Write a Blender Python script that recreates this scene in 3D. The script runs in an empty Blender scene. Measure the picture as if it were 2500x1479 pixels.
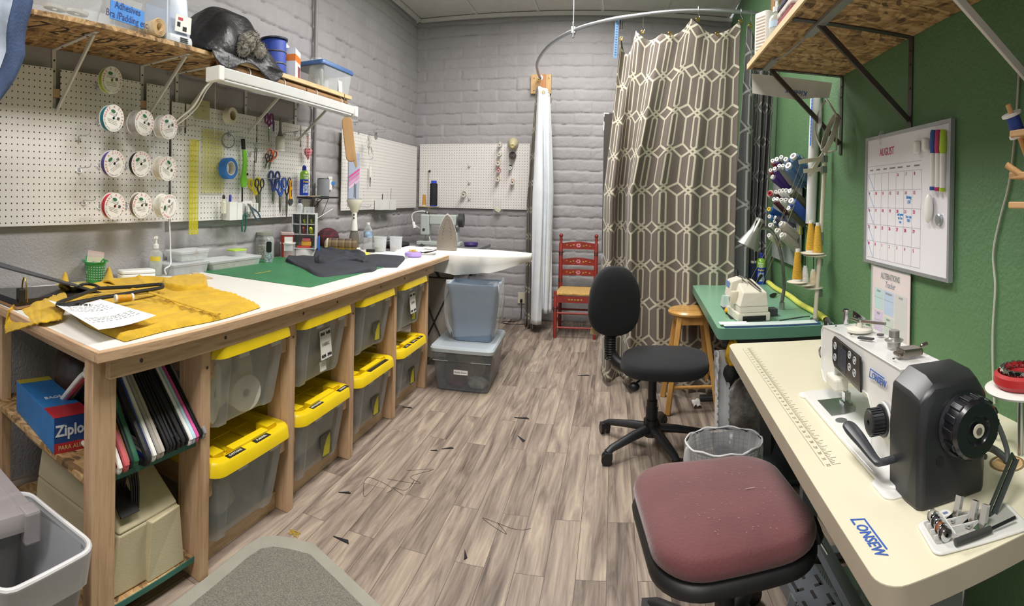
import bpy, bmesh, math, random
import numpy as np
from mathutils import Matrix, Vector, Euler
PI=math.pi; R=random.Random(7)
S=bpy.context.scene; COL=S.collection
# ---------------------------------------------------------------- camera (stitched phone panorama: cylindrical lens)
F,FV,XC,YC=1307.3,1372.7,1250.,488.1
H=1.316
_y,_p,_r=0.1902,-0.0063,-0.0196
c,s=math.cos,math.sin
CR=np.array([[c(_y),-s(_y),0],[s(_y),c(_y),0],[0,0,1]])@np.array([[1,0,0],[0,c(_p),-s(_p)],[0,s(_p),c(_p)]])@np.array([[c(_r),0,s(_r)],[0,1,0],[-s(_r),0,c(_r)]])
cam=bpy.data.cameras.new('camera'); camo=bpy.data.objects.new('camera',cam); COL.objects.link(camo)
cam.type='PANO'; cam.panorama_type='CENTRAL_CYLINDRICAL'
cam.central_cylindrical_range_u_min=-1250/F; cam.central_cylindrical_range_u_max=1250/F
cam.central_cylindrical_range_v_min=-(1479-YC)/FV; cam.central_cylindrical_range_v_max=YC/FV
cam.central_cylindrical_radius=1.0; cam.clip_start=.01
_m=Matrix.Identity(4)
for i in range(3): _m[i][0]=CR[i,0]; _m[i][1]=CR[i,2]; _m[i][2]=-CR[i,1]
_m[2][3]=H; camo.matrix_world=_m; S.camera=camo
# ---------------------------------------------------------------- world, lights, exposure
w=bpy.data.worlds.new('world'); S.world=w; w.use_nodes=True
w.node_tree.nodes['Background'].inputs[0].default_value=(.93,.96,1,1); w.node_tree.nodes['Background'].inputs[1].default_value=.55
def area(name,loc,sx,sy,power,col=(1,.968,.935),rot=(0,0,0)):
    l=bpy.data.lights.new(name,'AREA'); l.shape='RECTANGLE'; l.size=sx; l.size_y=sy; l.energy=power; l.color=col
    o=bpy.data.objects.new(name,l); o.location=loc; o.rotation_euler=rot; COL.objects.link(o); return o
area('troffer_or_fill',(-.55,3.2,3.2),.6,1.2,78)
area('troffer_or_fill',(-.45,.35,3.2),.6,1.2,62)
area('troffer_or_fill',(-.5,-1.6,3.2),.6,1.2,45)
area('troffer_or_fill',(-.4,4.6,3.2),.6,1.2,42)  # added fill without a known fixture, brightens the back of the room
S.view_settings.view_transform='Standard'; S.view_settings.look='None'; S.view_settings.exposure=0.02; S.view_settings.gamma=1; S.view_settings.use_curve_mapping=False
# ---------------------------------------------------------------- where things stand: a sight line from the photo met with a real plane
WX1,WX,WY=-2.25,-2.255,5.87
RN=np.array([-1,.0525,0])/math.hypot(1,.0525); RA=-PI/2-math.atan(.0525)
def ray(px,py):
    u=(px-XC)/F; return CR@np.array([s(u),c(u),-(py-YC)/FV])
def on(px,py,ax,val):
    C=np.array([0,0,H]); d=ray(px,py); return Vector(C+d*(val-C[ax])/d[ax])
def onR(px,py,off=0):
    C=np.array([0,0,H]); d=ray(px,py); p=np.array([.965,0,0])+RN*off; return Vector(C+d*(RN@(p-C))/(RN@d))
def rw(y,off=0,z=0): # point of the right wall at depth y
    return Vector((.965+.0525*y+RN[0]*off, y+RN[1]*off, z))
# ---------------------------------------------------------------- colours and materials
def hx(h,a=1):
    h=h.lstrip('#'); v=[int(h[i:i+2],16)/255 for i in (0,2,4)]
    return tuple(x/12.92 if x<=.04045 else ((x+.055)/1.055)**2.4 for x in v)+(a,)
MATS={}
def _new(name):
    m=bpy.data.materials.new(name); m.use_nodes=True; nt=m.node_tree; b=nt.nodes['Principled BSDF']; return m,nt,b
def N(nt,t,**kw):
    n=nt.nodes.new(t)
    for k,v in kw.items():
        if k.startswith('i_'):
            k=k[2:]; k=int(k) if k.isdigit() else k; n.inputs[k].default_value=v
        else: setattr(n,k,v)
    return n
def coords(nt,scale=(1,1,1),rot=(0,0,0),loc=(0,0,0),kind='Object'):
    t=N(nt,'ShaderNodeTexCoord'); mp=N(nt,'ShaderNodeMapping'); nt.links.new(t.outputs[kind],mp.inputs[0])
    mp.inputs['Scale'].default_value=scale; mp.inputs['Rotation'].default_value=rot; mp.inputs['Location'].default_value=loc; return mp.outputs[0]
def ramp(nt,fac,stops):
    r=N(nt,'ShaderNodeValToRGB'); e=r.color_ramp.elements
    while len(e)<len(stops): e.new(.5)
    for k,(p,col) in enumerate(stops): e[k].position=p; e[k].color=col
    nt.links.new(fac,r.inputs[0]); return r.outputs[0]
def bump(nt,b,h,strength,dist=.01):
    n=N(nt,'ShaderNodeBump'); n.inputs['Strength'].default_value=strength; n.inputs['Distance'].default_value=dist
    nt.links.new(h,n.inputs['Height']); nt.links.new(n.outputs[0],b.inputs['Normal'])
def M(name,col,rough=.5,metal=0,var=.06,vs=9,bp=0,bs=60,coat=0,sheen=0,stretch=(1,1,1)):
    if name in MATS: return MATS[name]
    m,nt,b=_new(name); cc=hx(col)
    n=N(nt,'ShaderNodeTexNoise'); n.inputs['Scale'].default_value=vs; n.inputs['Detail'].default_value=3; nt.links.new(coords(nt,stretch),n.inputs['Vector'])
    lo=tuple(x*(1-var*1.6) for x in cc[:3])+(1,); hi=tuple(min(1,x*(1+var*1.6)) for x in cc[:3])+(1,)
    nt.links.new(ramp(nt,n.outputs[0],[(.3,lo),(.7,hi)]),b.inputs['Base Color'])
    b.inputs['Roughness'].default_value=rough; b.inputs['Metallic'].default_value=metal; b.inputs['Coat Weight'].default_value=coat; b.inputs['Sheen Weight'].default_value=sheen
    if bp:
        n2=N(nt,'ShaderNodeTexNoise'); n2.inputs['Scale'].default_value=bs; n2.inputs['Detail'].default_value=4; nt.links.new(coords(nt,stretch),n2.inputs['Vector']); bump(nt,b,n2.outputs[0],bp)
    MATS[name]=m; return m
def CL(name,col,a=.25,rough=.15,edge=.45):
    """see-through plastic or glass: transparent film with a body and a sheen that grows at grazing angles"""
    if name in MATS: return MATS[name]
    m,nt,b=_new(name); b.inputs['Base Color'].default_value=hx(col); b.inputs['Roughness'].default_value=rough
    n=N(nt,'ShaderNodeTexNoise'); n.inputs['Scale'].default_value=14; nt.links.new(coords(nt),n.inputs['Vector'])
    lw=N(nt,'ShaderNodeLayerWeight'); lw.inputs[0].default_value=.35
    ma=N(nt,'ShaderNodeMath',operation='MULTIPLY_ADD'); ma.inputs[1].default_value=edge; ma.inputs[2].default_value=a; nt.links.new(lw.outputs['Facing'],ma.inputs[0])
    mb=N(nt,'ShaderNodeMath',operation='MULTIPLY_ADD'); mb.inputs[1].default_value=.08; nt.links.new(n.outputs[0],mb.inputs[0]); nt.links.new(ma.outputs[0],mb.inputs[2]); mb.use_clamp=True
    t=N(nt,'ShaderNodeBsdfTransparent'); mx=N(nt,'ShaderNodeMixShader'); nt.links.new(mb.outputs[0],mx.inputs[0]); nt.links.new(t.outputs[0],mx.inputs[1]); nt.links.new(b.outputs[0],mx.inputs[2])
    nt.links.new(mx.outputs[0],nt.nodes['Material Output'].inputs[0]); MATS[name]=m; return m
def wood(name,c1,c2,axis=0,sc=7,rough=.55,knots=True):
    if name in MATS: return MATS[name]
    m,nt,b=_new(name); st=[sc,sc,sc]; st[axis]=sc*.07
    n=N(nt,'ShaderNodeTexNoise'); n.inputs['Scale'].default_value=3.2; n.inputs['Detail'].default_value=8; n.inputs['Distortion'].default_value=.6; nt.links.new(coords(nt,st),n.inputs['Vector'])
    w1=N(nt,'ShaderNodeTexNoise'); w1.inputs['Scale'].default_value=22; nt.links.new(coords(nt,st),w1.inputs['Vector'])
    ad=N(nt,'ShaderNodeMath',operation='MULTIPLY_ADD'); ad.inputs[1].default_value=.35; nt.links.new(w1.outputs[0],ad.inputs[0]); nt.links.new(n.outputs[0],ad.inputs[2])
    nt.links.new(ramp(nt,ad.outputs[0],[(.45,hx(c2)),(.72,hx(c1)),(.9,hx(c2))]),b.inputs['Base Color']); b.inputs['Roughness'].default_value=rough
    bump(nt,b,w1.outputs[0],.15,.002); MATS[name]=m; return m
# ---------------------------------------------------------------- mesh builder
class MB:
    def __init__(s): s.v=[]; s.f=[]; s.mi=[]; s.m=0; s.T=Matrix.Identity(4)
    def at(s,loc=(0,0,0),rot=(0,0,0),sc=(1,1,1)):
        s.T=Matrix.LocRotScale(Vector(loc),Euler(rot),Vector(sc)); return s
    def add(s,vs,fs):
        o=len(s.v); T=s.T; s.v+=[T@Vector(v) for v in vs]; s.f+=[[i+o for i in f] for f in fs]; s.mi+=[s.m]*len(fs); return s
    def box(s,x0,x1,y0,y1,z0,z1):
        return s.add([(x,y,z) for z in (z0,z1) for y in (y0,y1) for x in (x0,x1)],[(0,2,3,1),(4,5,7,6),(0,1,5,4),(2,6,7,3),(0,4,6,2),(1,3,7,5)])
    def cb(s,cx,cy,cz,dx,dy,dz): return s.box(cx-dx/2,cx+dx/2,cy-dy/2,cy+dy/2,cz-dz/2,cz+dz/2)
    def hexa(s,p): # 8 points: bottom ring 4, top ring 4
        return s.add(p,[(3,2,1,0),(4,5,6,7),(0,1,5,4),(1,2,6,5),(2,3,7,6),(3,0,4,7)])
    def bar(s,a,b,wd,th,up=(0,0,1)): # straight bar of rectangular section
        a,b=Vector(a),Vector(b); d=(b-a).normalized(); u=Vector(up); x=d.cross(u)
        if x.length<1e-4: x=d.cross(Vector((1,0,0)))
        x.normalize(); y=x.cross(d).normalized(); x*=wd/2; y*=th/2
        return s.add([a-x-y,a+x-y,a+x+y,a-x+y,b-x-y,b+x-y,b+x+y,b-x+y],[(3,2,1,0),(4,5,6,7),(0,1,5,4),(1,2,6,5),(2,3,7,6),(3,0,4,7)])
    def tube(s,path,r,n=8,closed=False,flat=1.0,caps=True):
        P=[Vector(p) for p in path]; k=len(P); rr=[float(q) for q in np.interp(np.linspace(0,1,k),np.linspace(0,1,len(r)),r)] if isinstance(r,(list,tuple)) else [r]*k
        up=None; vs=[]; fs=[]
        for i,p in enumerate(P):
            if closed: t=P[(i+1)%k]-P[i-1]
            else: t=P[min(i+1,k-1)]-P[max(i-1,0)]
            t.normalize()
            if up is None: up=Vector((0,0,1)) if abs(t.z)<.9 else Vector((0,1,0))
            x=t.cross(up)
            if x.length<1e-5: x=t.cross(Vector((1,.3,.2)))
            x.normalize(); y=x.cross(t).normalized(); up=y
            for j in range(n):
                a=2*PI*j/n; vs.append(p+x*(math.cos(a)*rr[i])+y*(math.sin(a)*rr[i]*flat))
        for i in range(k if closed else k-1):
            for j in range(n):
                a=i*n+j; b=i*n+(j+1)%n; i2=((i+1)%k)*n; fs.append((a,b,i2+(j+1)%n,i2+j))
        if not closed and caps: fs.append(tuple(range(n-1,-1,-1))); fs.append(tuple((k-1)*n+j for j in range(n)))
        return s.add(vs,fs)
    def cyl(s,a,b,r0,r1=None,n=20): return s.tube([a,b],[r0,r0 if r1 is None else r1],n)
    def lathe(s,prof,n=24,sx=1,sy=1,close=True):
        vs=[];fs=[]; k=len(prof)
        for r,z in prof:
            for j in range(n):
                a=2*PI*j/n; vs.append((r*math.cos(a)*sx,r*math.sin(a)*sy,z))
        for i in range(k-1):
            for j in range(n): fs.append((i*n+j,i*n+(j+1)%n,(i+1)*n+(j+1)%n,(i+1)*n+j))
        if close:
            if prof[0][0]>1e-6: fs.append(tuple(range(n-1,-1,-1)))
            if prof[-1][0]>1e-6: fs.append(tuple((k-1)*n+j for j in range(n)))
        return s.add(vs,fs)
    def prism(s,poly,z0,z1,plane='xy'):
        n=len(poly); mp={'xy':lambda a,b,h:(a,b,h),'xz':lambda a,b,h:(a,h,b),'yz':lambda a,b,h:(h,a,b)}[plane]
        vs=[mp(a,b,z0) for a,b in poly]+[mp(a,b,z1) for a,b in poly]
        fs=[tuple(range(n-1,-1,-1)),tuple(range(n,2*n))]+[(i,(i+1)%n,n+(i+1)%n,n+i) for i in range(n)]
        return s.add(vs,fs)
    def grid(s,fn,nu,nv,cu=False,cv=False):
        vs=[fn(i/(nu if cu else nu-1),j/(nv if cv else nv-1)) for j in range(nv) for i in range(nu)]; fs=[]
        for j in range(nv if cv else nv-1):
            for i in range(nu if cu else nu-1):
                a=j*nu+i; b=j*nu+(i+1)%nu; j2=((j+1)%nv)*nu; fs.append((a,b,j2+(i+1)%nu,j2+i))
        return s.add(vs,fs)
    def sph(s,cx,cy,cz,rx,ry=None,rz=None,nu=16,nv=10):
        ry=rx if ry is None else ry; rz=rx if rz is None else rz
        return s.grid(lambda u,v:(cx+rx*math.sin(PI*v)*math.cos(2*PI*u),cy+ry*math.sin(PI*v)*math.sin(2*PI*u),cz-rz*math.cos(PI*v)),nu,nv,cu=True)
    def torus(s,cx,cy,cz,R0,r,axis='z',n=28,m=8,flat=1):
        pts=[]
        for k in range(n):
            a=2*PI*k/n; x,y=R0*math.cos(a),R0*math.sin(a)
            pts.append({'z':(cx+x,cy+y,cz),'y':(cx+x,cy,cz+y),'x':(cx,cy+x,cz+y)}[axis])
        return s.tube(pts,r,m,closed=True,flat=flat)
    def ring(s,r0,r1,z0,z1,n=32): # flat washer / roll of tape about z
        return s.lathe([(r0,z0),(r1,z0),(r1,z1),(r0,z1),(r0,z0)],n,close=False)
def rrect(w,h,r,n=5,cx=0,cy=0):
    out=[]
    for (sx,sy,a0) in ((1,1,0),(-1,1,PI/2),(-1,-1,PI),(1,-1,1.5*PI)):
        for k in range(n+1):
            a=a0+PI/2*k/n; out.append((cx+sx*(w/2-r)+r*math.cos(a),cy+sy*(h/2-r)+r*math.sin(a)))
    return out
def loft(rings,cap=True): # rings: list of equally long point loops
    k=len(rings[0]); vs=[p for r in rings for p in r]; fs=[]
    for i in range(len(rings)-1):
        for j in range(k): fs.append((i*k+j,i*k+(j+1)%k,(i+1)*k+(j+1)%k,(i+1)*k+j))
    if cap: fs.append(tuple(range(k-1,-1,-1))); fs.append(tuple((len(rings)-1)*k+j for j in range(k)))
    return vs,fs
def ob(name,mb,mat,parent=None,loc=(0,0,0),rz=0,rot=None,smooth=35,bev=0,sub=0,label=None,solid=0,uv=None):
    me=bpy.data.meshes.new(name); me.from_pydata([tuple(v) for v in mb.v],[],[tuple(f) for f in mb.f])
    mats=mat if isinstance(mat,(list,tuple)) else [mat]
    for m in mats: me.materials.append(m)
    if len(mats)>1: me.polygons.foreach_set('material_index',mb.mi)
    bm=bmesh.new(); bm.from_mesh(me); bmesh.ops.recalc_face_normals(bm,faces=bm.faces); bm.to_mesh(me); bm.free()
    if uv is not None:
        l=me.uv_layers.new(name='UVMap')
        for lp in me.loops: l.data[lp.index].uv=uv[lp.vertex_index]
    if smooth:
        me.polygons.foreach_set('use_smooth',[True]*len(me.polygons)); me.set_sharp_from_angle(angle=math.radians(smooth))
    me.update(); o=bpy.data.objects.new(name,me); COL.objects.link(o); o.location=loc; o.rotation_euler=rot if rot else (0,0,rz)
    if parent: o.parent=parent
    if label: o['label']=label
    if solid: k=o.modifiers.new('solid','SOLIDIFY'); k.thickness=solid; k.offset=0
    if bev: k=o.modifiers.new('bevel','BEVEL'); k.width=bev; k.segments=2; k.limit_method='ANGLE'; k.angle_limit=math.radians(40)
    if sub: k=o.modifiers.new('sub','SUBSURF'); k.levels=sub; k.render_levels=sub
    return o
def T(name,label,cat,loc=(0,0,0),rz=0,group=None,rot=None):
    o=bpy.data.objects.new(name,None); o.empty_display_size=.05; COL.objects.link(o); o.location=loc; o.rotation_euler=rot if rot else (0,0,rz)
    o['label']=label; o['category']=cat
    if group: o['group']=group
    return o
def tag(o,label,cat,group=None):
    o['label']=label; o['category']=cat
    if group: o['group']=group
    return o
def st(o): o['kind']='structure'; return o
def dup(root,loc=None,rz=None,label=None,group=None,rot=None):
    r=root.copy(); COL.objects.link(r)
    if loc is not None: r.location=loc
    if rot is not None: r.rotation_euler=rot
    elif rz is not None: r.rotation_euler=(0,0,rz)
    if label: r['label']=label
    if group: r['group']=group
    for ch in list(root.children):
        k=ch.copy(); COL.objects.link(k); k.parent=r
        for g in list(ch.children):
            d=g.copy(); COL.objects.link(d); d.parent=k
    return r
def text(name,body,size,mat,parent,loc,rot=(0,0,0),ext=.0006,align='CENTER',sx=1,shear=0,bold=0):
    cu=bpy.data.curves.new(name,'FONT'); cu.body=body; cu.size=size; cu.extrude=ext; cu.align_x=align; cu.align_y='CENTER'; cu.resolution_u=2; cu.shear=shear; cu.offset=bold
    o=bpy.data.objects.new(name,cu); COL.objects.link(o)
    bpy.context.view_layer.update(); me=bpy.data.meshes.new_from_object(o.evaluated_get(bpy.context.evaluated_depsgraph_get()))
    bpy.data.objects.remove(o); me.materials.clear(); me.materials.append(mat)
    t=bpy.data.objects.new(name,me); COL.objects.link(t); t.parent=parent; t.location=loc; t.rotation_euler=rot; t.scale=(sx,1,1); return t
FR=(PI/2,0,0) # lettering that faces local -y
def arc(cx,cy,r,a0,a1,n): return [(cx+r*math.cos(a0+(a1-a0)*k/(n-1)),cy+r*math.sin(a0+(a1-a0)*k/(n-1))) for k in range(n)]
def bez(pts,n=8): # smooth curve through points
    P=[Vector(p) for p in pts]; out=[]
    for i in range(len(P)-1):
        a=P[max(i-1,0)]; b=P[i]; d=P[i+1]; e=P[min(i+2,len(P)-1)]
        for k in range(n):
            t=k/n; out.append(.5*((2*b)+(d-a)*t+(2*a-5*b+4*d-e)*t*t+(3*b-a-3*d+e)*t**3))
    out.append(P[-1]); return out
def hsh(*k):
    x=math.sin(sum(a*b for a,b in zip(k,(12.9898,78.233,37.719))))*43758.5453; return x-math.floor(x)
def vn(x,y): # smooth value noise
    xi,yi=math.floor(x),math.floor(y); fx,fy=x-xi,y-yi; fx=fx*fx*(3-2*fx); fy=fy*fy*(3-2*fy)
    a=hsh(xi,yi)*(1-fx)+hsh(xi+1,yi)*fx; b=hsh(xi,yi+1)*(1-fx)+hsh(xi+1,yi+1)*fx; return a*(1-fy)+b*fy
# ---------------------------------------------------------------- shared materials
white=M('white_plastic','#e9e8e4',.35,var=.02); black=M('black_plastic','#17181a',.4,var=.1); dgrey=M('dark_grey_plastic','#3c3e41',.45)
steel=M('steel','#b9bcc0',.28,1,var=.05); dsteel=M('dark_steel','#55504c',.42,.8); chrome=M('chrome','#d9dadc',.12,1,var=.02)
ink=M('black_ink','#1c1c22',.7,var=.02); blueink=M('blue_ink','#2b62b8',.6,var=.02); redink=M('red_ink','#c03a4c',.6,var=.02); paper=M('paper','#f0efec',.8,var=.02)
cream=M('cream_enamel','#d9d2bd',.35,var=.03); clear=CL('clear_plastic','#e3e8ea',.16); glass=CL('glass','#dfe8e6',.07,.05,.55); film=CL('clear_film','#eef1f4',.06,.12,.5)
frost=CL('frosted_plastic','#dfe3e5',.34,.35,.35); blk=M('black_cloth','#121317',.9,var=.15,bp=.3,bs=300,sheen=.1)
pine=wood('pine','#cdab89','#ad8765',2); pinex=wood('pine_along_x','#cfae8c','#ac8764',0); piney=wood('pine_along_y','#cdb08f','#ad8a69',1); dowel=wood('pale_dowel','#dcae76','#c89558',2,12)
brass=M('brass','#b99a4c',.3,1)
# ================================================================= THE SETTING
def osb(name,edge=False):
    m,nt,b=_new(name); co=coords(nt,(1,1,1))
    n=N(nt,'ShaderNodeTexNoise'); n.inputs['Scale'].default_value=5; n.inputs['Detail'].default_value=2; nt.links.new(co,n.inputs['Vector'])
    mx=N(nt,'ShaderNodeMix',data_type='RGBA'); mx.inputs[0].default_value=.13; nt.links.new(co,mx.inputs[6]); nt.links.new(n.outputs[1],mx.inputs[7])
    cols=[]
    for k,scl in enumerate(((20,66,45),(62,18,45))):
        mp=N(nt,'ShaderNodeMapping'); mp.inputs['Scale'].default_value=scl; mp.inputs['Rotation'].default_value=(0,0,.5+.9*k); nt.links.new(mx.outputs[2],mp.inputs[0])
        v=N(nt,'ShaderNodeTexVoronoi'); v.inputs['Scale'].default_value=1.; nt.links.new(mp.outputs[0],v.inputs['Vector'])
        sp=N(nt,'ShaderNodeSeparateColor'); nt.links.new(v.outputs['Color'],sp.inputs[0]); cols.append(sp.outputs[0])
    a=N(nt,'ShaderNodeMath',operation='MULTIPLY_ADD'); a.inputs[1].default_value=.5; nt.links.new(cols[0],a.inputs[0])
    a2=N(nt,'ShaderNodeMath',operation='MULTIPLY'); a2.inputs[1].default_value=.5; nt.links.new(cols[1],a2.inputs[0]); nt.links.new(a2.outputs[0],a.inputs[2])
    nt.links.new(ramp(nt,a.outputs[0],[(.08,hx('#54402a')),(.3,hx('#8a6a44')),(.55,hx('#ab875a')),(.85,hx('#c6a678'))]),b.inputs['Base Color']); b.inputs['Roughness'].default_value=.7
    bump(nt,b,a.outputs[0],.2,.003); return m
OSB=osb('strand_board')
def wallmat(name,col,bp,bs,var=.04):
    return M(name,col,.62,var=var,vs=2.5,bp=bp,bs=bs)
greyblock=wallmat('grey_painted_block','#a6a3a5',.4,38); stucco=wallmat('grey_painted_stucco','#a8a5a6',.45,90); green=wallmat('green_painted_wall','#557a52',.4,75,.035)
def blockwall(name,P0,ux,length,z1,nrm,seed,bl=.43,bh=.1227,grooveoff=0.,nu=260,nz=330):
    """painted slump block: every course bulges out between sunk, uneven joints"""
    us=np.linspace(0,length,nu); zs=np.linspace(0,z1,nz); rng=np.random.default_rng(seed)
    nr=int(z1/bh)+2; ncol=int(length/bl)+4
    jz=rng.normal(0,.006,(nr+1,ncol)); ju=rng.normal(0,.012,(nr+1,ncol)); jd=rng.normal(0,.0035,(nr+1,ncol))
    wob=rng.normal(0,1,(nz//5+3,nu//5+3))
    V=np.zeros((nz,nu,3)); 
    for a,z in enumerate(zs):
        for b_,u in enumerate(us):
            wz=wob[a//5,b_//5]*(1-(a%5)/5)+wob[a//5+1,b_//5]*((a%5)/5)
            zz=z+.004*wz; r=int(max(0,zz)/bh); fz=zz/bh-r
            uu=u+(bl/2 if r%2 else 0)+grooveoff; k=int(uu/bl)+1; k=min(k,ncol-1); fu=uu/bl-int(uu/bl)
            dz=min(fz,1-fz)*bh; du=min(fu,1-fu)*bl+ju[r,k]*.4
            g=max(math.exp(-(dz/.0095)**2),.75*math.exp(-(du/.009)**2))
            d=.004*math.sin(PI*fz)**.6+jd[r,k]*.7-.010*g*(.75+.25*wz)+.0012*wz
            V[a,b_]=(P0[0]+ux[0]*u+nrm[0]*d,P0[1]+ux[1]*u+nrm[1]*d,z)
    m=MB(); m.v=[Vector(p) for p in V.reshape(-1,3)]; ii=np.arange(nz*nu).reshape(nz,nu)
    m.f=np.stack([ii[:-1,:-1],ii[:-1,1:],ii[1:,1:],ii[1:,:-1]],-1).reshape(-1,4).tolist(); m.mi=[0]*len(m.f)
    return st(ob(name,m,greyblock,smooth=80))
CZ=3.27
# floor of greyed oak planks
def floor_mat():
    m,nt,b=_new('greyed_oak_planks'); co=coords(nt,(1,1,1),(0,0,PI/2),(.03,.0,0))
    br=N(nt,'ShaderNodeTexBrick'); br.offset=.37; br.inputs['Scale'].default_value=1; br.inputs['Brick Width'].default_value=.95; br.inputs['Row Height'].default_value=.113; br.inputs['Mortar Size'].default_value=.0011; br.inputs['Mortar Smooth'].default_value=.2; br.inputs['Bias'].default_value=0
    br.inputs['Color1'].default_value=(0,0,0,1); br.inputs['Color2'].default_value=(1,1,1,1); br.inputs['Mortar'].default_value=(.5,.5,.5,1); nt.links.new(co,br.inputs['Vector'])
    sp=N(nt,'ShaderNodeSeparateColor'); nt.links.new(br.outputs['Color'],sp.inputs[0])
    # grain, shifted plank by plank
    of=N(nt,'ShaderNodeVectorMath',operation='MULTIPLY_ADD'); nt.links.new(br.outputs['Color'],of.inputs[0]); of.inputs[1].default_value=(37,11,5); nt.links.new(co,of.inputs[2])
    mp=N(nt,'ShaderNodeMapping'); mp.inputs['Scale'].default_value=(1.5,15,1); nt.links.new(of.outputs[0],mp.inputs[0])
    n1=N(nt,'ShaderNodeTexNoise'); n1.inputs['Scale'].default_value=1; n1.inputs['Detail'].default_value=7; n1.inputs['Roughness'].default_value=.62; n1.inputs['Distortion'].default_value=1.3; nt.links.new(mp.outputs[0],n1.inputs['Vector'])
    mp2=N(nt,'ShaderNodeMapping'); mp2.inputs['Scale'].default_value=(5,110,1); nt.links.new(of.outputs[0],mp2.inputs[0])
    n2=N(nt,'ShaderNodeTexNoise'); n2.inputs['Scale'].default_value=1; n2.inputs['Detail'].default_value=3; nt.links.new(mp2.outputs[0],n2.inputs['Vector'])
    a=N(nt,'ShaderNodeMath',operation='MULTIPLY_ADD'); a.inputs[1].default_value=.13; nt.links.new(sp.outputs[0],a.inputs[0])
    k=N(nt,'ShaderNodeMath',operation='MULTIPLY_ADD'); k.inputs[1].default_value=.95; nt.links.new(n1.outputs[0],k.inputs[0]); nt.links.new(k.outputs[0],a.inputs[2]); k.inputs[2].default_value=-.07
    k2=N(nt,'ShaderNodeMath',operation='MULTIPLY_ADD'); k2.inputs[1].default_value=.22; nt.links.new(n2.outputs[0],k2.inputs[0]); nt.links.new(a.outputs[0],k2.inputs[2])
    colr=ramp(nt,k2.outputs[0],[(.33,hx('#4a3f38')),(.47,hx('#76685e')),(.62,hx('#97887b')),(.80,hx('#b9a996'))])
    mm=N(nt,'ShaderNodeMix',data_type='RGBA'); nt.links.new(br.outputs['Fac'],mm.inputs[0]); nt.links.new(colr,mm.inputs[6]); mm.inputs[7].default_value=hx('#4f443c')
    nt.links.new(mm.outputs[2],b.inputs['Base Color']); b.inputs['Roughness'].default_value=.5; b.inputs['Specular IOR Level'].default_value=.35
    bump(nt,b,k2.outputs[0],.12,.002); return m
st(ob('floor',MB().box(-2.4,1.5,-2.6,6.1,-.1,0),floor_mat(),smooth=0))
# ceiling: lay-in tiles on a white grid
ct=M('ceiling_tile','#d8d5d0',.9,var=.03,bp=.4,bs=220); m=MB()
for i in range(-1,4):
    for j in range(0,8):
        x0=1.55-.70*(i+2)+.02; y0=6.0-1.12*(j+1)
        m.box(x0-.33+.006,x0+.36-.006,y0+.006,y0+1.114,CZ,CZ+.015)
ce=st(ob('ceiling',m,ct,smooth=0))
m=MB()
for i in range(0,7): m.box(1.55-.70*i+.38-.012-.0,1.55-.70*i+.38+.012,-2.6,6.0,CZ-.008,CZ+.012)
for j in range(0,9): m.box(-2.4,1.5,6.0-1.12*j-.012,6.0-1.12*j+.012,CZ-.0085,CZ+.012)
st(ob('trim_1',m,M('ceiling_grid','#dad8d4',.5,var=.02),smooth=0))
m=MB().box(-2.3,1.45,5.84,5.872,CZ-.045,CZ-.009); m.box(-2.27,-2.235,1.9,5.86,CZ-.045,CZ-.009)
st(ob('trim_2',m,M('ceiling_grid','',0),smooth=0))
blockwall('wall_back',(-2.4,5.913),(1,0),3.85,CZ,(0,-1),3,nu=300,nz=340)
blockwall('wall_left',(-2.298,1.5),(0,1),4.5,CZ,(1,0),5,nu=330,nz=340,grooveoff=.1)
st(ob('wall_left_front',MB().box(-2.6,-2.283,-2.6,2.055,0,CZ),stucco,smooth=0))
# right wall, slightly out of square
a0,a1=Vector((.965-.0525*2.6,-2.6)),Vector((.965+.0525*6.0,6.0))
st(ob('wall_right',MB().prism([(a0.x,a0.y),(a0.x+.12,a0.y),(a1.x+.12,a1.y),(a1.x,a1.y)],0,CZ),green,smooth=0))
# conduit on the left wall
cd=T('conduit','grey metal conduit running up the block wall behind the corner of the shelf','pipe',(-2.262,3.60,0))
m=MB().cyl((0,0,.9),(0,0,3.2),.016,n=14); ob('pipe',m,M('conduit_paint','#8d8b8d',.45,var=.03),cd)
m=MB()
for z in (1.05,2.2,2.95): m.cb(-.006,0,z,.03,.06,.02)
ob('strap',m,steel,cd)
# ---------------------------------------------------------------- peg boards
def pegmat():
    m,nt,b=_new('pegboard_white'); t=N(nt,'ShaderNodeTexCoord'); sp=N(nt,'ShaderNodeSeparateXYZ'); nt.links.new(t.outputs['Object'],sp.inputs[0]); d=[]
    for ax in (0,2):
        q=N(nt,'ShaderNodeMath',operation='DIVIDE'); q.inputs[1].default_value=.02921; nt.links.new(sp.outputs[ax],q.inputs[0])
        f=N(nt,'ShaderNodeMath',operation='FRACT'); nt.links.new(q.outputs[0],f.inputs[0])
        e=N(nt,'ShaderNodeMath',operation='SUBTRACT'); e.inputs[1].default_value=.5; nt.links.new(f.outputs[0],e.inputs[0])
        p=N(nt,'ShaderNodeMath',operation='POWER'); p.inputs[1].default_value=2; nt.links.new(e.outputs[0],p.inputs[0]); d.append(p.outputs[0])
    ad=N(nt,'ShaderNodeMath',operation='ADD'); nt.links.new(d[0],ad.inputs[0]); nt.links.new(d[1],ad.inputs[1])
    sq=N(nt,'ShaderNodeMath',operation='SQRT'); nt.links.new(ad.outputs[0],sq.inputs[0])
    nt.links.new(ramp(nt,sq.outputs[0],[(.105,hx('#15130f')),(.125,hx('#e6e2df'))]),b.inputs['Base Color']); b.inputs['Roughness'].default_value=.45
    bump(nt,b,ramp(nt,sq.outputs[0],[(.09,(0,0,0,1)),(.13,(1,1,1,1))]),.6,.004); return m
PEG=pegmat(); furr=M('furring_strip','#c6a583',.7)
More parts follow.
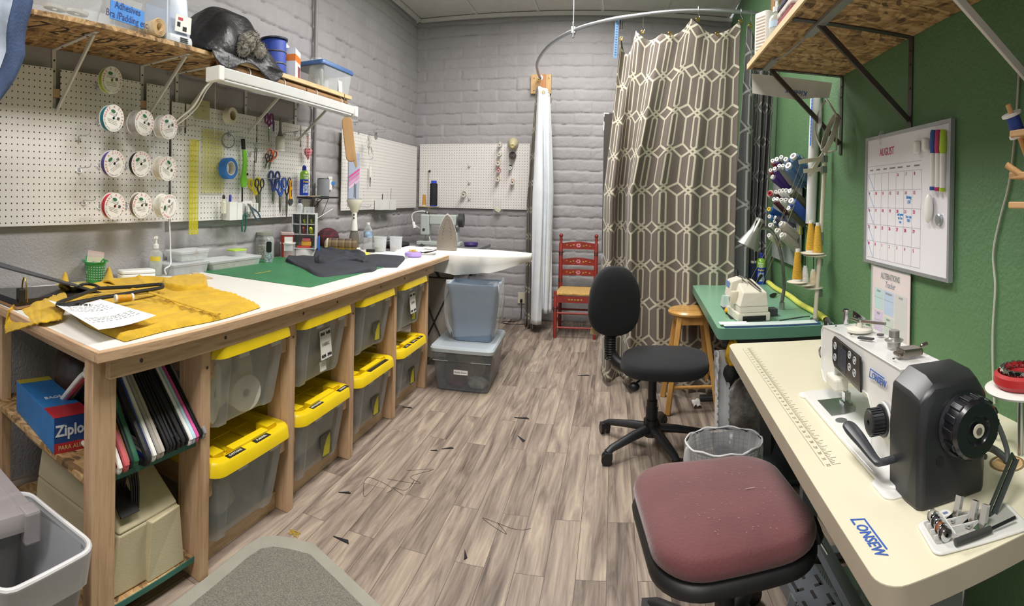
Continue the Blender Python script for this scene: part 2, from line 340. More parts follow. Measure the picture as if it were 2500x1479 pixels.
def pegboard(label,loc,rz,wd,ht,notches=()):
    """loc: lower left corner of the face as seen from the room"""
    o=T('pegboard',label,'pegboard',loc,rz); poly=[(0,0),(wd,0),(wd,ht)]
    for (x0,x1,zb) in sorted(notches,reverse=True): poly+=[(x1,ht),(x1,zb),(x0,zb),(x0,ht)]
    poly.append((0,ht)); ob('panel',MB().prism(poly,0,.006,'xz'),PEG,o,smooth=0)
    ob('batten',MB().box(.02,wd-.02,.007,.022,.03,.07),furr,o,smooth=0); ob('batten',MB().box(.02,wd-.02,.007,.022,ht-.13,ht-.09),furr,o,smooth=0)
    return o
pegboard('large white pegboard holding the ribbon rolls on the smooth stretch of left wall',(WX1,.36,1.150),PI/2,1.69,.722,[(on(q,170,0,WX1).y-.36-.022,on(q,170,0,WX1).y-.36+.022,.54) for q in (139,352)])
pegboard('white pegboard hung with scissors, rulers and tape under the shelf',(WX,2.075,1.145),PI/2,1.46,.655,((.10,.116,.49),(.775,.79,.49),(1.31,1.325,.5)))
pegboard('white pegboard on the left wall with the wooden clapper, running into the corner',(WX,4.04,1.172),PI/2,1.79,.672)
pegboard('white pegboard on the back wall with cones and spools on pegs',(-2.235,WY,1.178),0,1.295,.70)
# ================================================================= CUTTING TABLE AND WHAT STANDS UNDER IT
TZ=.873
L0=Vector((-1.75,2.4,0)); tb=T('cutting_table','long home-built pine cutting table with a white top, standing along the left wall','table',L0)
def W(): # builder in room coordinates for a part of the thing at L0
    m=MB(); m.T=Matrix.Translation(-L0); return m
lam=M('white_laminate','#e9e7e1',.3,var=.015); trimw=wood('pine_edge','#cbab8a','#ac8867',1,9)
ob('tabletop',W().box(-2.262,-1.262,.886,3.97,TZ-.025,TZ),lam,tb,smooth=0)
ob('edge_strip',W().box(-1.262,-1.243,.868,3.985,TZ-.03,TZ),trimw,tb,smooth=0,bev=.002)
ob('edge_strip',W().box(-2.262,-1.262,.868,.886,TZ-.03,TZ),wood('pine_edge_x','#cbab8a','#ac8867',0,9),tb,smooth=0,bev=.002)
ob('edge_strip',W().box(-2.262,-1.262,3.97,3.985,TZ-.03,TZ),MATS['pine_edge_x'],tb,smooth=0)
ob('apron',W().box(-1.294,-1.268,.93,3.66,TZ-.092,TZ-.0255),trimw,tb,smooth=0,bev=.002)
ob('apron',W().box(-2.1,-1.34,.955,.985,TZ-.092,TZ-.0255),MATS['pine_edge_x'],tb,smooth=0)
YL=[1.395,1.934,2.487,3.051,3.627]
def leg(x0,x1,y0,y1):
    ob('leg',W().box(x0,x1,y0,y1,0,TZ-.0255),pine,tb,smooth=0,bev=.003)
leg(-1.342,-1.295,.888,.976)
for y in YL: leg(-1.41,-1.2952,y-.047,y)
for y in (.976,)+tuple(YL[1:]): leg(-2.09 if y<1.9 else -2.24,-2.03,y-.047,y)
for k,y in enumerate(YL):
    for z in (.742,.333):
        if k<4: ob('runner',W().box(-2.05,-1.315,y+.001,y+.037,z-.078,z),pinex,tb,smooth=0,bev=.002)
        if k>0: ob('runner',W().box(-2.05,-1.31,y-.085,y-.048,z-.078,z),pinex,tb,smooth=0,bev=.002)
for k in range(4): ob('bottom_rail',W().box(-1.40,-1.36,YL[k]+.001,YL[k+1]-.048,0,.07),piney,tb,smooth=0)
gedge=M('green_board_edge','#3c6f63',.7)
for nm,z in (('shelf',.455),('bottom_shelf',.06)):
    ob(nm,W().box(-2.08,-1.323,.90,1.345,z,z+.018),OSB,tb,smooth=0); ob('painted_edge',W().box(-1.3228,-1.32,.98,1.346,z,z+.018),gedge,tb,smooth=0)
ob('cleat',W().box(-1.9,-1.35,.977,.995,.375,.454),pinex,tb,smooth=0)
ob('hanging_rail',W().cyl((-1.5,.98,.797),(-1.5,1.347,.797),.012,n=12),dsteel,tb)
m=W()
for y in (1.05,1.44,1.95,2.25,2.75,3.1,3.5): m.cyl((-1.269,y,.815),(-1.266,y,.815),.006,n=10)
for y in YL: m.cyl((-1.2953,y-.02,.72),(-1.2935,y-.02,.72),.005,n=10)
ob('screw_head',m,dsteel,tb)
# ------- yellow-lidded totes
yel=M('yellow_plastic','#e8c812',.35,var=.03); tbody=CL('tote_plastic','#bfc3c6',.30,.32,.3); labblk=M('black_label','#1d1a12',.5); lablet=M('label_lettering','#e8e5d8',.6)
def toting(w,d): # outline of a tote wall with pressed-in panels, w across the front, d deep
    a,b=w/2,d/2; c_=.03
    f=[(-a+c_,-b),(-a*.62,-b),(-a*.56,-b+.014),(a*.56,-b+.014),(a*.62,-b),(a-c_,-b)]
    rt=[(a,-b+c_),(a,-b*.4),(a-.012,-b*.34),(a-.012,b*.34),(a,b*.4),(a,b-c_)]
    return f+rt+[(-x,-y) for x,y in f]+[(-x,-y) for x,y in rt]
def make_tote(name,label,loc,rz,texts=(),sheet=None,sticker=None,group='yellow-lidded totes under the cutting table',sunk=True):
    """front faces local -y; lid rim underside at z=0"""
    t=T(name,label,'storage box',loc,rz,group)
    rings=[[(x,y,z) for x,y in toting(w,d)] for z,w,d in ((.0,.455,.67),(-.02,.452,.665),(-.255,.400,.60),(-.278,.388,.585),(-.286,.34,.53))]
    m=MB(); m.add(*loft(rings[::-1],False)); bot=rings[-1]; m.add(bot,[tuple(range(len(bot)))]); ob('body',m,tbody,t,smooth=30)
    m=MB(); o=rrect(.492,.71,.06,6); i1=rrect(.40,.61,.05,6)
    rr=[[(x,y,-.012) for x,y in rrect(.498,.716,.06,6)],[(x,y,.026) for x,y in rrect(.488,.706,.06,6)],[(x,y,.034) for x,y in rrect(.474,.692,.055,6)],[(x,y,.034) for x,y in rrect(.412,.63,.045,6)],[(x,y,.004) for x,y in rrect(.395,.605,.04,6)]]
    m.add(*loft(rr,False)); k=rr[-1]; m.add(k,[tuple(range(len(k)))]); ob('lid',m,yel,t,smooth=40)
    m=MB()
    for sy in (-1,1): m.box(-.11,.11,sy*.302-.018,sy*.302+.018,.0045,.044)
    for x in (-.075,.075): m.box(x-.012,x+.012,-.26,.26,.0042,.012)
    for y in (-.15,0,.15): m.box(-.185,.185,y-.004,y+.004,.0042,.008)
    for sx in (-1,1):
        for sy in (-1,1): m.box(sx*.165-.03,sx*.165+.03,sy*.265-.03,sy*.265+.03,.0045,.04)
    ob('lid_ribs',m,yel,t,smooth=0,bev=.003)
    m=MB(); m.box(-.10,-.045,-.3415,-.336,-.035,-.0125); m.box(.10,.16,-.3415,-.336,-.035,-.0125); ob('latch_lip',m,frost,t,smooth=0)
    for tx,body in texts:
        l=ob('label',MB().cb(tx,-.332,.0346,.095 if body else .25,.026,.0012),labblk,t,smooth=0)
        if body: text('lettering',body,.015,lablet,t,(tx,-.332,.0356),align='CENTER')
    if sheet:
        q=ob('label_sheet',MB().cb(0,0,0,.10,.0012,.13),M('label_card','#d8d6cd',.7),t,loc=(.01,-.324,-.125),rot=(-.1,0,0),smooth=0)
        m=MB()
        for a in range(14):
            if a%7 in (3,): continue
            x=-.04+.013*(a%7)+.002; z=.048 if a<7 else -.05; m.at((x,-.0012,z),(0,R.uniform(-.6,.6),0)).box(-.005,.005,-.0003,.0003,-.007,.007)
        ob('doodles',m,ink,q,smooth=0); text('lettering',sheet,.021,M('grey_ink','#77756f',.7),q,(0,-.0012,0),FR)
        if sheet=='FABRIC': q2=ob('label_card',MB().cb(.0,0,0,.055,.0012,.042),MATS['label_card'],t,loc=(.0,-.316,-.225),rot=(-.1,0,0),smooth=0)
    if sticker:
        q=ob('product_sticker',MB().cb(0,0,0,.10,.0012,.10),M('tote_sticker','#4a4a3a',.5,var=.3,vs=40),t,loc=(.05,-.312,-.195),rot=(-.11,0,0),smooth=0)
        ob('sticker_art',MB().at((0,-.0009,0)).prism([(-.04,-.04),(.02,-.045),(.044,.045),(.01,.03),(-.02,.0)],-.0003,.0003,'xz'),M('sticker_yellow','#a59a1c',.5),q,smooth=0)
    return t
def bundle(label,loc,size,col,seed,name='fabric_bundle',cat='fabric',rz=0,rough=.9):
    m=MB(); a,b,h=size
    def f(u,v):
        th=2*PI*u; ph=PI*v; r=1+.22*(vn(math.cos(th)*2.2+seed*7+5,math.sin(th)*2.2+v*4+9)-.5)*2
        x=math.sin(ph)*math.cos(th); y=math.sin(ph)*math.sin(th); sq=lambda q:math.copysign(abs(q)**.6,q)
        return (a*sq(x)*r*.9,b*sq(y)*r*.9,h*(1-math.cos(ph))*.5*(.85+.3*vn(th*2+seed,ph*2)))
    m.grid(f,36,18,cu=True); o=ob(name,m,M('fabric_'+col,col,rough,var=.22,vs=22,bp=.5,bs=30),loc=loc,rz=rz,smooth=70); return tag(o,label,cat,'fabric and notions packed in the totes')
BAY=[(YL[k]+YL[k+1]-.047)/2 for k in range(4)]
FX=-1.267-.355 # centre of a pushed-in tote
spec=[('upper',0,[(.03,'')],None,None),('lower',0,[(-.11,'COTTONS'),(.05,'FLANNEL')],None,None),('upper',1,[(.05,'')],'FABRIC',None),('lower',1,[(-.08,'UPHOLSTERY'),(.17,'CANVAS')],None,1),
 ('upper',2,[],None,1),('lower',2,[(.03,None)],None,1),('upper',3,[],'DENIM',1),('lower',3,[(-.1,'LACE'),(.02,'KNITS'),(.13,'SILK')],None,1)]
ord_=['first','second','third','fourth']
lab={('upper',0):'yellow-lidded clear tote holding white rolls, on the upper runners beside the hangers',('lower',0):'yellow-lidded tote labelled COTTONS and FLANNEL, nearest on the bottom row',
 ('upper',1):'yellow-lidded tote with a doodled paper label, upper runners of the second tote bay',('lower',1):'yellow-lidded tote with two black labels and a yellow sticker, below the doodled-label tote',
 ('upper',2):'yellow-lidded tote of dark cloth, upper runners of the third tote bay from the hangers',('lower',2):'yellow-lidded tote with one long black strip label, third bay, bottom row',
 ('upper',3):'yellow-lidded tote with a small doodled card, upper runners at the far end of the table',('lower',3):'yellow-lidded tote with three small black labels, bottom row at the far end'}
for lv,k,tx,sh,stk in spec:
    z=.742+.0125 if lv=='upper' else .333+.0125
    if lv=='lower' and k==2: pass
    tx2=[(a,b) for a,b in tx]
    make_tote('storage_tote',lab[(lv,k)],(FX,BAY[k],z),PI/2,tx2,sh,stk)
# what shows through the tote walls
def fz(lv,h=0): return (.742 if lv=='upper' else .333)+.0125-.28+h
ro=M('white_felt','#d9d5cc',.85,bp=.2)
for k,(x,y,r,ang,nm) in enumerate(((-1.40,-.15,.105,.5,'nearest the hangers'),(-1.48,-.02,.115,.2,'behind the small roll'),(-1.375,.03,.07,-.3,'small and in front'),(-1.46,.12,.10,.9,'at the far side'))):
    t=T('interfacing_roll','white interfacing roll inside the tote beside the hangers, '+nm,'roll',(x,BAY[0]+y,fz('upper',r+.001)),0,'rolls in the white-roll tote',rot=(0,PI/2,ang))
    ob('roll',MB().ring(.018,r,-.03,.03,32),ro,t,smooth=40)
    for c_ in t.children: c_['label']='white roll'
for lv,k,col,h,lb in (('lower',0,'#9a8f80',.2,'grey and beige cottons heaped inside the COTTONS tote'),('lower',0,'#6d6a66',.14,'dark grey flannel packed in the COTTONS tote'),('upper',1,'#6c625c',.24,'taupe cloth filling the tote with the doodled label'),('lower',1,'#a59d92',.22,'pale cloth in the tote below the doodled label'),
   ('upper',2,'#4d545d',.24,'slate cloth filling the upper tote of the third bay'),('lower',2,'#7a5a5c',.22,'dusty pink cloth in the tote with the long strip label'),('upper',3,'#6b6e63',.22,'grey-green cloth in the upper far-end tote'),('lower',3,'#555c66',.22,'blue-grey cloth in the lower far-end tote')):
    o2=-.08 if col=='#9a8f80' else (.09 if col=='#6d6a66' else 0); wd=.08 if o2 else .165
    bundle(lb,(FX+.04,BAY[k]+o2,fz(lv,.002)),(.235,wd,h),col,k+h*10)
# ------- hangers on the rail
def hanger_mb(r=.0085,w=.235,h=.215,hook=.075,flat=1):
    body=bez([(0,0,0),(.03,0,-.012),(w*.93,0,-h+.035),(w,0,-h+.01),(w*.93,0,-h-.006),(w*.5,0,-h-.008),(0,0,-h-.008),(-w*.5,0,-h-.008),(-w*.93,0,-h-.006),(-w,0,-h+.01),(-w*.93,0,-h+.035),(-.03,0,-.012),(0,0,0)],4)
    hk=bez([(0,0,-.004),(0,0,.02),(.022,0,.045),(.024,0,.07),(0,0,.09),(-.024,0,.072),(-.024,0,.058)],4); return body,hk
def make_hanger(col,label,loc,rz,group=None,r=.0085,w=.235,metalhook=False,tilt=0):
    t=T('clothes_hanger',label,'hanger',loc,0,group,rot=(0,tilt,rz)); b,hk=hanger_mb(r,w)
    mt=M('hanger_'+col,col,.4,var=.05); ob('body',MB().tube(b[:-1],r,8,closed=True),mt,t); ob('hook',MB().tube(hk,r*.85 if not metalhook else .002,7),steel if metalhook else mt,t); return t
HG='hangers on the rail under the table'
hs=[('#e4e1dc','white tubular hanger at the near end of the rail',.215,.0085),('#c55a62','faded red hanger hung just behind the nearest white one',.21,.011),('#a0704c','brown wooden-look hanger third along the rail',.20,.008),('#27262b','black hanger with a slim hook beside the brown one',.2,.007),('#1f5a41','dark green hanger standing behind the red one',.205,.012),('#a4762a','mustard slim hanger tucked behind the green one',.18,.006),
    ('#16161a','broad black hanger just before the blue one',.22,.012),('#2347a8','royal blue hanger in the middle of the rail',.2,.0095),('#efede9','white tubular hanger with long hook beside the blue one',.215,.009),('#a39c95','grey-beige hanger after the middle white one',.21,.008),('#b9b1a6','second grey-beige hanger in the middle of the rail',.215,.009)]
y=1.000
for col,lb,w_,r_ in hs:
    make_hanger(col,lb,(-1.5+R.uniform(-.006,.006),y,.715),PI*0+R.uniform(-.05,.02),HG,r_,w_,col in('#27262b','#a4762a'),.04); y+=.0165
hp=make_hanger('#131317','slim black velvet hanger in the tight row at the far half of the rail',(-1.5,y,.715),.03,HG,.0062,.21,True,.03)
for k in range(7):
    y+=.0128; dup(hp,(-1.5+R.uniform(-.004,.004),y,.715+R.uniform(-.003,.003)),rot=(0,.03,R.uniform(-.03,.05)))
y+=.013
for col,lb,w_,r_ in (('#eceae6','white hanger at the far end of the row of black ones',.215,.0085),('#b9d8e6','pale blue hanger between the white and the pink one',.215,.0085),('#d8569c','bright pink hanger near the far end of the rail',.215,.0085)):
    make_hanger(col,lb,(-1.5,y,.715),.02,HG,r_,w_,False,.03); y+=.0155
for k in range(2): dup(hp,(-1.5,y,.715),rot=(0,.03,.04),label='slim black velvet hanger behind the pink one, at the end of the rail'); y+=.011
make_hanger('#8a8b8e','grey hanger, last but one before the table leg',(-1.5,y,.715),.03,HG,.0075,.215,False,.03)
# ------- storage on the hanger-bay shelf
bx=T('freezer_bag_box','blue and red carton of storage bags on the shelf under the table end','box',(-1.71,.985,.4735),-.30)
blu=M('carton_blue','#2a6fae',.5,var=.08); navy=M('carton_navy','#1d3f78',.5); cred=M('carton_red','#a5262e',.5)
ob('carton',MB().box(-.19,.19,-.07,.07,0,.115),blu,bx,smooth=0,bev=.002)
bx.rotation_euler=(0,0,-.12); 
ob('end_panel',MB().box(.1902,.191,-.069,.069,.0,.114),navy,bx,smooth=0); ob('red_band',MB().box(.1911,.1916,-.0695,.0695,.0,.032).box(.10,.1905,-.0702,.0702,.1152,.1158),cred,bx,smooth=0)
ob('yellow_band',MB().box(-.19,-.15,-.0701,.0701,.1152,.1157),M('carton_yellow','#b5a53a',.5),bx,smooth=0)
text('lettering','Ziploc',.05,M('carton_white','#d6d8dc',.5),bx,(.1918,.0,.070),(PI/2,0,PI/2),bold=.0012); text('lettering','PARA ALIM',.02,M('carton_gold','#c9b37a',.5),bx,(.1918,-.005,.016),(PI/2,0,PI/2))
text('lettering','BAGS',.028,MATS['carton_white'],bx,(.02,0,.1156),(0,0,PI/2))
jr=T('storage_jar','large dark-brown filled jar with a pale lid, behind the carton under the table','jar',(-1.83,1.21,.4735))
ob('jar',MB().lathe([(.0,0),(.10,0),(.125,.03),(.13,.14),(.115,.20),(.075,.235),(.075,.26)],28),M('brown_jar','#43342d',.25,var=.15),jr); ob('lid',MB().lathe([(.078,.258),(.082,.26),(.082,.29),(.07,.296),(0,.296)],28),M('jar_lid_pale','#9d958d',.4),jr)
dbag=bundle('crumpled black bag beside the carton on the shelf under the table',(-1.62,1.23,.4735),(.11,.09,.10),'#15151a',3,'plastic_bag','bag')
if 'group' in dbag: del dbag['group']
# beige sewing-machine cover on the bottom shelf
sc_=T('sewing_machine_cover','beige hard sewing-machine cover standing on the bottom shelf, cord in its pocket','case',(-1.62,1.12,.0785))
bei=M('beige_plastic','#c9bd9c',.5,var=.03,bp=.15,bs=250)
m=MB(); m.hexa([(-.22,-.135,0),(.28,-.135,0),(.28,.19,0),(-.22,.19,0),(-.22,-.12,.16),(.285,-.10,.19),(.27,.175,.19),(-.22,.17,.16)])
m.hexa([(-.22,-.12,.16),(.285,-.10,.19),(.27,.175,.19),(-.22,.17,.16),(-.20,-.10,.345),(.10,-.045,.36),(.10,.13,.36),(-.20,.13,.345)])
ob('shell',m,bei,sc_,smooth=30,bev=.008)
ob('front_ridge',MB().hexa([(.27,.02,0),(.292,.02,0),(.292,.185,0),(.27,.185,0),(.27,.02,.19),(.298,.03,.192),(.283,.17,.192),(.262,.16,.19)]),bei,sc_,smooth=0,bev=.004)
ob('cord_pocket',MB().at((.235,-.045,.262),(0,.62,0)).box(-.06,.05,-.04,.035,0,.006),M('pocket_dark','#161314',.6),sc_,smooth=0)
wire=T('power_lead','looped black power cord tucked in the pocket of the beige case','cord',(-1.40,1.085,.345)); m=MB()
for k in range(4): m.tube(bez([(-.02,-.02+.012*k,-.05),(-.005,-.024+.012*k,.04),(.015,-.01+.012*k,.085+.01*k),(.03,.01+.01*k,.05),(.03,.012+.01*k,-.04)],5),.0045,7)
ob('cable',m,black,wire)
# left: lidded clear tote and bin with liner
t=T('storage_tote','large clear tote with a milky lid beside the near table leg','storage box',(-1.60,.40,0),0)
ob('body',MB().at().add(*loft([[(x,y,z) for x,y in rrect(w_,d_,.05,5)] for z,w_,d_ in ((0.002,.38,.56),(.33,.44,.64),(.375,.45,.66))],False)),CL('tote_clear','#8e8b8c',.4,.3,.3),t)
ob('lid',MB().add(*loft([[(x,y,z) for x,y in rrect(w_,d_,r_,5)] for z,w_,d_,r_ in ((.37,.47,.70,.05),(.40,.475,.70,.05),(.418,.46,.685,.045),(.418,.40,.62,.03),(.410,.39,.61,.03))])),CL('lid_milky','#b3abad',.62,.4,.25),t)
ob('latch',MB().box(.19,.245,.30,.352,.33,.424),MATS['lid_milky'],t,smooth=0,bev=.008)
bin_=T('waste_bin','grey waste bin with a clear liner folded over its rim, at the lower left corner','bin',(-1.335,.655,0),.12)
gb=M('grey_bin','#8c8d90',.45)
ro_=lambda z,w_,d_,r_=.05:[(x,y,z) for x,y in rrect(w_,d_,r_,6)]
ob('shell',MB().add(*loft([ro_(.0,.24,.22),ro_(.37,.335,.30),ro_(.385,.35,.315),ro_(.375,.325,.29),ro_(.02,.235,.215)],False)).add(ro_(.02,.235,.215),[tuple(range(28))]),gb,bin_,smooth=40)
def linerr(z,w_,d_,amp,sd): return [(x*(1+amp*math.sin(i*2.7+sd)),y*(1+amp*math.cos(i*3.1+sd)),z+amp*.12*math.sin(i*1.9+sd)) for i,(x,y) in enumerate(rrect(w_,d_,.05,6))]
ob('liner',MB().add(*loft([linerr(.30,.338,.302,.012,1),linerr(.345,.347,.312,.012,2),linerr(.39,.356,.32,.006,3),linerr(.388,.33,.295,.006,4),linerr(.25,.285,.25,.02,5),linerr(.06,.21,.19,.03,6)],False)),CL('bin_liner','#d9d9dd',.2,.2,.6),bin_,smooth=60)
ob('liner_band',MB().tube([(x,y,.388) for x,y in rrect(.342,.307,.05,6)],.007,8,closed=True),M('liner_white','#d9d7d8',.4),bin_)
ob('liner_knot',MB().sph(.1,-.165,.345,.02,.012,.014),MATS['liner_white'],bin_)
# ================================================================= LEFT WALL: SHELF, LAMP, PEGBOARD TOOLS
def rho(P): return math.hypot(P[0],P[1])
def span(x0,y0,x1,y1,X): # a rectangle of the photo laid on the plane x=X: middle, width, height
    a=on(x0,(y0+y1)/2,0,X); b=on(x1,(y0+y1)/2,0,X); t=on((x0+x1)/2,y0,0,X); u=on((x0+x1)/2,y1,0,X)
    return Vector((X,(a.y+b.y)/2,(t.z+u.z)/2)),abs(b.y-a.y),abs(t.z-u.z)
LZ=PI/2
SZ=1.966
sh=T('wall_shelf','long strand-board shelf high on the left wall with numbers scrawled underneath','shelf',(-1.86,1.6,SZ))
SM=lambda: (lambda m:(setattr(m,'T',Matrix.Translation((1.86,-1.6,-SZ))),m)[1])(MB())
ob('board',SM().box(-2.272,-1.86,-.3,3.44,SZ,SZ+.019),OSB,sh,smooth=0)
ob('front_lip',SM().box(-1.86,-1.845,1.98,3.44,SZ-.002,SZ+.021),wood('pale_ply','#d8b98c','#c6a376',1),sh,smooth=0)
mk=M('black_marker','#2a2018',.7,var=.02)
nm=[(0,2.02,-2.06),(1,1.93,-2.06),(7,1.80,-2.04),(3,1.70,-2.05),(6,1.57,-2.03),(0,1.42,-2.02),(9,1.30,-2.0),(2,1.18,-2.0),(7,1.06,-1.98)]
for d,y,x in nm: text('handwriting',str(d),.15,mk,sh,(x+1.86,y-1.6,-.0006),(PI,0,LZ+.25),ext=.0003,sx=.9)
bw=M('white_enamel','#d6d3ce',.35,var=.02)
def bracket(label,P,L_,drop,rz,mat,w_=.022,name='shelf_bracket',brace_at=.94,group='white brackets under the left shelf',low=1.0):
    t=T(name,label,'bracket',P,rz,group)
    ob('upright',MB().box(-w_/2,w_/2,-.004,.0,-drop-.04*low,0),mat,t,smooth=0); ob('arm',MB().box(-w_/2,w_/2,-L_,-.004,-.004,0),mat,t,smooth=0)
    ob('brace',MB().bar((0,-L_*brace_at,-.006),(0,-.006,-drop*.97),w_*.75,.012,(1,0,0)),mat,t,smooth=0,bev=.002)
    m=MB()
    for z in (-.05,-.10,-drop*.6): m.cyl((0,-.004,z),(0,-.0065,z),.005,n=10)
    for y in (-.08,-L_*.8): m.cyl((0,y,-.004),(0,y,-.0065),.005,n=10)
    ob('screw_heads',m,dsteel,t); return t
for px,zl,X,L_,dp,lb in ((131,0,WX1-.03,.37,.32,'white shelf bracket nearest the camera, in the first pegboard notch'),(346,0,WX1-.03,.37,.32,'white shelf bracket in the second notch, above the grey ribbon roll'),(431,0,WX-.032,.38,.30,'white shelf bracket beside the gap between the two pegboards'),(600,0,WX-.032,.38,.30,'white shelf bracket above the lint roller'),(722,0,WX-.032,.38,.30,'white shelf bracket next to the conduit')):
    P=on(px,200,0,X); bracket(lb,(X+.0,P.y,SZ-.0005),L_,dp,LZ,bw)
# strip lamp and the cardboard tubes tied under the shelf edge
lp=T('strip_light','white strip light hung below the front edge of the shelf','lamp',(-1.79,2.63,1.842))
ob('housing',MB().hexa([(-.03,-.70,0),(.03,-.70,0),(.03,.70,0),(-.03,.70,0),(-.042,-.70,.05),(.042,-.70,.05),(.042,.70,.05),(-.042,.70,.05)]),M('lamp_white','#e6e6e6',.3,var=.02),lp,smooth=0,bev=.004)
ob('diffuser',MB().box(-.026,.026,-.66,.66,-.012,.0),M('lamp_diffuser','#d9d9d9',.3),lp,smooth=0,bev=.004); 
for sy in (-1,1): ob('end_cap',MB().box(-.046,.046,sy*.70-.02,sy*.70+.02,-.014,.054),white,lp,smooth=0,bev=.004)
ob('hanger_chain',MB().tube([(0,-.6,.05),(0,-.6,.124)],.003,6).tube([(0,.6,.05),(0,.6,.124)],.003,6),steel,lp)
pc=T('pull_chain','beaded pull chain dangling from the near end of the strip light','chain',(-1.81,1.955,1.83)); m=MB()
for k in range(44): m.sph(0,0,-.006*k,.0024,nu=6,nv=4)
ob('beads',m,M('bead_metal','#c8c2b2',.3,.8),pc)
cdl=T('lamp_cord','white twin cord sagging from the strip light back to the wall','cord',(-1.79,1.94,1.85))
ob('cable',MB().tube(bez([(0,0,0),(-.06,-.02,-.05),(-.15,-.0,-.12),(-.26,.02,-.16),(-.40,.04,-.21),(-.47,.02,-.23)],6),.004,6).tube(bez([(0,.006,0),(-.06,-.005,-.055),(-.15,.02,-.125),(-.26,.035,-.175),(-.40,.05,-.215),(-.47,.03,-.24)],6),.003,6),white,cdl)
kr=M('brown_cardboard','#86643f',.7,var=.08); 
for k,(y0,y1,lb) in enumerate(((2.02,2.85,'long brown cardboard tube tied under the shelf edge, nearer one'),(2.86,3.40,'brown cardboard tube under the shelf edge, end beside the conduit'))):
    tube_=T('cardboard_tube',lb,'tube',(-1.885,(y0+y1)/2,1.934)); ob('tube',MB().at(rot=(PI/2,0,0)).ring(.022,.029,-(y1-y0)/2,(y1-y0)/2,20),kr,tube_)
    m=MB()
    for y in (-.15,.18): m.torus(0,y,.0,.032,.003,'y',18,5)
    ob('tie',m,white,tube_)
# ------- things on the shelf
BZ=SZ+.0195
def shelfbox(name,label,cat,px,X,depth,mat,h,taper=.85,group=None,lidmat=None,lidh=.02,flip=False,base=BZ):
    a=on(px[0],100,0,X).y; b=on(px[1],100,0,X).y; w_=b-a; t=T(name,label,cat,(X-depth/2,(a+b)/2,base),LZ,group)
    k0,k1=(1,taper) if flip else (taper,1)
    ob('body',MB().add(*loft([[(x,y,z) for x,y in rrect(w_*k,depth*k,.02,4)] for z,k in ((0.001,k0),(h,k1))],False)).add([(x,y,.002) for x,y in rrect(w_*k0,depth*k0,.02,4)],[tuple(range(20))]),mat,t)
    if lidmat:
        z0=0.0 if flip else h; m=MB().add(*loft([[(x,y,z) for x,y in rrect(w_*1.06*k,depth*1.06*k,.022,4)] for z,k in ((z0,1),(z0+lidh*.6,1),(z0+lidh,.97))])); ob('lid',m,lidmat,t,bev=.002)
    return t,w_
t,w_=shelfbox('clear_box','shallow clear plastic box of white discs above the first bracket','storage box',(115,255),-1.88,.20,CL('shelf_clear','#cfd3d6',.25,.2,.4),.10)
bl=MB(); [bl.at((x,-.02,.02+.03*k),(.2,.1,0)).ring(.012,.05,0,.012,20) for k in range(2) for x in (-.06,.05)]
pd=T('white_discs','white foam discs lying in the clear box above the first bracket','discs',t.location,LZ); ob('disc',bl,ro,pd)
t,w_=shelfbox('clear_box','clear box with blue tape lettered Adhesives on its front','storage box',(262,352),-1.875,.22,MATS['shelf_clear'],.13)
tp=ob('tape_label',MB().cb(0,-.112,.065,w_*.92,.003,.075),M('blue_tape','#3f86d8',.6),t,rot=(0,.06,0),smooth=0); 
text('handwriting','Adhesives\nBra /Padding etc',.042,M('pen_blue','#1d3a78',.6),tp,(0,-.1142,.068),FR,sx=.85)
t=T('paper_roll','roll of brown-edged kraft paper lying end-on between two clear boxes','roll',(-1.97,on(384,50,0,-1.87).y,BZ+.041),0,rot=(0,PI/2,0))
sp_=[]; 
for k in range(90): a=k*.35; r=.018+.00075*k*.32; sp_.append((r*math.cos(a),r*math.sin(a)))
m=MB(); n_=len(sp_); m.add([(x,y,z) for z in (-.12,.12) for x,y in sp_],[(i,i+1,n_+i+1,n_+i) for i in range(n_-1)]); ob('sheet',m,M('kraft_paper','#d2b48a',.7),t,solid=.002); ob('outer_wrap',MB().ring(.037,.0405,-.115,.115,28),M('pattern_tissue','#d9c6a4',.75,var=.15,vs=60),t)
t,w_=shelfbox('clear_bin','pale blue see-through bin turned upside down on its grey lid','storage box',(408,470),-1.865,.2,CL('bin_blue_clear','#bccbe0',.42,.2,.3),.21,.86,None,M('grey_lid','#b9bfc6',.4),.035,True)
lbx=ob('price_label',MB().cb(0.01,-.102,.095,w_*.62,.002,.075),paper,t,rot=(.09,0,0),smooth=0); ob('label_print',MB().cb(-.01,-.1035,.115,.03,.001,.012),redink,lbx,smooth=0); ob('barcode',MB().cb(.02,-.1035,.075,.025,.001,.02).cb(-.02,-.1035,.09,.02,.001,.02),ink,lbx,smooth=0)
m=MB(); [m.cb(.02,-.1085,.008+.008*k,.05,.003,.003) for k in range(3)]; ob('lid_slot',m,dgrey,t,smooth=0)
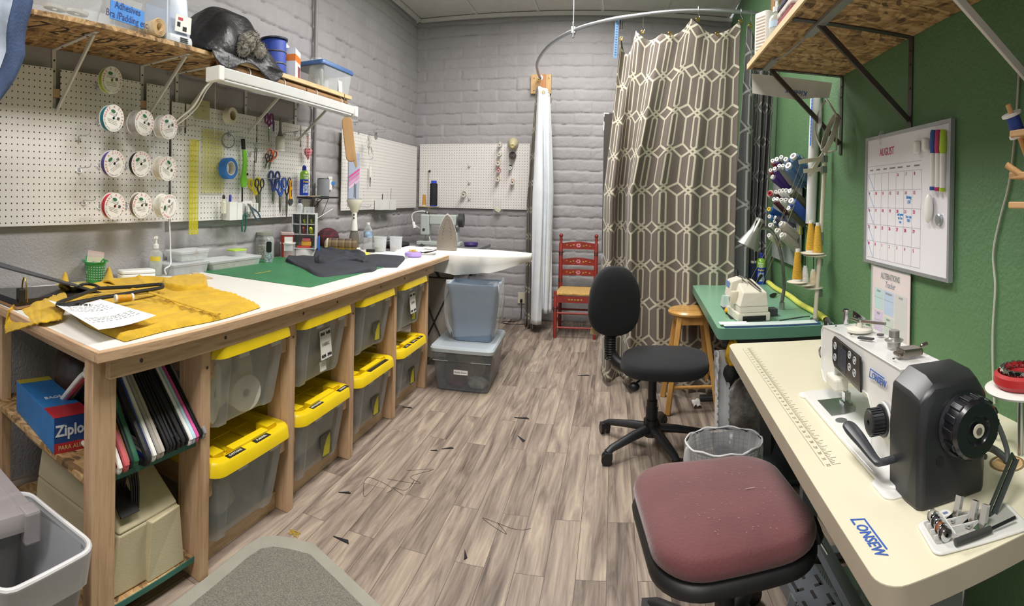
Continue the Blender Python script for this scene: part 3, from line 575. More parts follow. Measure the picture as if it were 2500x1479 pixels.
# black jacket with a fur cuff, thrown over the shelf edge
jk=T('jacket','black jacket with a grey fur cuff heaped on the shelf and drooping over its edge','jacket',(-2.0,2.25,BZ))
def jf(u,v):
    y=-.30+.60*u; e=1-(2*u-1)**2; top=.34*(e**.45)*(1-.28*u)*(1-.25*(1-u)**3)+.015
    prof=[(-.24,.0),(-.22,.5),(-.12,.95),(-.02,1.0),(.08,.82),(.14,.45),(.165,.12),(.175,-.02),(.178,-.05),(.176,-.055)]
    f=v*(len(prof)-1); i=min(int(f),len(prof)-2); f-=i; x=prof[i][0]*(1-f)+prof[i+1][0]*f; k=prof[i][1]*(1-f)+prof[i+1][1]*f
    fold=math.sin(u*16+v*6+3*vn(u*3,v*3))*.012+.05*(vn(u*5+2,v*5)-.5)
    z=top*k if k>0 else k*(1.1+.9*math.sin(u*7.5+1))*(e**.5)
    return (x+fold*.5*(k>0), y+.02*(vn(u*8,v*4)-.5), max(z+fold*(k>.1)*(e**.3),.002 if x<.155 else -9))
ob('body',MB().grid(jf,90,60),M('black_leather','#16161a',.42,var=.2,vs=20,bp=.4,bs=40),jk,smooth=80,solid=.004)
fm=M('grey_fur','#7d7870',.95,var=.45,vs=60)
fb=MB(); 
for cx,cy,cz,r in ((.16,-.02,.09,.062),(.165,.07,.07,.058),(.15,.03,.12,.055),(.165,-.06,.05,.05)):
    fb.sph(cx,cy,cz,r*.75,r,r*.85,14,9)
    for k in range(260):
        th=R.uniform(0,2*PI); ph=math.acos(R.uniform(-1,1)); d=Vector((math.sin(ph)*math.cos(th),math.sin(ph)*math.sin(th),math.cos(ph))); p=Vector((cx,cy,cz))+Vector((d.x*r*.75,d.y*r,d.z*r*.85)); q=p+d*.018+Vector((R.uniform(-.008,.008),R.uniform(-.008,.008),-.007)); sd=d.cross(Vector((.3,.5,.8))).normalized()*.0022
        fb.add([p-sd,p+sd,q],[(0,1,2)])
ob('fur_cuff',fb,fm,jk,smooth=0,label='grey fur cuff')
# blue webbing spool, carton, jar, lidded bin
P=on(668,150,0,-2.0); t=T('webbing_spool','big spool of royal blue webbing standing on the shelf behind the jacket','spool',(-2.0,P.y,BZ))
ob('webbing',MB().lathe([(.075,.006),(.078,.01),(.078,.225),(.075,.23)],36),M('royal_blue_webbing','#1f3f9e',.6,var=.08),t); ob('flange',MB().lathe([(0,.226),(.088,.226),(.088,.236),(0,.236)],36),M('navy_flange','#1c2336',.5),t); ob('flange',MB().lathe([(0,0),(.088,0),(.088,.006),(0,.006)],36),MATS['navy_flange'],t)
m=MB(); m.torus(0,0,.085,.079,.004,'z',36,6); m.torus(0,0,.155,.079,.004,'z',36,6); ob('pale_band',m,steel,t)
a=on(700,150,0,-1.93).y; b=on(752,150,0,-1.93).y
t=T('carton','orange and white carton with round icons down its end, on the shelf','box',(-1.98,(a+b)/2,BZ),LZ+.35); 
ob('carton',MB().box(-.07,.07,-.045,.045,0,.20),M('carton_white','#e6e4e0',.5),t,smooth=0); ob('orange_band',MB().box(-.0705,.0705,-.0455,.0455,.125,.165),M('orange_print','#e07a22',.5),t,smooth=0); ob('hang_flap',MB().box(-.07,.06,.03,.032,.20,.245).box(-.07,-.02,-.04,.03,.20,.203),M('carton_white',''),t,smooth=0)
m=MB(); [m.cyl((.0706,0,.03+.03*k),(.0712,0,.03+.03*k),.012,n=16) for k in (0,1,2,3)]; ob('icons',m,M('icon_mix','#4a6a78',.5,var=.5,vs=30),t); ob('photo_panel',MB().box(.0,.06,-.0462,-.0458,.015,.105),M('photo_red','#8e4a50',.5,var=.3,vs=40),t,smooth=0)
P=on(772,170,0,-1.97); t=T('glass_jar','empty clear glass jar without a lid, on the shelf beside the carton','jar',(-1.97,P.y,BZ)); ob('glass',MB().lathe([(0,.003),(.048,.003),(.052,.015),(.052,.14),(.036,.175),(.034,.185),(.037,.19),(.037,.215),(.034,.215),(.032,.185),(.049,.14),(.049,.016),(0,.008)],28,close=False),glass,t)
t,w_=shelfbox('clear_bin','clear bin with a blue lid holding small jars, at the far end of the shelf','storage box',(790,862),-1.89,.26,MATS['shelf_clear'],.165,.88,None,M('blue_lid','#3f6296',.4),.03)
ob('price_label',MB().cb(.035,-.13,.05,.05,.0015,.075),paper,t,rot=(-.06,0,0),smooth=0); q=t.location
for k,(dx,dy) in enumerate(((0,-.10),(.02,-.02),(-.03,.06))):
    j=T('small_jar','small jar inside the blue-lidded bin on the shelf','jar',(q.x+dx,q.y+dy,BZ+.004),0,'jars in the blue-lidded bin'); ob('glass',MB().lathe([(0,0),(.035,0),(.036,.09),(.03,.10)],18),frost,j); ob('lid',MB().lathe([(.033,.1),(.033,.12),(0,.12)],18),M('gold_lid','#b79a62',.35,.6),j)
# ------- zipper-tape rolls on pegs
def glyphs(body,r,size,a0,a1,mb,z):
    n_=len(body)
    for k,ch in enumerate(body):
        if ch==' ': continue
        cu=bpy.data.curves.new('g','FONT'); cu.body=ch; cu.size=size; cu.align_x='CENTER'; cu.align_y='CENTER'; cu.resolution_u=1; o=bpy.data.objects.new('g',cu); COL.objects.link(o); bpy.context.view_layer.update()
        me=bpy.data.meshes.new_from_object(o.evaluated_get(bpy.context.evaluated_depsgraph_get())); a=a0+(a1-a0)*k/max(1,n_-1); mb.T=Matrix.Translation((r*math.cos(a),z,r*math.sin(a)))@Matrix.Rotation(-(a-PI/2),4,'Y')@Matrix.Rotation(PI/2,4,'X')
        mb.add([v.co for v in me.vertices],[tuple(p.vertices) for p in me.polygons]); bpy.data.objects.remove(o); bpy.data.meshes.remove(me); bpy.data.curves.remove(cu)
    mb.T=Matrix.Identity(4)
RL=.063
gm=MB(); glyphs('MAKE A ZIPPER',RL*.82,.017,PI*1.02,-.05*PI,gm,-.0305); g2=MB(); glyphs('12 ZIPPER PULLS - 5-1/2 YD. ROLL',RL*.87,.0085,PI*1.06,PI*1.90,g2,-.0305)
ringtxt=M('red_print','#c2303e',.6); g3=MB(); [g3.cb(x,-.0304,z,w_,.0006,.002) for x,z,w_ in ((-.008,-.012,.06),(-.002,-.019,.062),(0,-.026,.055),(-.012,.012,.045),(-.01,.019,.04))]
g4=MB().at((0.02,-.0304,.006)); [g4.cb(.002*k,0,0,.001,.0006,.014) for k in range(8)]
oval=MB().at((-.012,-.0304,.030),(PI/2,0,0)).lathe([(0,0),(.014,0),(.014,.0006),(0,.0006)],20,1,.55); lblmat=M('roll_label','#e9e6e2',.5,var=.02)
cache={}
def hook(P,label,rz=LZ,L_=.10,group='bare pegboard hooks',down=.03):
    t=T('pegboard_hook',label,'hook',P,rz,group); key=round(L_,3)
    if key not in cache:
        o=ob('wire',MB().tube(bez([(0,.004,0),(0,-.006,.004),(0,-.5*L_,.004),(0,-L_,.006),(0,-L_-.012,.022)],5),.0022,6).tube([(0,-.004,.004),(0,-.005,-down)],.0022,6).tube(bez([(-.014,.002,.0),(-.013,-.005,-.014),(0,-.006,-.019),(.013,-.005,-.014),(.014,.002,.0)],4),.0018,6),steel,t); cache[key]=o.data
    else: o=bpy.data.objects.new('wire',cache[key]); COL.objects.link(o); o.parent=t
    return t
def zroll(px,py,col,label,thick=.034,off=.105,second=None,rotz=0.0,text_turn=0):
    P=on(px,py,0,WX1+off); t=T('ribbon_roll',label,'ribbon roll',P,LZ,'zipper tape rolls on the big pegboard',rot=(.06,0,LZ+rotz))
    def disc(nm,y0,y1,r,mat): 
        return ob(nm,MB().at(rot=(PI/2,0,0)).ring(.007,r,-y1,-y0,36),mat,t,smooth=40)
    disc('label_disc',-.0300,-.0285,RL,lblmat); disc('back_disc',-.0285+thick,-.0285+thick+.0015,RL,lblmat); disc('tape',-.0285,-.0285+thick,RL-.006,M('tape_'+col,col,.6,var=.15,vs=30))
    for nm,mesh,mt in (('red_lettering',gm,ringtxt),('black_lettering',g2,ink),('print_lines',g3,M('grey_print','#a09c98',.6)),('barcode',g4,ink),('logo',oval,M('logo_green','#2f6b46',.5))):
        key=('z',nm)
        if key not in cache: cache[key]=ob(nm,mesh,mt,t,smooth=0).data; o=t.children[-1]
        else: o=bpy.data.objects.new(nm,cache[key]); COL.objects.link(o); o.parent=t
        o.rotation_euler=(0,text_turn,0)
    return t
for px,py,col,lb,th,tt in ((265,197,'#b4c832','lime-edged zipper tape roll, alone at the top of the pegboard',.03,-.1),(269,289,'#1f7f92','teal zipper tape roll, below the lime one',.036,.25),(344,300,'#b9b4b2','grey double zipper tape roll in the middle of the upper row',.07,.35),(403,310,'#dcd9d4','white double zipper tape roll at the far end of the upper row',.055,-.2),
    (271,399,'#5a4a94','purple zipper tape roll at the near end of the middle row',.034,-.6),(336,400,'#17171a','black zipper tape roll in the centre of the middle row',.03,-.5),(401,411,'#e4dccb','ivory double zipper tape roll at the far end of the middle row',.06,.5),
    (272,502,'#c83040','red zipper tape roll at the near end of the bottom row',.034,.3),(338,500,'#7d6f5e','taupe zipper tape roll in the middle of the bottom row',.03,.1),(404,503,'#ece6d8','cream double zipper tape roll at the far end of the bottom row',.06,-1.4)):
    zroll(px,py,col,lb,th,.105,None,0,tt); P=on(px,py,0,WX1+.105); hook((WX1-.001,P.y,P.z),'wire hook carrying one of the zipper tape rolls',L_=.15,group='hooks carrying the zipper tape rolls')
for px,py in ((190,335),(192,412),(203,490)): hook(on(px,py,0,WX1-.001),'empty wire hook on the bare left part of the big pegboard')
# ================================================================= TOOLS ON THE SECOND PEGBOARD (front plane x=WX)
def wp(px,py,off=.02): return on(px,py,0,WX+off)
def mm(P): return rho(P)/FV # metres per photo pixel, vertically
rul=CL('yellow_acrylic','#e3dc3a',.10,.2,.25); rline=M('ruler_line','#c9bf22',.5)
# long ruler
P,w_,h_=span(460,341,486,571,WX+.03); t=T('quilting_ruler','long narrow see-through yellow ruler hanging past the lower edge of the pegboard','ruler',(P.x,P.y,P.z),LZ); w_=.075
ob('blade',MB().box(-w_/2,w_/2,-.0015,.0015,-h_/2,h_/2),CL('yellow_acrylic_deep','#ddd62e',.32,.2,.2),t,smooth=0); m=MB()
nl=int(h_/.0292)
for k in range(nl+1): m.cb(0,-.002,-h_/2+k*h_/nl,w_,.001,.0035)
for x in (-.035,-.012,.012,.035): m.cb(x,-.002,0,.003,.001,h_)
for k in range(0,nl,2): m.bar((-.012,-.002,-h_/2+k*h_/nl),(.012,-.002,-h_/2+(k+1)*h_/nl),.003,.001,(0,1,0))
ob('grid_lines',m,rline,t,smooth=0); hook(wp(474,346,.001),'wire hook holding the long yellow ruler',L_=.06)
# square ruler
P,w_,h_=span(493,319,546,470,WX+.012); t=T('quilting_ruler','wide see-through yellow grid ruler on the pegboard beside the painter\'s tape','ruler',(P.x,P.y,P.z),LZ)
ob('blade',MB().box(-w_/2,w_/2,-.0015,.0015,-h_/2,h_/2),CL('yellow_acrylic_pale','#e3e08a',.14,.2,.2),t,smooth=0); m=MB()
for k in range(13): m.cb(0,-.002,-h_/2+k*h_/12,w_,.001,.0016)
for k in range(9): m.cb(-w_/2+k*w_/8,-.002,0,.0016,.001,h_)
ob('grid_lines',m,rline,t,smooth=0)
P,w_,h_=span(475,245,512,292,WX+.008); t=T('template','small pale yellow plastic template near the top of the pegboard','template',(P.x,P.y,P.z),LZ); ob('sheet',MB().box(-w_/2,w_/2,-.001,.001,-h_/2,h_/2),CL('template_yellow','#d6d29a',.4,.3,.2),t,smooth=0)
ob('print',MB().cb(0,-.0015,.02,.03,.0006,.004).cb(.01,-.0015,.0,.02,.0006,.003),M('print_olive','#8f8b5a',.6),t,smooth=0)
def tape(px,py,rpx,thick,col,label,off=.05,core='#b9a888',in_=.62,tilt=0.0):
    P=wp(px,py,off); r=rpx*mm(P); t=T('tape_roll',label,'tape',P,LZ,rot=(tilt,0,LZ))
    ob('tape',MB().at(rot=(PI/2,0,0)).ring(r*in_,r,-thick/2,thick/2,36),M('tape_'+col,col,.6,var=.06),t); ob('core',MB().at(rot=(PI/2,0,0)).ring(r*in_*.88,r*in_,-thick/2,thick/2,30),M('core_'+core,core,.7),t); return t
tape(562,283,20,.045,'#ded6c2','cream masking tape roll hanging below the pull chain')
tape(557,411,26,.05,'#2f74c4','blue painter\'s tape roll hanging beside the green lighter','.05' and .055,'#d8d4cc',.66)
P=wp(557,343,.07); t=T('wire_coil','coil of thin grey wire hung on a long hook','wire',P,LZ-.4); m=MB(); [m.torus(R.uniform(-.002,.002),-.003*k,R.uniform(-.002,.002),.045-.001*k,.002,'y',30,5) for k in range(4)]; m.cyl((0,-.005,.03),(0,-.005,.055),.004,n=8); ob('coil',m,M('galvanised','#8d9092',.4,.7),t); hook(wp(557,325,.001),'long hook carrying the wire coil',L_=.12)
# green grip lighter
P=wp(597,412,.035); t=T('long_lighter','lime green and black gas lighter with a long barrel, hanging upright','lighter',P,LZ,rot=(0,-.10,LZ-.4)); lime=M('lime_plastic','#7fca3c',.35)
ob('grip',MB().prism([(.012,.12),(.022,.10),(.018,.02),(.006,-.045),(.012,-.075),(.0,-.11),(-.03,-.115),(-.036,-.07),(-.02,-.02),(-.006,.05),(-.006,.115)],-.012,.012,'xz'),lime,t,bev=.004); ob('cap',MB().box(-.008,.014,-.011,.011,.12,.185),black,t,smooth=0,bev=.003); ob('trigger',MB().cb(.016,0,-.035,.014,.014,.016),black,t,smooth=0,bev=.003); ob('barrel',MB().cyl((-.026,0,-.11),(-.034,0,-.20),.0055),black,t)
m=MB().tube([wp(619,405,.01)-P,wp(620,465,.012)-P],.0022,6); P2=wp(620,430,.012); tag(ob('thin_rod',MB().cyl((0,0,-.10),(0,0,.10),.0025),black,loc=P2),'thin black rod hanging right of the green lighter','rod')
# scissors and shears
def scissors(px,py,hpx,label,hcol,bl=.5,spread=.12,off=.04,ring=(.30,.20),blunt=False,thick=.007,rot=0,inner=None,bladew=.055,hang=True):
    P=wp(px,py,off); h=hpx*mm(P); t=T('scissors',label,'scissors',P,LZ,rot=(0,rot,LZ-.55)); hm=M('handle_'+hcol,hcol,.35,var=.04); zp=.5*h-h*(1-bl)
    for sgn in (-1,1):
        cx=sgn*h*ring[1]*.62; cz=.5*h-h*ring[0]*.5
        pts=[(cx+h*ring[1]*.42*math.cos(a),-.002*sgn,cz+h*ring[0]*.46*math.sin(a)) for a in [2*PI*k/22 for k in range(22)]]
        m=MB().tube(pts,thick,8,closed=True); m.tube(bez([(cx-sgn*h*.02,-.002*sgn,cz-h*ring[0]*.44),(sgn*h*.03,-.002*sgn,zp+h*.06),(-sgn*h*.005,-.002*sgn,zp)],4),thick*1.15,8); ob('handle',m,hm,t)
        if inner: ob('grip_lining',MB().tube([(cx+(x-cx)*.84,y-.002,cz+(z-cz)*.86) for x,y,z in pts],thick*.6,6,closed=True),M('lining_'+inner,inner,.5),t)
        bw=h*bladew; tip=-.5*h; 
        ob('blade',MB().prism([(-sgn*bw*.2,zp+h*.02),(sgn*bw*.8,zp),(sgn*(bw*.7+h*spread*.1),zp*.4+tip*.6),(sgn*(h*spread*.12+(bw*.3 if blunt else 0)),tip),(sgn*h*spread*.1-sgn*.001,tip),(-sgn*bw*.3,zp-h*.05)],-.0025*sgn-.001,-.0025*sgn+.001,'xz'),M('blade_steel','#a7a49d',.25,.9,var=.05),t,smooth=0)
    ob('pivot',MB().cyl((0,-.005,zp-.01),(0,.004,zp-.01),.0045,n=12),chrome,t); return t
scissors(625,470,70,'yellow-handled scissors hanging behind the black shears','#e0cc2a',.42,.1,.03,(.34,.22),False,.009,-.18)
scissors(633,477,82,'black-handled steel shears beside the yellow scissors','#15151a',.55,.03,.06,(.28,.14),True,.0045,0,None,.07)
scissors(668,458,80,'dark blue long-nosed pinking shears left of the bright blue scissors','#34457e',.40,.1,.03,(.3,.17),True,.008,.05)
scissors(684,478,88,'bright blue scissors with pale linings inside the handles','#2c55b4',.50,.03,.05,(.34,.17),False,.0085,0,'#c4cede',.05)
scissors(700,485,104,'slim black-handled scissors with long blade beside the orange cutter','#1b1b1e',.58,.02,.035,(.25,.10),False,.005,0,None,.035)
scissors(657,312,70,'purple scissors hanging at the top of the pegboard','#7d2f72',.55,.05,.04,(.36,.15),False,.006,0)
scissors(661,391,52,'small orange and black scissors under the lint roller','#d6602a',.42,.2,.04,(.36,.22),False,.006,.25,'#22201f')
scissors(652,395,40,'tiny dark-handled scissors beside the orange ones','#3a2b28',.45,.2,.03,(.34,.22),False,.005,.35)
P=wp(668,310,.04); t=T('seam_ripper','purple seam ripper hanging beside the purple scissors','seam ripper',P,LZ); ob('handle',MB().lathe([(0,-.03),(.006,-.028),(.007,.03),(.004,.04),(0,.042)],12),M('purple_plastic','#5b3f8c',.35),t); ob('blade',MB().cyl((0,0,-.03),(0,0,-.052),.002),steel,t)
P=wp(624,378,.06); t=T('tweezers','bunch of steel tweezers and thread snips on a long hook','tweezers',P,LZ); m=MB(); [m.tube(bez([(.004*k,-.004*abs(k),.045),(.007*k,0,.01),(.004*k,0,-.05)],4),.002,5) for k in (-2,-1,1,2)]; m.torus(0,0,.035,.011,.002,'y',16,5); ob('legs',m,M('aged_steel','#7e7c74',.35,.8),t); hook(wp(624,352,.001),'long hook holding the tweezers',L_=.14)
P=wp(684,340,.06); t=T('lint_roller','grey-handled lint roller hanging head down','lint roller',P,LZ); ob('sleeve',MB().lathe([(.018,-.075),(.033,-.072),(.033,.012),(.028,.02),(0,.02)],26),M('roller_paper','#b9b6a9',.6),t); ob('end_ring',MB().lathe([(.012,-.078),(.033,-.079),(.034,-.07)],26,close=False),white,t); ob('handle',MB().lathe([(.028,.02),(.022,.03),(.0115,.06),(.010,.10),(.011,.13),(.007,.142),(0,.144)],20,1,.7),M('grey_handle','#6f6e6b',.4),t); hook(wp(684,300,.001),'hook carrying the lint roller',L_=.10)
# gingham heart
P=wp(752,372,.05); t=T('gingham_heart','red and white gingham fabric heart on a striped ribbon','ornament',P,LZ-.6)
def ging():
    m,nt,b=_new('gingham'); sp=N(nt,'ShaderNodeSeparateXYZ'); nt.links.new(coords(nt,(1,1,1)),sp.inputs[0]); o=[]
    for ax in (0,2):
        d=N(nt,'ShaderNodeMath',operation='DIVIDE'); d.inputs[1].default_value=.011; nt.links.new(sp.outputs[ax],d.inputs[0]); f=N(nt,'ShaderNodeMath',operation='FRACT'); nt.links.new(d.outputs[0],f.inputs[0]); g=N(nt,'ShaderNodeMath',operation='GREATER_THAN'); g.inputs[1].default_value=.5; nt.links.new(f.outputs[0],g.inputs[0]); o.append(g)
    a=N(nt,'ShaderNodeMath',operation='ADD'); nt.links.new(o[0].outputs[0],a.inputs[0]); nt.links.new(o[1].outputs[0],a.inputs[1]); h=N(nt,'ShaderNodeMath',operation='MULTIPLY'); h.inputs[1].default_value=.5; nt.links.new(a.outputs[0],h.inputs[0])
    nt.links.new(ramp(nt,h.outputs[0],[(0,hx('#e6dcd8')),(.5,hx('#cc6a78')),(1,hx('#a8283c'))]),b.inputs['Base Color']); b.inputs['Roughness'].default_value=.85; return m
def heart(u,v):
    a=2*PI*u; x=.016*math.sin(a)**3*2.1; z=(.013*math.cos(a)-.005*math.cos(2*a)-.002*math.cos(3*a)-.001*math.cos(4*a))*3.0; k=math.sin(PI*v); return (x*k**.5,-.020*math.cos(PI*v),z*k**.5-.004)
ob('heart',MB().grid(heart,34,12,cu=True),ging(),t,smooth=70); ob('ribbon',MB().box(-.003,.003,-.001,.001,.02,.125).box(-.012,-.007,-.001,.001,.02,.12),M('striped_ribbon','#c98c94',.7,var=.3,vs=200),t,smooth=0); hook(wp(750,325,.001),'hook above the gingham heart',L_=.05)
# orange rotary cutter
P=wp(709,470,.055); t=T('rotary_cutter','orange rotary cutter with a black blade guard','rotary cutter',P,LZ); ob('handle',MB().prism([(-.011,.085),(.012,.088),(.014,.0),(.018,-.04),(-.004,-.05),(-.013,-.03),(-.012,.02)],-.006,.006,'xz'),M('orange_plastic','#eda71c',.35),t,bev=.003); ob('slot',MB().cb(.002,-.0065,.055,.007,.002,.03).cb(.003,-.0065,-.005,.008,.002,.045),M('slot_dark','#2b1a10',.5),t,smooth=0); ob('wheel',MB().cyl((.006,.004,-.062),(.006,-.004,-.062),.024,n=26),dgrey,t); ob('blade',MB().cyl((.006,.006,-.066),(.006,.0045,-.066),.028,n=30),steel,t)
hook(wp(676,437,.001),'long double hook carrying the blue scissors and the cutter',L_=.16); hook(wp(640,437,.001),'long hook carrying the yellow scissors',L_=.13)
for px,py in ((437,312),(720,322),(694,325),(610,372)): hook(wp(px,py,.001),'empty wire hook among the tools on the second pegboard',L_=.12)
# holder cups
P,w_,h_=span(551,492,571,537,WX+.035); t=T('tool_cup','white open-topped cup clipped to the pegboard, nearer of the pair','cup',(P.x,P.y,P.z),LZ,'white cups on the second pegboard')
def cup(t,w_,h_,d=.06):
    m=MB()
    for x0,x1,y0,y1 in ((-w_/2,w_/2,-d/2,-d/2+.003),(-w_/2,w_/2,d/2-.003,d/2),(-w_/2,-w_/2+.003,-d/2+.003,d/2-.003),(w_/2-.003,w_/2,-d/2+.003,d/2-.003)): m.box(x0,x1,y0,y1,-h_/2,h_/2)
    m.box(-w_/2+.003,w_/2-.003,-d/2+.003,d/2-.003,-h_/2,-h_/2+.003); ob('cup',m,white,t,smooth=0)
cup(t,.07,h_); pa=T('marker_pen','blue-capped pen standing in the white pegboard cup','pen',P+Vector((.0,.0,.02)),LZ,rot=(0,.03,LZ)); ob('barrel',MB().cyl((0,0,-.06),(0,0,.02),.006),white,pa); ob('cap',MB().lathe([(.0085,.02),(.0085,.07),(.004,.078),(0,.078)],14),M('cap_blue','#2439a8',.35),pa)
P2,w2,h2=span(572,494,582,536,WX+.035); t=T('tool_cup','white open-topped cup on the pegboard with the black barrel in it','cup',(P2.x,P2.y,P2.z),LZ); cup(t,.05,h2)
P3=wp(546,498,.045); t=T('glue_bottle','small cream bottle with a black cap, clipped left of the white cups','bottle',P3,LZ); ob('bottle',MB().lathe([(0,-.055),(.017,-.055),(.017,.01),(.011,.016),(.010,.03),(0,.03)],18),M('cream_bottle','#d9d6c3',.4),t); ob('cap',MB().lathe([(.009,.03),(.009,.045),(.004,.056),(0,.056)],14),black,t)
P,w_,h_=span(584,490,620,533,WX+.02); t=T('tool_rack','white slotted plastic tool rack on the pegboard','rack',(P.x,P.y,P.z),LZ)
ob('plate',MB().prism([(-w_/2,h_*.5),(w_*.35,h_*.5),(w_*.42,h_*.1),(w_*.5,-.1*h_),(w_*.5,-.22*h_),(-w_/2,-h_*.3)],-.004,.004,'xz'),white,t,smooth=0); m=MB(); [m.cb(-w_*.35+w_*.2*k,-.022,h_*.12,.012,.035,h_*.5) for k in range(5)]; ob('fingers',m,white,t,smooth=0,bev=.003)
for (px,py,rot,col,lb) in ((597,532,.12,'#205a52','green-handled pliers hanging from the white rack'),(619,515,-.9,'#4a6378','grey-blue handled pliers lying across the white rack')):
    P=wp(px,py,.06); t=T('pliers',lb,'pliers',P,LZ,rot=(0,rot,LZ)); 
    for sg in (-1,1): ob('handle',MB().tube(bez([(sg*.003,0,.03),(sg*.016,0,-.01),(sg*.02,0,-.05),(sg*.012,0,-.085)],4),.0055,8),M('grip_'+col,col,.45),t)
    ob('jaws',MB().prism([(-.009,.02),(.009,.02),(.008,.045),(.002,.075),(-.002,.075),(-.008,.045)],-.004,.004,'xz'),steel,t,smooth=0)
# small black shelf at the conduit, with spray can and speaker
P=on(763,480,0,-2.19); t=T('small_shelf','small black shelf on wire brackets beside the conduit','shelf',P,LZ); ob('board',MB().box(-.115,.30,-.07,.075,-.012,0),M('black_board','#26262a',.5),t,smooth=0)
for x in (-.09,.16): ob('wire_bracket',MB().tube(bez([(x,.06,-.085),(x,.045,-.05),(x,.055,-.045),(x,.05,-.02),(x,-.05,-.015)],4),.003,6),black,t)
ob('leg_wire',MB().cyl((.10,-.03,-.012),(.045,.06,-.12),.003).tube([(.21,-.02,-.012),(.20,.04,-.15),(.16,.05,-.2)],.002,6),black,t)
for k,(x,col) in enumerate(((-.05,'#b9866a'),(.03,'#d8d4c4'),(.10,'#9fb08a'))): tag(ob('card',MB().cb(0,0,.002+.0024*k,.12,.09,.002),M('card_'+col,col,.7),loc=P+Vector((.0,x,0.0001)),rz=LZ+.1*k,smooth=0),'flat '+['tan','cream','green'][k]+' card lying on the small black shelf under the spray can','card')
def duster(P,label,rz,sc=1.0):
    t=T('duster_can',label,'spray can',P,rz); db=M('can_blue','#2244b4',.3,.2,var=.03); lg=M('can_lime','#8fc640',.3,.2)
    ob('can',MB().lathe([(0,0),(.033,0),(.034,.004),(.034,.15),(.034,.151)],28,close=False),db,t); ob('shoulder',MB().lathe([(.0341,.115),(.0341,.151),(.030,.165),(.016,.178),(0,.18)],28,close=False),lg,t); ob('nozzle',MB().lathe([(.014,.176),(.017,.178),(.016,.20),(.011,.214),(0,.216)],18).box(-.005,.005,-.02,0,.197,.206),M('cap_navy','#1f3192',.4),t,bev=.001)
    for z,body,mt,sz in ((.143,'Blow',white,.022),(.122,'Off',white,.024),(.098,'Duster',M('can_gold','#e0c13a',.4),.017)):
        mbx=MB(); cu=bpy.data.curves.new('g','FONT'); cu.body=body; cu.size=sz; cu.align_x='CENTER'; cu.align_y='CENTER'; cu.resolution_u=2; cu.offset=.0008; o=bpy.data.objects.new('g',cu); COL.objects.link(o); bpy.context.view_layer.update(); me=bpy.data.meshes.new_from_object(o.evaluated_get(bpy.context.evaluated_depsgraph_get()))
        mbx.add([(.0346*math.sin(v.co.x/.0346),-.0346*math.cos(v.co.x/.0346),z+v.co.y) for v in me.vertices],[tuple(p.vertices) for p in me.polygons]); bpy.data.objects.remove(o); ob('lettering',mbx,mt,t,smooth=0)
    ob('print',MB().add([(.0345*math.sin(a),-.0345*math.cos(a),z) for z in (.02,.08) for a in np.linspace(-.7,.7,9)],[(k,k+1,k+10,k+9) for k in range(8)]),M('can_print','#9aa6cf',.4,var=.5,vs=60),t); return t
P=on(742,476,0,-2.19); duster((P.x,P.y-.0,on(763,480,0,-2.19).z+.008),'blue and lime spray duster can on the small black shelf',LZ-.5)
P=on(789,475,0,-2.17); t=T('smart_speaker','grey fabric-covered cylinder speaker on the small black shelf','speaker',(P.x,P.y,on(763,480,0,-2.19).z+.0005),LZ); ob('body',MB().lathe([(0,0),(.045,0),(.049,.005),(.049,.125),(.045,.133),(0,.133)],32),M('speaker_cloth','#7d7f84',.85,var=.1,vs=300),t); ob('top_ring',MB().lathe([(.038,.1332),(.047,.1332),(.046,.1365),(.038,.136)],32,close=False),dgrey,t)
P=on(806,447,0,WX-.025); t=T('wall_note','white thermostat card on the wall held by blue tape','card',P,LZ); ob('card',MB().cb(0,0,0,.06,.006,.105),paper,t,smooth=0); ob('tape_strip',MB().cb(.045,-.004,0,.06,.001,.026),MATS['blue_tape'],t,smooth=0); ob('print',MB().cb(.005,-.0035,.03,.012,.001,.01).cb(.0,-.0035,.0,.006,.001,.006),M('grey_print',''),t,smooth=0)
# ================================================================= THIRD PEGBOARD (left wall, into the corner)
P=on(852,340,0,WX+.12); t=T('wooden_clapper','long rounded wooden pressing clapper hanging from a peg','clapper',P,LZ,rot=(0,-.14,.55)); wd=wood('clapper_wood','#c49a6a','#b0875a',2,5)
ob('board',MB().prism([(x,z) for x,z in rrect(.085,.36,.042,8)],-.016,.016,'xz'),wd,t,bev=.004); ob('tail',MB().prism([(.042,-.10),(.042,-.22),(.03,-.235),(.014,-.17),(.01,-.17)],-.010,.010,'xz'),wd,t,bev=.003); hook(on(846,300,0,WX+.001),'hook behind the wooden clapper',L_=.11); hook(on(858,390,0,WX+.001),'long hook under the wooden clapper',L_=.20)
P,w_,h_=span(846,372,882,500,WX+.012); t=T('ruler_packet','clear packet with a ruler and slanting pink stripes on a pegboard hook','packet',(P.x,P.y,P.z),LZ); w_=.20
ob('sleeve',MB().box(-w_/2,w_/2,-.003,.003,-h_/2,h_/2),CL('packet_blue','#c6d2ea',.5,.2,.3),t,smooth=0)
for k,cx_ in enumerate(('#e0559c','#e578b2','#eaa0ca','#efc4dd')): ob('pink_stripe',MB().prism([(-w_/2,.0-.03*k),(w_/2,.075-.03*k),(w_/2,.095-.03*k),(-w_/2,.02-.03*k)],-.0036,-.0031,'xz'),M('stripe_'+cx_,cx_,.5),t,smooth=0)
ob('print',MB().cb(.0,-.0035,-.10,.012,.0008,.12).cb(.03,-.0035,-.11,.01,.0008,.13),dgrey,t,smooth=0); ob('ruler',MB().cb(-.06,0,0,.012,.001,h_*.95),steel,t,smooth=0)
P=on(902,345,0,WX+.11); t=T('cord_bundle','bundle of white cord knotted on a long hook','cord',P,LZ); m=MB()
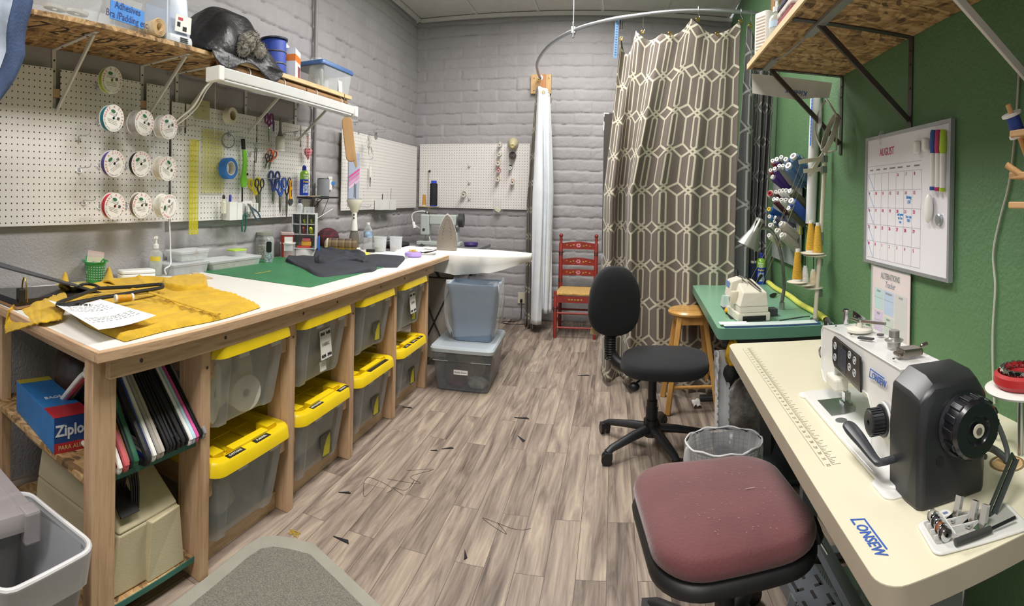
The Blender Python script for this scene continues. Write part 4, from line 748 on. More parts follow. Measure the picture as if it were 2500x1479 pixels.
for k in range(9):
    a=R.uniform(-.03,.03); m.tube(bez([(a*.4,-.004*k+.02,.05),(a,R.uniform(-.02,.02),.0),(a*.3,.004*k-.02,-.05),(a*1.8,R.uniform(-.03,.02),-.085-R.uniform(0,.05))],4),.0032,5)
ob('strands',m,M('cord_white','#c9c6c0',.8),t); ob('binding',MB().torus(0,0,-.045,.016,.004,'z',14,6),MATS['cord_white'],t); hook(on(900,325,0,WX+.001),'long hook holding the cord bundle',L_=.16)
P=on(918,332,0,WX+.13); t=T('pizza_wheel','round steel tracing plate hung behind the cord bundle','disc',P,LZ,rot=(0,0,LZ+.9)); ob('disc',MB().at(rot=(PI/2,0,0)).ring(.004,.034,-.001,.001,28),M('brushed_steel','#9b9c9b',.35,.8),t)
P=on(904,425,0,WX+.03); t=T('awl','white-handled awl with a long steel shank hanging point down','awl',P,LZ); ob('handle',MB().lathe([(0,.07),(.012,.068),(.013,-.01),(.009,-.03),(0,-.03)],14),white,t); ob('shank',MB().cyl((0,0,-.03),(0,0,-.115),.006,.003),dsteel,t)
for px,py in ((866,300),(875,320),(912,318),(858,505)): hook(on(px,py,0,WX+.001),'long bare hook on the pegboard that runs into the corner',L_=.18)
for px0,px1,lb in ((920,945,'white tool cup on the corner pegboard holding a grey pen'),(945,962,'white tool cup nearer the corner, with a thin wire in it')):
    P,w_,h_=span(px0,487,px1,512,WX+.04); t=T('tool_cup',lb,'cup',(P.x,P.y,P.z),LZ); cup(t,w_*.85,h_); 
    q=tag(ob('pen' if px0==920 else 'thin_wire',MB().cyl((0,0,-.03),(.004,.0,.10 if px0==920 else .16),.005 if px0==920 else .0018),dgrey,loc=P),'grey pen in the nearer corner cup' if px0==920 else 'thin wire standing in the cup nearest the corner','pen' if px0==920 else 'wire')
# ================================================================= BACK PEGBOARD: cones and spools point out from pegs
def bp(px,py,off=.08): return on(px,py,1,WY-off)
def spool(px,py,label,col,r=.02,l=.06,kind='spool',off=.06,inner='#e6dfd2',tilt=.25):
    P=bp(px,py,off); t=T(kind,label,'thread',P,0,rot=(PI/2+tilt,0,.15)); 
    if kind=='thread_cone': ob('thread',MB().lathe([(r*.98,-l/2),(r,-l/2+.006),(r*.45,l/2-.01),(r*.36,l/2)],24),M('thread_'+col,col,.7,var=.12,vs=60),t); ob('core',MB().ring(r*.22,r*.34,-l/2,l/2+.006,16),M('core_'+inner,inner,.6),t)
    else:
        ob('thread',MB().ring(r*.3,r*.85,-l*.38,l*.38,18),M('thread_'+col,col,.7,var=.12,vs=60),t)
        for sg in (-1,1): ob('flange',MB().ring(r*.28,r,sg*l*.45-.003,sg*l*.45+.003,18),M('core_'+inner,inner,.5),t)
    hook((P.x,WY-.001,P.z+.0),'hook carrying a spool on the back pegboard',0,off+.05,'hooks under the spools on the back pegboard'); return t
spool(1220,352,'small silver-grey spool at the top of the left spool column','#a3a5aa',.022,.08); spool(1219,375,'white spool second in the left spool column','#d8d9dc',.022,.08); spool(1216,397,'brown spool with a white end, left column','#8d5a45',.027,.07); spool(1217,415,'red spool with a pink end, left column','#96303f',.022,.08,inner='#dfb4b0'); spool(1215,436,'tan spool at the foot of the left column','#bfa27a',.024,.08)
spool(1252,353,'large cream cone at the top of the right spool column','#c9c19b',.062,.17,'thread_cone',.11,'#c8b96a'); spool(1251,382,'dark brown-grey cone below the large cream one','#4d4345',.042,.12,'thread_cone',.09,'#5a2f35'); spool(1246,408,'small black spool on white in the right column','#1c1c22',.02,.09,inner='#e4e4e4'); spool(1251,443,'peach spool at the foot of the right column','#c88f6d',.026,.08)
spool(1132,474,'dark brown spool alone on the middle peg of the back pegboard','#3a2d2c',.028,.06)
for px,py in ((1141,405),(1141,446),(1141,485)): hook((bp(px,py).x,WY-.001,bp(px,py,0).z),'bare hook in the middle of the back pegboard',0,.06)
P=bp(1046,460,.012); t=T('hex_key','long thin steel rod with a black tip hanging on the back pegboard','rod',P,0); ob('rod',MB().cyl((0,0,-.20),(0,0,.19),.004),M('dull_rod','#b5b5b2',.4,.6),t); ob('tip',MB().cyl((0,0,.19),(.02,0,.195),.011),dgrey,t)
P=bp(1216,500,.03); t=T('parts_bag','small clear bag of cream parts pinned at the lower edge of the back pegboard','bag',P,0)
ob('bag',MB().grid(lambda u,v:(-.05+.1*u+.012*(v>.8)*(u-.5),-.012*math.sin(PI*u)*(v)-.004*vn(u*6,v*6),.10-.18*v-.02*math.sin(PI*u)*v),14,14),film,t,smooth=70); ob('contents',MB().at((0,-.012,-.055),(0,.5,0)).box(-.032,.032,-.01,.01,-.022,.022),M('bag_parts','#cfcdb4',.6),t,bev=.006)
# ================================================================= ON THE CUTTING TABLE
def tp(px,py,z=TZ): return on(px,py,2,z)
def tw_(px,py,half): # as tp, but kept clear of the wall behind
    P=on(px,py,2,TZ); X=-2.268+half
    if P.x<X: P=on(px,py,0,X); P.z=TZ
    return P
def coons(b,t,l,r):
    """surface between four edge curves, each a function of 0..1"""
    def f(u,v):
        B,T_,L_,R_=b(u),t(u),l(v),r(v); c00,c10,c01,c11=b(0),b(1),t(0),t(1)
        return (1-v)*B+v*T_+(1-u)*L_+u*R_-((1-u)*(1-v)*c00+u*(1-v)*c10+(1-u)*v*c01+u*v*c11)
    return f
def curve(pts):
    P=bez([Vector(p) for p in pts],10); n=len(P)-1
    return lambda t:(lambda k,i:P[min(i,n)]*(1-(k-i))+P[min(i+1,n)]*(k-i))(t*n,int(t*n))
def px_curve(pp,z=TZ): return curve([tp(*p,z)-Vector((0,0,z)) for p in pp])
def panel(m,b,t,l,r,nu,nv,hf,edge=.004):
    """padded cloth panel: top surface with height hf(u,v,p), rolled down to the table at its rim, plus an underside"""
    f=coons(b,t,l,r)
    def g(u,v):
        p=f(u,v); e=min(1,min(u,1-u)*nu/2.2,min(v,1-v)*nv/2.2)**.5; return Vector((p.x,p.y,TZ+edge*.6+(edge+hf(u,v,p))*e))
    m.grid(g,nu,nv)
    m.grid(lambda u,v:Vector((f(u,v).x,f(u,v).y,TZ+.0015)),nu,nv)
# cutting mat
def matmat():
    m,nt,b=_new('green_cutting_mat'); sp=N(nt,'ShaderNodeSeparateXYZ'); nt.links.new(coords(nt),sp.inputs[0]); o=[]
    for ax in (0,1):
        d=N(nt,'ShaderNodeMath',operation='DIVIDE'); d.inputs[1].default_value=.0292; nt.links.new(sp.outputs[ax],d.inputs[0]); f=N(nt,'ShaderNodeMath',operation='FRACT'); nt.links.new(d.outputs[0],f.inputs[0]); g=N(nt,'ShaderNodeMath',operation='LESS_THAN'); g.inputs[1].default_value=.045; nt.links.new(f.outputs[0],g.inputs[0]); o.append(g)
    a=N(nt,'ShaderNodeMath',operation='MAXIMUM'); nt.links.new(o[0].outputs[0],a.inputs[0]); nt.links.new(o[1].outputs[0],a.inputs[1])
    n=N(nt,'ShaderNodeTexNoise'); n.inputs['Scale'].default_value=6; nt.links.new(coords(nt),n.inputs['Vector']); base=ramp(nt,n.outputs[0],[(.3,hx('#256b44')),(.7,hx('#2d7a4f'))])
    mx=N(nt,'ShaderNodeMix',data_type='RGBA'); h=N(nt,'ShaderNodeMath',operation='MULTIPLY'); h.inputs[1].default_value=.4; nt.links.new(a.outputs[0],h.inputs[0]); nt.links.new(h.outputs[0],mx.inputs[0]); nt.links.new(base,mx.inputs[6]); mx.inputs[7].default_value=hx('#8fae6a'); nt.links.new(mx.outputs[2],b.inputs['Base Color']); b.inputs['Roughness'].default_value=.45; return m
mat_=T('cutting_mat','large green gridded cutting mat lying on the white table','mat',(-1.82,2.66,TZ)); 
ob('mat',MB().prism([(x,y) for x,y in rrect(.84,.90,.012,3)],.0003,.003),matmat(),mat_,smooth=0); text('lettering','cutting mat',.03,M('mat_gold','#b9b24a',.6),mat_,(-.05,-.22,.0032),(0,0,LZ),sx=1.1)
# mustard shirt
must=M('mustard_gauze','#cfa510',.85,var=.09,vs=14,bp=.5,bs=190,sheen=.15)
def crinkle(u,v,p): return .006*vn(u*7+3,v*34)+.010*vn(u*4,v*5+8)+.004*math.sin(v*70+9*vn(u*3,v*2))
s_=T('shirt','mustard yellow crinkled shirt laid out on the near end of the table','shirt',tuple(tp(380,760)-Vector((0,0,0))))
SL=s_.location; m=MB(); m.T=Matrix.Translation(-SL)
panel(m,px_curve([(305,836),(420,806),(540,781),(636,752)]),px_curve([(150,716),(300,690),(400,690),(505,707)]),px_curve([(305,836),(245,812),(190,780),(150,716)]),px_curve([(636,752),(600,735),(560,722),(505,707)]),70,64,lambda u,v,p:.006+.7*crinkle(u,v,p)+.012*math.exp(-((v-.98)/.03)**2)+.010*math.exp(-((u-.45)/.015)**2)*(v>.3))
ob('body',m,must,s_,smooth=80)
m=MB(); m.T=Matrix.Translation(-SL); panel(m,px_curve([(400,712),(450,722),(505,716)]),px_curve([(395,700),(440,690),(500,686)]),px_curve([(400,712),(396,706),(395,700)]),px_curve([(505,716),(508,700),(500,686)]),30,26,lambda u,v,p:.03+.008*vn(u*20,v*6)); ob('sleeve',m,must,s_,smooth=80)
# near sleeve, hanging past the table edge
m=MB(); m.T=Matrix.Translation(-SL); A=[tp(150,712),tp(60,720),tp(22,770)]; 
fl=coons(curve([tp(150,790),tp(110,800)+Vector((0,0,.004)),on(70,806,1,.856),on(14,822,1,.848)]),curve([tp(150,712),tp(100,716),tp(50,738),on(22,765,1,.86)]),curve([tp(150,790),tp(165,750),tp(150,712)]),curve([on(14,822,1,.848),on(12,800,1,.85),on(22,765,1,.86)]))
m.grid(lambda u,v:(lambda p:Vector((p.x,p.y-.0,p.z+.012*(1-u*.3)+.007*vn(u*24,v*5)+.014*math.sin(PI*v)*(1-u))))(fl(u,v)),44,36); ob('sleeve',m,must,s_,smooth=80,solid=.005)
# collar
for pp,hh in (([(137,712),(150,694),(168,700),(176,725)],.05),([(243,700),(256,682),(276,690),(288,708)],.055)):
    q=[tp(*p) for p in pp]; m=MB(); m.T=Matrix.Translation(-SL); m.grid(lambda u,v:(lambda a,b:a*(1-v)+b*v+Vector((0,0,.012+hh*math.sin(PI*u)*(.35+.65*v))))(q[0]*(1-u)+q[3]*u,q[1]*(1-u)+q[2]*u),14,10); ob('collar',m,must,s_,smooth=80,solid=.006)
m=MB(); m.T=Matrix.Translation(-SL); pl=[tp(262,722)+Vector((0,0,.045)),tp(350,735)+Vector((0,0,.042)),tp(440,762)+Vector((0,0,.036)),tp(535,784)+Vector((0,0,.024))]; m.tube(bez(pl,8),.010,8,flat=.35); ob('placket',m,must,s_,smooth=60)
# hanger on the shirt
def ctop(px,py,dz): return tp(px,py,TZ+dz)
h_=T('clothes_hanger','black plastic hanger lying flat on top of the mustard shirt','hanger',tuple(ctop(250,715,.05))); HL=h_.location; m=MB(); m.T=Matrix.Translation(-HL)
dz=.05; m.tube(bez([ctop(x,y,dz) for x,y in ((240,703),(190,722),(150,736),(141,742),(150,745),(230,730),(330,713),(390,703),(397,698),(388,694),(320,700),(240,704))],5),.0075,8); ob('body',m,black,h_)
m=MB(); m.T=Matrix.Translation(-HL); m.tube(bez([ctop(x,y,dz) for x,y in ((243,702),(232,696),(212,693),(196,696),(192,701))],6),.006,8); ob('hook',m,black,h_)
# order sheet
q=[ctop(115,734,.05),ctop(245,733,.052),ctop(381,773,.045),ctop(240,808,.04)]
t=T('order_sheet','white handwritten alterations order sheet lying on the mustard shirt','paper',tuple(q[0])); OL=t.location; m=MB(); m.T=Matrix.Translation(-OL)
def sheetf(u,v): a=q[0]*(1-u)+q[1]*u; b=q[3]*(1-u)+q[2]*u; return a*(1-v)+b*v+Vector((0,0,.004-.016*math.sin(PI*u)*(1-v*.6)))
m.grid(sheetf,18,18); ob('sheet',m,paper,t,solid=.0008)
m=MB(); m.T=Matrix.Translation(-OL); rr=random.Random(4)
for v in (.19,.24,.30,.36,.40,.66,.70,.74,.80):
    u=.1
    while u<.86:
        d=rr.uniform(.02,.07); p=sheetf(u,v)+Vector((0,0,.0012)); e=sheetf(u+d,v+rr.uniform(-.012,.012))+Vector((0,0,.0012)); m.bar(p,e,.0022,.0003); u+=d+rr.uniform(.012,.05)
ob('handwriting',m,M('pen_grey','#5a5a66',.7),t,smooth=0)
ax=(q[1]-q[0]).normalized(); an=math.atan2(ax.y,ax.x); text('lettering','Alterations',.042,ink,t,tuple(sheetf(.62,.10)-OL+Vector((0,0,.003))),(0,0,an),sx=.9,shear=.3)
P=ctop(303,727,.045); t=T('thread_spool','small mustard thread spool on the shirt beside the hanger','thread',P,0,rot=(PI/2,0,-.3)); ob('thread',MB().cyl((0,0,-.03),(0,0,.03),.0125),M('thread_mustard','#c9921c',.6,var=.1,vs=90),t); [ob('end',MB().cyl((0,0,z-.004),(0,0,z+.004),.0145),white,t) for z in (-.034,.034)]
# ring binder, yellow folder, basket, papers, pencil case
P=Vector((-2.02,1.02,TZ)); t=T('ring_binder','open dark ring binder with clear sleeves at the near end of the table','binder',P,0)
ob('cover',MB().hexa([(-.10,-.14,.004),(.19,-.12,.004),(.12,.30,.004),(-.10,.30,.004),(-.10,-.14,.010),(.19,-.12,.010),(.12,.30,.010),(-.10,.30,.010)]),M('tan_board','#8a6a4a',.6),t,smooth=0); ob('sleeves',MB().hexa([(-.09,-.13,.011),(.17,-.11,.011),(.11,.28,.011),(-.09,.28,.011),(-.09,-.13,.035),(.17,-.11,.035),(.10,.27,.022),(-.09,.27,.022)]),CL('sleeve_film','#23232b',.9,.08,.1),t,smooth=0)
ob('flap',MB().hexa([(-.10,-.16,.165),(.10,-.16,.150),(.125,.32,.014),(-.10,.32,.018),(-.10,-.16,.171),(.10,-.16,.156),(.125,.32,.020),(-.10,.32,.024)]),M('binder_grey','#3a3c45',.35,.1),t,smooth=0); ob('ring',MB().tube(arc(0,.05,.05,0,PI,12) and [(.145,.0+x*.0-.05+y*0,.02+y) if 0 else (.135+x*.4,-.06,.02+y*1.5) for x,y in arc(0,0,.06,0,PI,14)],.003,6),brass,t); ob('clip',MB().cb(.165,-.09,.05,.03,.03,.05),black,t,smooth=0,bev=.004)
yf=M('yellow_folder','#e6dc8c',.6,var=.03); qq=[tp(110,675),tp(210,660),tp(295,690),tp(170,712)]; tag(ob('yellow_folder',MB().prism([(-2.25,1.32),(-2.24,1.70),(-1.86,1.62),(-1.90,1.20)],TZ+.0005,TZ+.004),yf,smooth=0),'pale yellow folder lying behind the mustard shirt','folder')
P=tw_(232,667,.075); t=T('green_basket','small green slotted plastic basket holding business cards','basket',(P.x,P.y,TZ+.0045)); gr=M('green_basket_plastic','#2f9a58',.4,var=.04)
m=MB().lathe([(0,0),(.046,0),(.05,.004),(.062,.095),(.066,.10),(.063,.10),(.047,.006),(0,.006)],28,1,.8,close=False); m.torus(0,0,.1,.0645,.0025,'z',28,6); ob('basket',m,gr,t)
m=MB()
for r_ in range(6):
    for k in range(24):
        a=2*PI*k/24; z=.02+.0115*r_; r0=.0515+.0115*(z/.095)+.0006; m.at((r0*math.cos(a),r0*.8*math.sin(a),z),(0,0,a)).box(-.0006,.0006,-.0036,.0036,-.0032,.0032)
ob('slots',m,M('basket_gap','#8fae9c',.6),t,smooth=0)
for sx in (-1,1): ob('ear',MB().tube(bez([(sx*.064,-.012,.098),(sx*.072,0,.118),(sx*.064,.012,.098)],5),.004,6),gr,t)
for k,(dy,dz_,col,lb,tl) in enumerate(((.012,.115,'#d9bcb4','pink card at the back of the green basket',.14),(.0,.105,'#d8c8c0','paler pink card in the middle of the basket',.12),(-.018,.085,'#e2d9bd','cream business card lettered viking, at the front of the basket',.02))):
    cd_=T('business_card',lb,'card',(P.x,P.y,TZ+dz_),0,'cards in the green basket',rot=(-.15,tl,.95)); ob('card',MB().cb(0,dy,0,.082,.0012,.075),M('card_'+col,col,.7),cd_,smooth=0)
    if k==2: text('lettering','viking',.017,M('card_ink','#4b4038',.7),cd_,(0,dy-.001,.012),FR); ob('print',MB().cb(0,dy-.001,-.012,.05,.0006,.002).cb(0,dy-.001,-.018,.06,.0006,.0025),MATS['card_ink'],cd_,smooth=0)
for k,(px,py,r_,lb) in enumerate(((285,668,.4,'white printed slip nearest the green basket'),(312,664,-.3,'white slip with grey print beside the pencil case'),(330,676,.7,'white slip at the front of the loose papers'))):
    t=T('paper_slip',lb,'paper',tw_(px,py,.10)+Vector((0,0,.0006*k+.0003)),r_); ob('sheet',MB().box(-.08,.08,-.055,.055,0,.0006),paper,t,smooth=0); m=MB(); [m.box(-.06,R.uniform(0,.06),-.035+.014*j,-.031+.014*j,.0006,.0008) for j in range(5)]; ob('print',m,M('grey_print',''),t,smooth=0)
P=tw_(333,652,.06); t=T('pencil_case','white hinged plastic case lying in front of the sanitizer','case',P,LZ-.25+.0); 
ob('base',MB().at().prism([(x,y) for x,y in rrect(.20,.075,.016,4)],0.0003,.022),white,t,bev=.004); ob('lid',MB().prism([(x,y) for x,y in rrect(.20,.075,.016,4)],.0235,.042),white,t,bev=.006)
def pump(P,label,sc=1.0,rz=0,liq='#dfe4dc'):
    t=T('pump_bottle',label,'bottle',P,rz); t.scale=(sc,)*3; ob('bottle',MB().lathe([(0,0),(.036,0),(.038,.005),(.038,.11),(.03,.125),(.015,.132),(.015,.142),(0,.142)],26,1,.8),CL('bottle_clear',liq,.22,.1,.45),t); ob('gel',MB().lathe([(0,.004),(.034,.004),(.034,.085),(0,.085)],24,1,.8),CL('gel',liq,.35,.1,.2),t)
    ob('collar',MB().lathe([(.017,.14),(.017,.16),(.008,.164),(.006,.19),(0,.19)],16),white,t); ob('nozzle',MB().lathe([(.007,.185),(.012,.19),(.011,.204),(0,.206)],14).tube([(0,0,.198),(.0,-.03,.199),(0,-.036,.192)],.004,6),white,t)
    ob('label',MB().add([(.0386*math.sin(a),-.0386*.8*math.cos(a),z) for z in (.075,.1) for a in np.linspace(-.7,.9,9)],[(k,k+1,k+10,k+9) for k in range(8)]),M('label_yellow','#dcc84a',.5),t); return t
P=tw_(380,655,.05); pump(P,'pump bottle of clear sanitizer with a yellow label on the cutting table',1.0,.6)
# patchwork hen pincushion
P=tw_(474,662,.07); t=T('hen_pincushion','patchwork fabric hen pincushion on the white tabletop','pincushion',P,.5); pk=M('hen_patchwork','#c9a59c',.9,var=.3,vs=35)
def hen(u,v): a=2*PI*u; z=.105*v; r=.052*(1-v)**.75*(1+.12*math.cos(3*a))+.012*(v>.75)*math.sin(PI*min(1,(v-.75)/.25)); return (r*math.cos(a)+.012*v,r*math.sin(a)*.85,z)
ob('body',MB().grid(hen,28,22,cu=True),pk,t,smooth=70); ob('comb',MB().sph(.004,0,.108,.006,.004,.009).sph(.014,0,.112,.006,.004,.010).sph(.022,0,.106,.005,.004,.008),M('comb_red','#b3222e',.8),t); ob('beak',MB().lathe([(.005,0),(0,.012)],8),M('beak_orange','#d8742a',.6),t,loc=(.026,-.0,.09),rot=(0,PI/2,0)); ob('tail',MB().sph(-.05,0,.05,.012,.010,.026).sph(-.058,.0,.04,.012,.010,.02),M('tail_dark','#2a2433',.8),t); ob('wing',MB().sph(-.026,-.036,.045,.014,.006,.022),M('wing_teal','#48707c',.8),t); ob('eye',MB().sph(.018,-.010,.096,.003).sph(.018,.010,.096,.003),black,t)
# clear boxes along the wall
def tub(px0,px1,py,h,label,depth=.16,z=TZ,lid=None,name='clear_box',X=None,fill=None):
    a=tw_(px0,py,depth+.005); b=tw_(px1,py,depth+.005); a.z=b.z=z; c_=(a+b)/2; w_=(b-a).length; an=math.atan2((b-a).y,(b-a).x); t=T(name,label,'storage box',c_,an); t.location=c_+Vector((-abs(math.sin(an)),math.cos(an)*0,0))*depth/2
    ob('body',MB().add(*loft([[(x,y,zz) for x,y in rrect(w_*k,depth*k,.015,4)] for zz,k in ((.0005,.92),(h*.82,.97),(h*.82,1.0),(h,1.0))])),frost,t,bev=.001); 
    ob('lid',MB().prism([(x,y) for x,y in rrect(w_*1.02,depth*1.02,.016,4)],h+.0003,h+.008),lid or frost,t,smooth=0,bev=.002)
    if fill: ob('contents',MB().prism([(x,y) for x,y in rrect(w_*.8,depth*.8,.015,4)],.004,h*.5),fill,t,smooth=0)
    return t
tub(421,512,648,.055,'low clear box of dark notions beneath another, left of the hen',.15,TZ,None,'clear_box',None,M('notions_dark','#7a7f84',.8,var=.4,vs=70)); tub(440,512,648,.05,'clear box stacked on top of the low one behind the hen',.13,TZ+.0635,None,'clear_box',None,M('notions_pale','#b9c4be',.8,var=.2,vs=60))
tub(515,640,644,.045,'long flat clear box of pale scraps next to the cutting mat',.15,TZ,None,'clear_box',None,M('notions_tan','#c3b39c',.8,var=.3,vs=60))
tub(573,605,644,.03,'small clear tub with a lime green lid','.1' and .08,TZ+.0535,M('lime_lid','#b5d84a',.4)); P=tp(600,620); t=T('white_tub','round white plastic tub behind the lime-lidded tub','tub',(max(P.x-.02,-2.2),P.y+.08,TZ)); ob('tub',MB().lathe([(0,0),(.05,0),(.055,.09),(0,.09)],24),frost,t); ob('lid',MB().lathe([(0,.09),(.058,.09),(.058,.102),(0,.103)],24),white,t)
tag(ob('wooden_ruler',MB().at((-2.08,2.12,TZ+.001),(0,0,1.2)).box(-.02,.02,-.16,.16,0,.004),wood('ruler_wood','#cdb68e','#b89f76',1,6),smooth=0),'flat tan wooden ruler lying between the sanitizer and the mat','ruler')
wc=T('white_cable','white cable running up the wall behind the sanitizer','cable',(-2.15,1.93,TZ+.01)); ob('cable',MB().tube(bez([(.0,.02,0),(.01,.0,.03),(.02,.03,.05),(.0,.05,.10),(-.0,.045,.20),(-.005,.04,.30)],6),.004,6),white,wc)
# jars, sharps bin, organiser
def jar(P,label,r,h,fillmat,lidmat,name='glass_jar'):
    t=T(name,label,'jar',P); ob('glass',MB().lathe([(0,.002),(r*.95,.002),(r,.01),(r,h*.8),(r*.82,h*.9),(r*.82,h)],26,close=False),glass,t); ob('filling',MB().lathe([(0,.006),(r*.9,.006),(r*.92,h*.55),(r*.5,h*.62),(0,h*.6)],20),fillmat,t); ob('lid',MB().lathe([(r*.86,h*.96),(r*.88,h*.97),(r*.88,h+.012),(r*.8,h+.014),(0,h+.014)],26),lidmat,t); return t
P=tp(646,632); jar((P.x-.0,P.y,TZ),'large glass jar of white buttons with a pale lid, left of the black phone-like case',.065,.165,M('buttons_mix','#8f877c',.7,var=.5,vs=90),M('pale_lid','#a9a89c',.4,.4))
P=tp(672,622); jar((P.x-.02,P.y+.06,TZ),'glass jar of buttons with a brass lid, beside the red sharps bin',.055,.185,M('buttons_pale','#a7a297',.7,var=.4,vs=80),M('brass_lid','#a8935e',.35,.6))
P=tp(654,640); t=T('black_case','upright clear case of beads with a black front strip','case',(P.x+.02,P.y-.02,TZ),.75); ob('case',MB().prism([(x,y) for x,y in rrect(.055,.14,.014,4,0,.07)],-.012,.012,'xz'),CL('case_clear','#c9d0d2',.3,.15,.4),t); ob('black_strip',MB().prism([(x,y) for x,y in rrect(.035,.068,.01,4,0,.10)],-.0145,-.0122,'xz'),black,t,smooth=0); ob('beads',MB().prism([(x,y) for x,y in rrect(.045,.055,.01,4,0,.034)],-.0125,.0125,'xz'),M('beads_grey','#94a2a6',.3,var=.6,vs=140),t)
P=tp(694,628); t=T('sharps_bin','small red sharps bin with a white label and pinkish lid','bin',(P.x,P.y+.03,TZ),.75); ob('bin',MB().add(*loft([[(x,y,z) for x,y in rrect(w_,w_*.8,.012,4)] for z,w_ in ((0,.078),(.15,.09))])),M('sharps_red','#a8331f',.35),t); ob('lid',MB().prism([(x,y) for x,y in rrect(.096,.08,.014,4)],.1503,.172),M('sharps_lid','#c9b0ae',.4),t,bev=.004); ob('label',MB().cb(.006,-.0385,.095,.06,.001,.095),paper,t,rot=(.03,0,0),smooth=0); ob('hazard_mark',MB().at((.012,-.040,.11),(PI/2,0,0)).ring(.0,.014,0,.001,20),M('hazard_orange','#d8542a',.5),t,smooth=0)
m=MB().at((.012,-.0412,.11),(PI/2,0,0)); [m.torus(.005*math.cos(a),.005*math.sin(a),0,.004,.0008,'z',12,5) for a in (PI/2,PI*7/6,PI*11/6)]; ob('hazard_rings',m,ink,t,smooth=0)
P=tp(740,628); ORG=Vector((P.x-.02,P.y+.05,TZ)); t=T('desk_organiser','tall white desk organiser with open pigeonholes full of pens','organiser',ORG,.45); ow=M('organiser_white','#d9d9db',.4,var=.02)
m=MB(); m.box(-.085,-.08,-.075,.075,0,.30); m.box(.080,.085,-.075,.075,.055,.30); m.box(-.08,.08,.07,.075,0,.30); m.box(-.08,.08,-.075,.07,.295,.30)
for z in (.06,.155,.225): m.box(-.08,.08,-.072,.07,z,z+.004)
for x in (-.027,.027): m.box(x-.002,x+.002,-.072,.07,.159,.295)
ob('shell',m,ow,t,smooth=0); ob('round_foot',MB().lathe([(.02,0.0003),(.078,0.0003),(.08,.05),(.078,.059),(.02,.059)],28,1,.9),white,t)
def inorg(x,y,z): return ORG+Matrix.Rotation(.45,3,'Z')@Vector((x,y,z))
for k,(x,z,col,lb,nm_) in enumerate(((-.05,.235,'#54565a','dark grey marker in the top left pigeonhole','marker_pen'),(.0,.235,'#cfe03a','yellow-green marker in the top middle pigeonhole','marker_pen'),(.052,.235,'#b9c23a','olive pencil in the top right pigeonhole','marker_pen'),(0,.166,'#c8463c','red clip in the middle pigeonhole of the organiser','clip'),(.052,.166,'#d4e02e','bright yellow highlighter sticking out of the right pigeonhole','highlighter'))):
    o=T(nm_,lb,'pen' if k!=3 else 'clip',inorg(x,-.05,z+.012),0,rot=(PI/2-.5,0,.45)); ob('barrel',MB().cyl((0,0,-.05),(0,0,.045),.007 if k!=4 else .011),M('pen_'+col,col,.4),o); ob('tip',MB().cyl((0,0,.045),(0,0,.06),.008 if k!=4 else .012,.005),black if k<3 else M('pen_'+col,''),o)
t=T('needle_rod','thin steel rod leaning out of the right of the organiser','rod',inorg(.03,.0,.23),0); d_=tp(812,510,TZ+.33)-inorg(.03,.0,.23); ob('rod',MB().cyl((0,0,0),tuple(d_),.0025),steel,t)
for k,(x,z,sx,sz,col,lb) in enumerate(((.0,.064,.05,.014,'#c8463c','red flat pouch at the bottom of the organiser'),(.03,.079,.035,.03,'#e0a83a','orange foam block lying on the red pouch'),(.03,.11,.03,.02,'#d8707a','pink puff on top of the orange block in the organiser'))):
    o=tag(ob('sewing_notion',MB().cb(0,0,sz/2,sx*2,.06,sz),M('notion_'+col,col,.7),loc=inorg(x*.6,-.03,z+.0005),rz=.45,smooth=0,bev=.004),lb,'notion')
P=inorg(-.02,0,.3005)
for k,(x,col,lb) in enumerate(((-.04,'#e4e6e8','clear glue bottle with a navy nozzle standing on the organiser'),(.03,'#d9dde0','low clear box of pins standing on the organiser'))):
    o=T('glue_bottle' if k==0 else 'pin_box',lb,'bottle' if k==0 else 'box',inorg(x,.0,.3005),.45)
    if k==0: ob('bottle',MB().lathe([(0,0),(.022,0),(.022,.055),(.008,.07),(0,.07)],20),frost,o); ob('nozzle',MB().lathe([(.010,.069),(.010,.082),(.003,.105),(0,.105)],14),M('cap_navy2','#20224a',.4),o)
    else: ob('box',MB().cb(0,0,.022,.07,.05,.043),frost,o,smooth=0); ob('pins',MB().cb(-.015,0,.01,.012,.012,.012).cb(.02,0,.01,.012,.012,.012),black,o,smooth=0)
tag(ob('blue_clamp',MB().prism([(x,y) for x,y in rrect(.05,.13,.008,3,0,.065)],-.012,.012,'xz'),M('clamp_blue','#2f6fd0',.4),loc=inorg(-.115,.03,0.0003),rz=.45,smooth=0,bev=.003),'bright blue plastic clamp between the sharps bin and the organiser','clamp')
tag(ob('blue_strip',MB().cb(0,0,.07,.012,.03,.14),MATS['clamp_blue'],loc=inorg(.10,.03,.0003),rz=.45,smooth=0,bev=.003),'bright blue strip standing right of the organiser','clamp')
# tailor's ham, seam roll
def plaid(name,c0,c1,c2,scl):
    m,nt,b=_new(name); sp=N(nt,'ShaderNodeSeparateXYZ'); nt.links.new(coords(nt),sp.inputs[0]); o=[]
    for ax in (0,2):
        d=N(nt,'ShaderNodeMath',operation='DIVIDE'); d.inputs[1].default_value=scl; nt.links.new(sp.outputs[ax],d.inputs[0]); f=N(nt,'ShaderNodeMath',operation='FRACT'); nt.links.new(d.outputs[0],f.inputs[0]); o.append(ramp(nt,f.outputs[0],[(0,hx(c0)),(.35,hx(c0)),(.4,hx(c1)),(.6,hx(c1)),(.66,hx(c2)),(.8,hx(c2)),(.84,hx(c0))]))
    mx=N(nt,'ShaderNodeMix',data_type='RGBA'); mx.inputs[0].default_value=.5; nt.links.new(o[0],mx.inputs[6]); nt.links.new(o[1],mx.inputs[7]); nt.links.new(mx.outputs[2],b.inputs['Base Color']); b.inputs['Roughness'].default_value=.9; return m
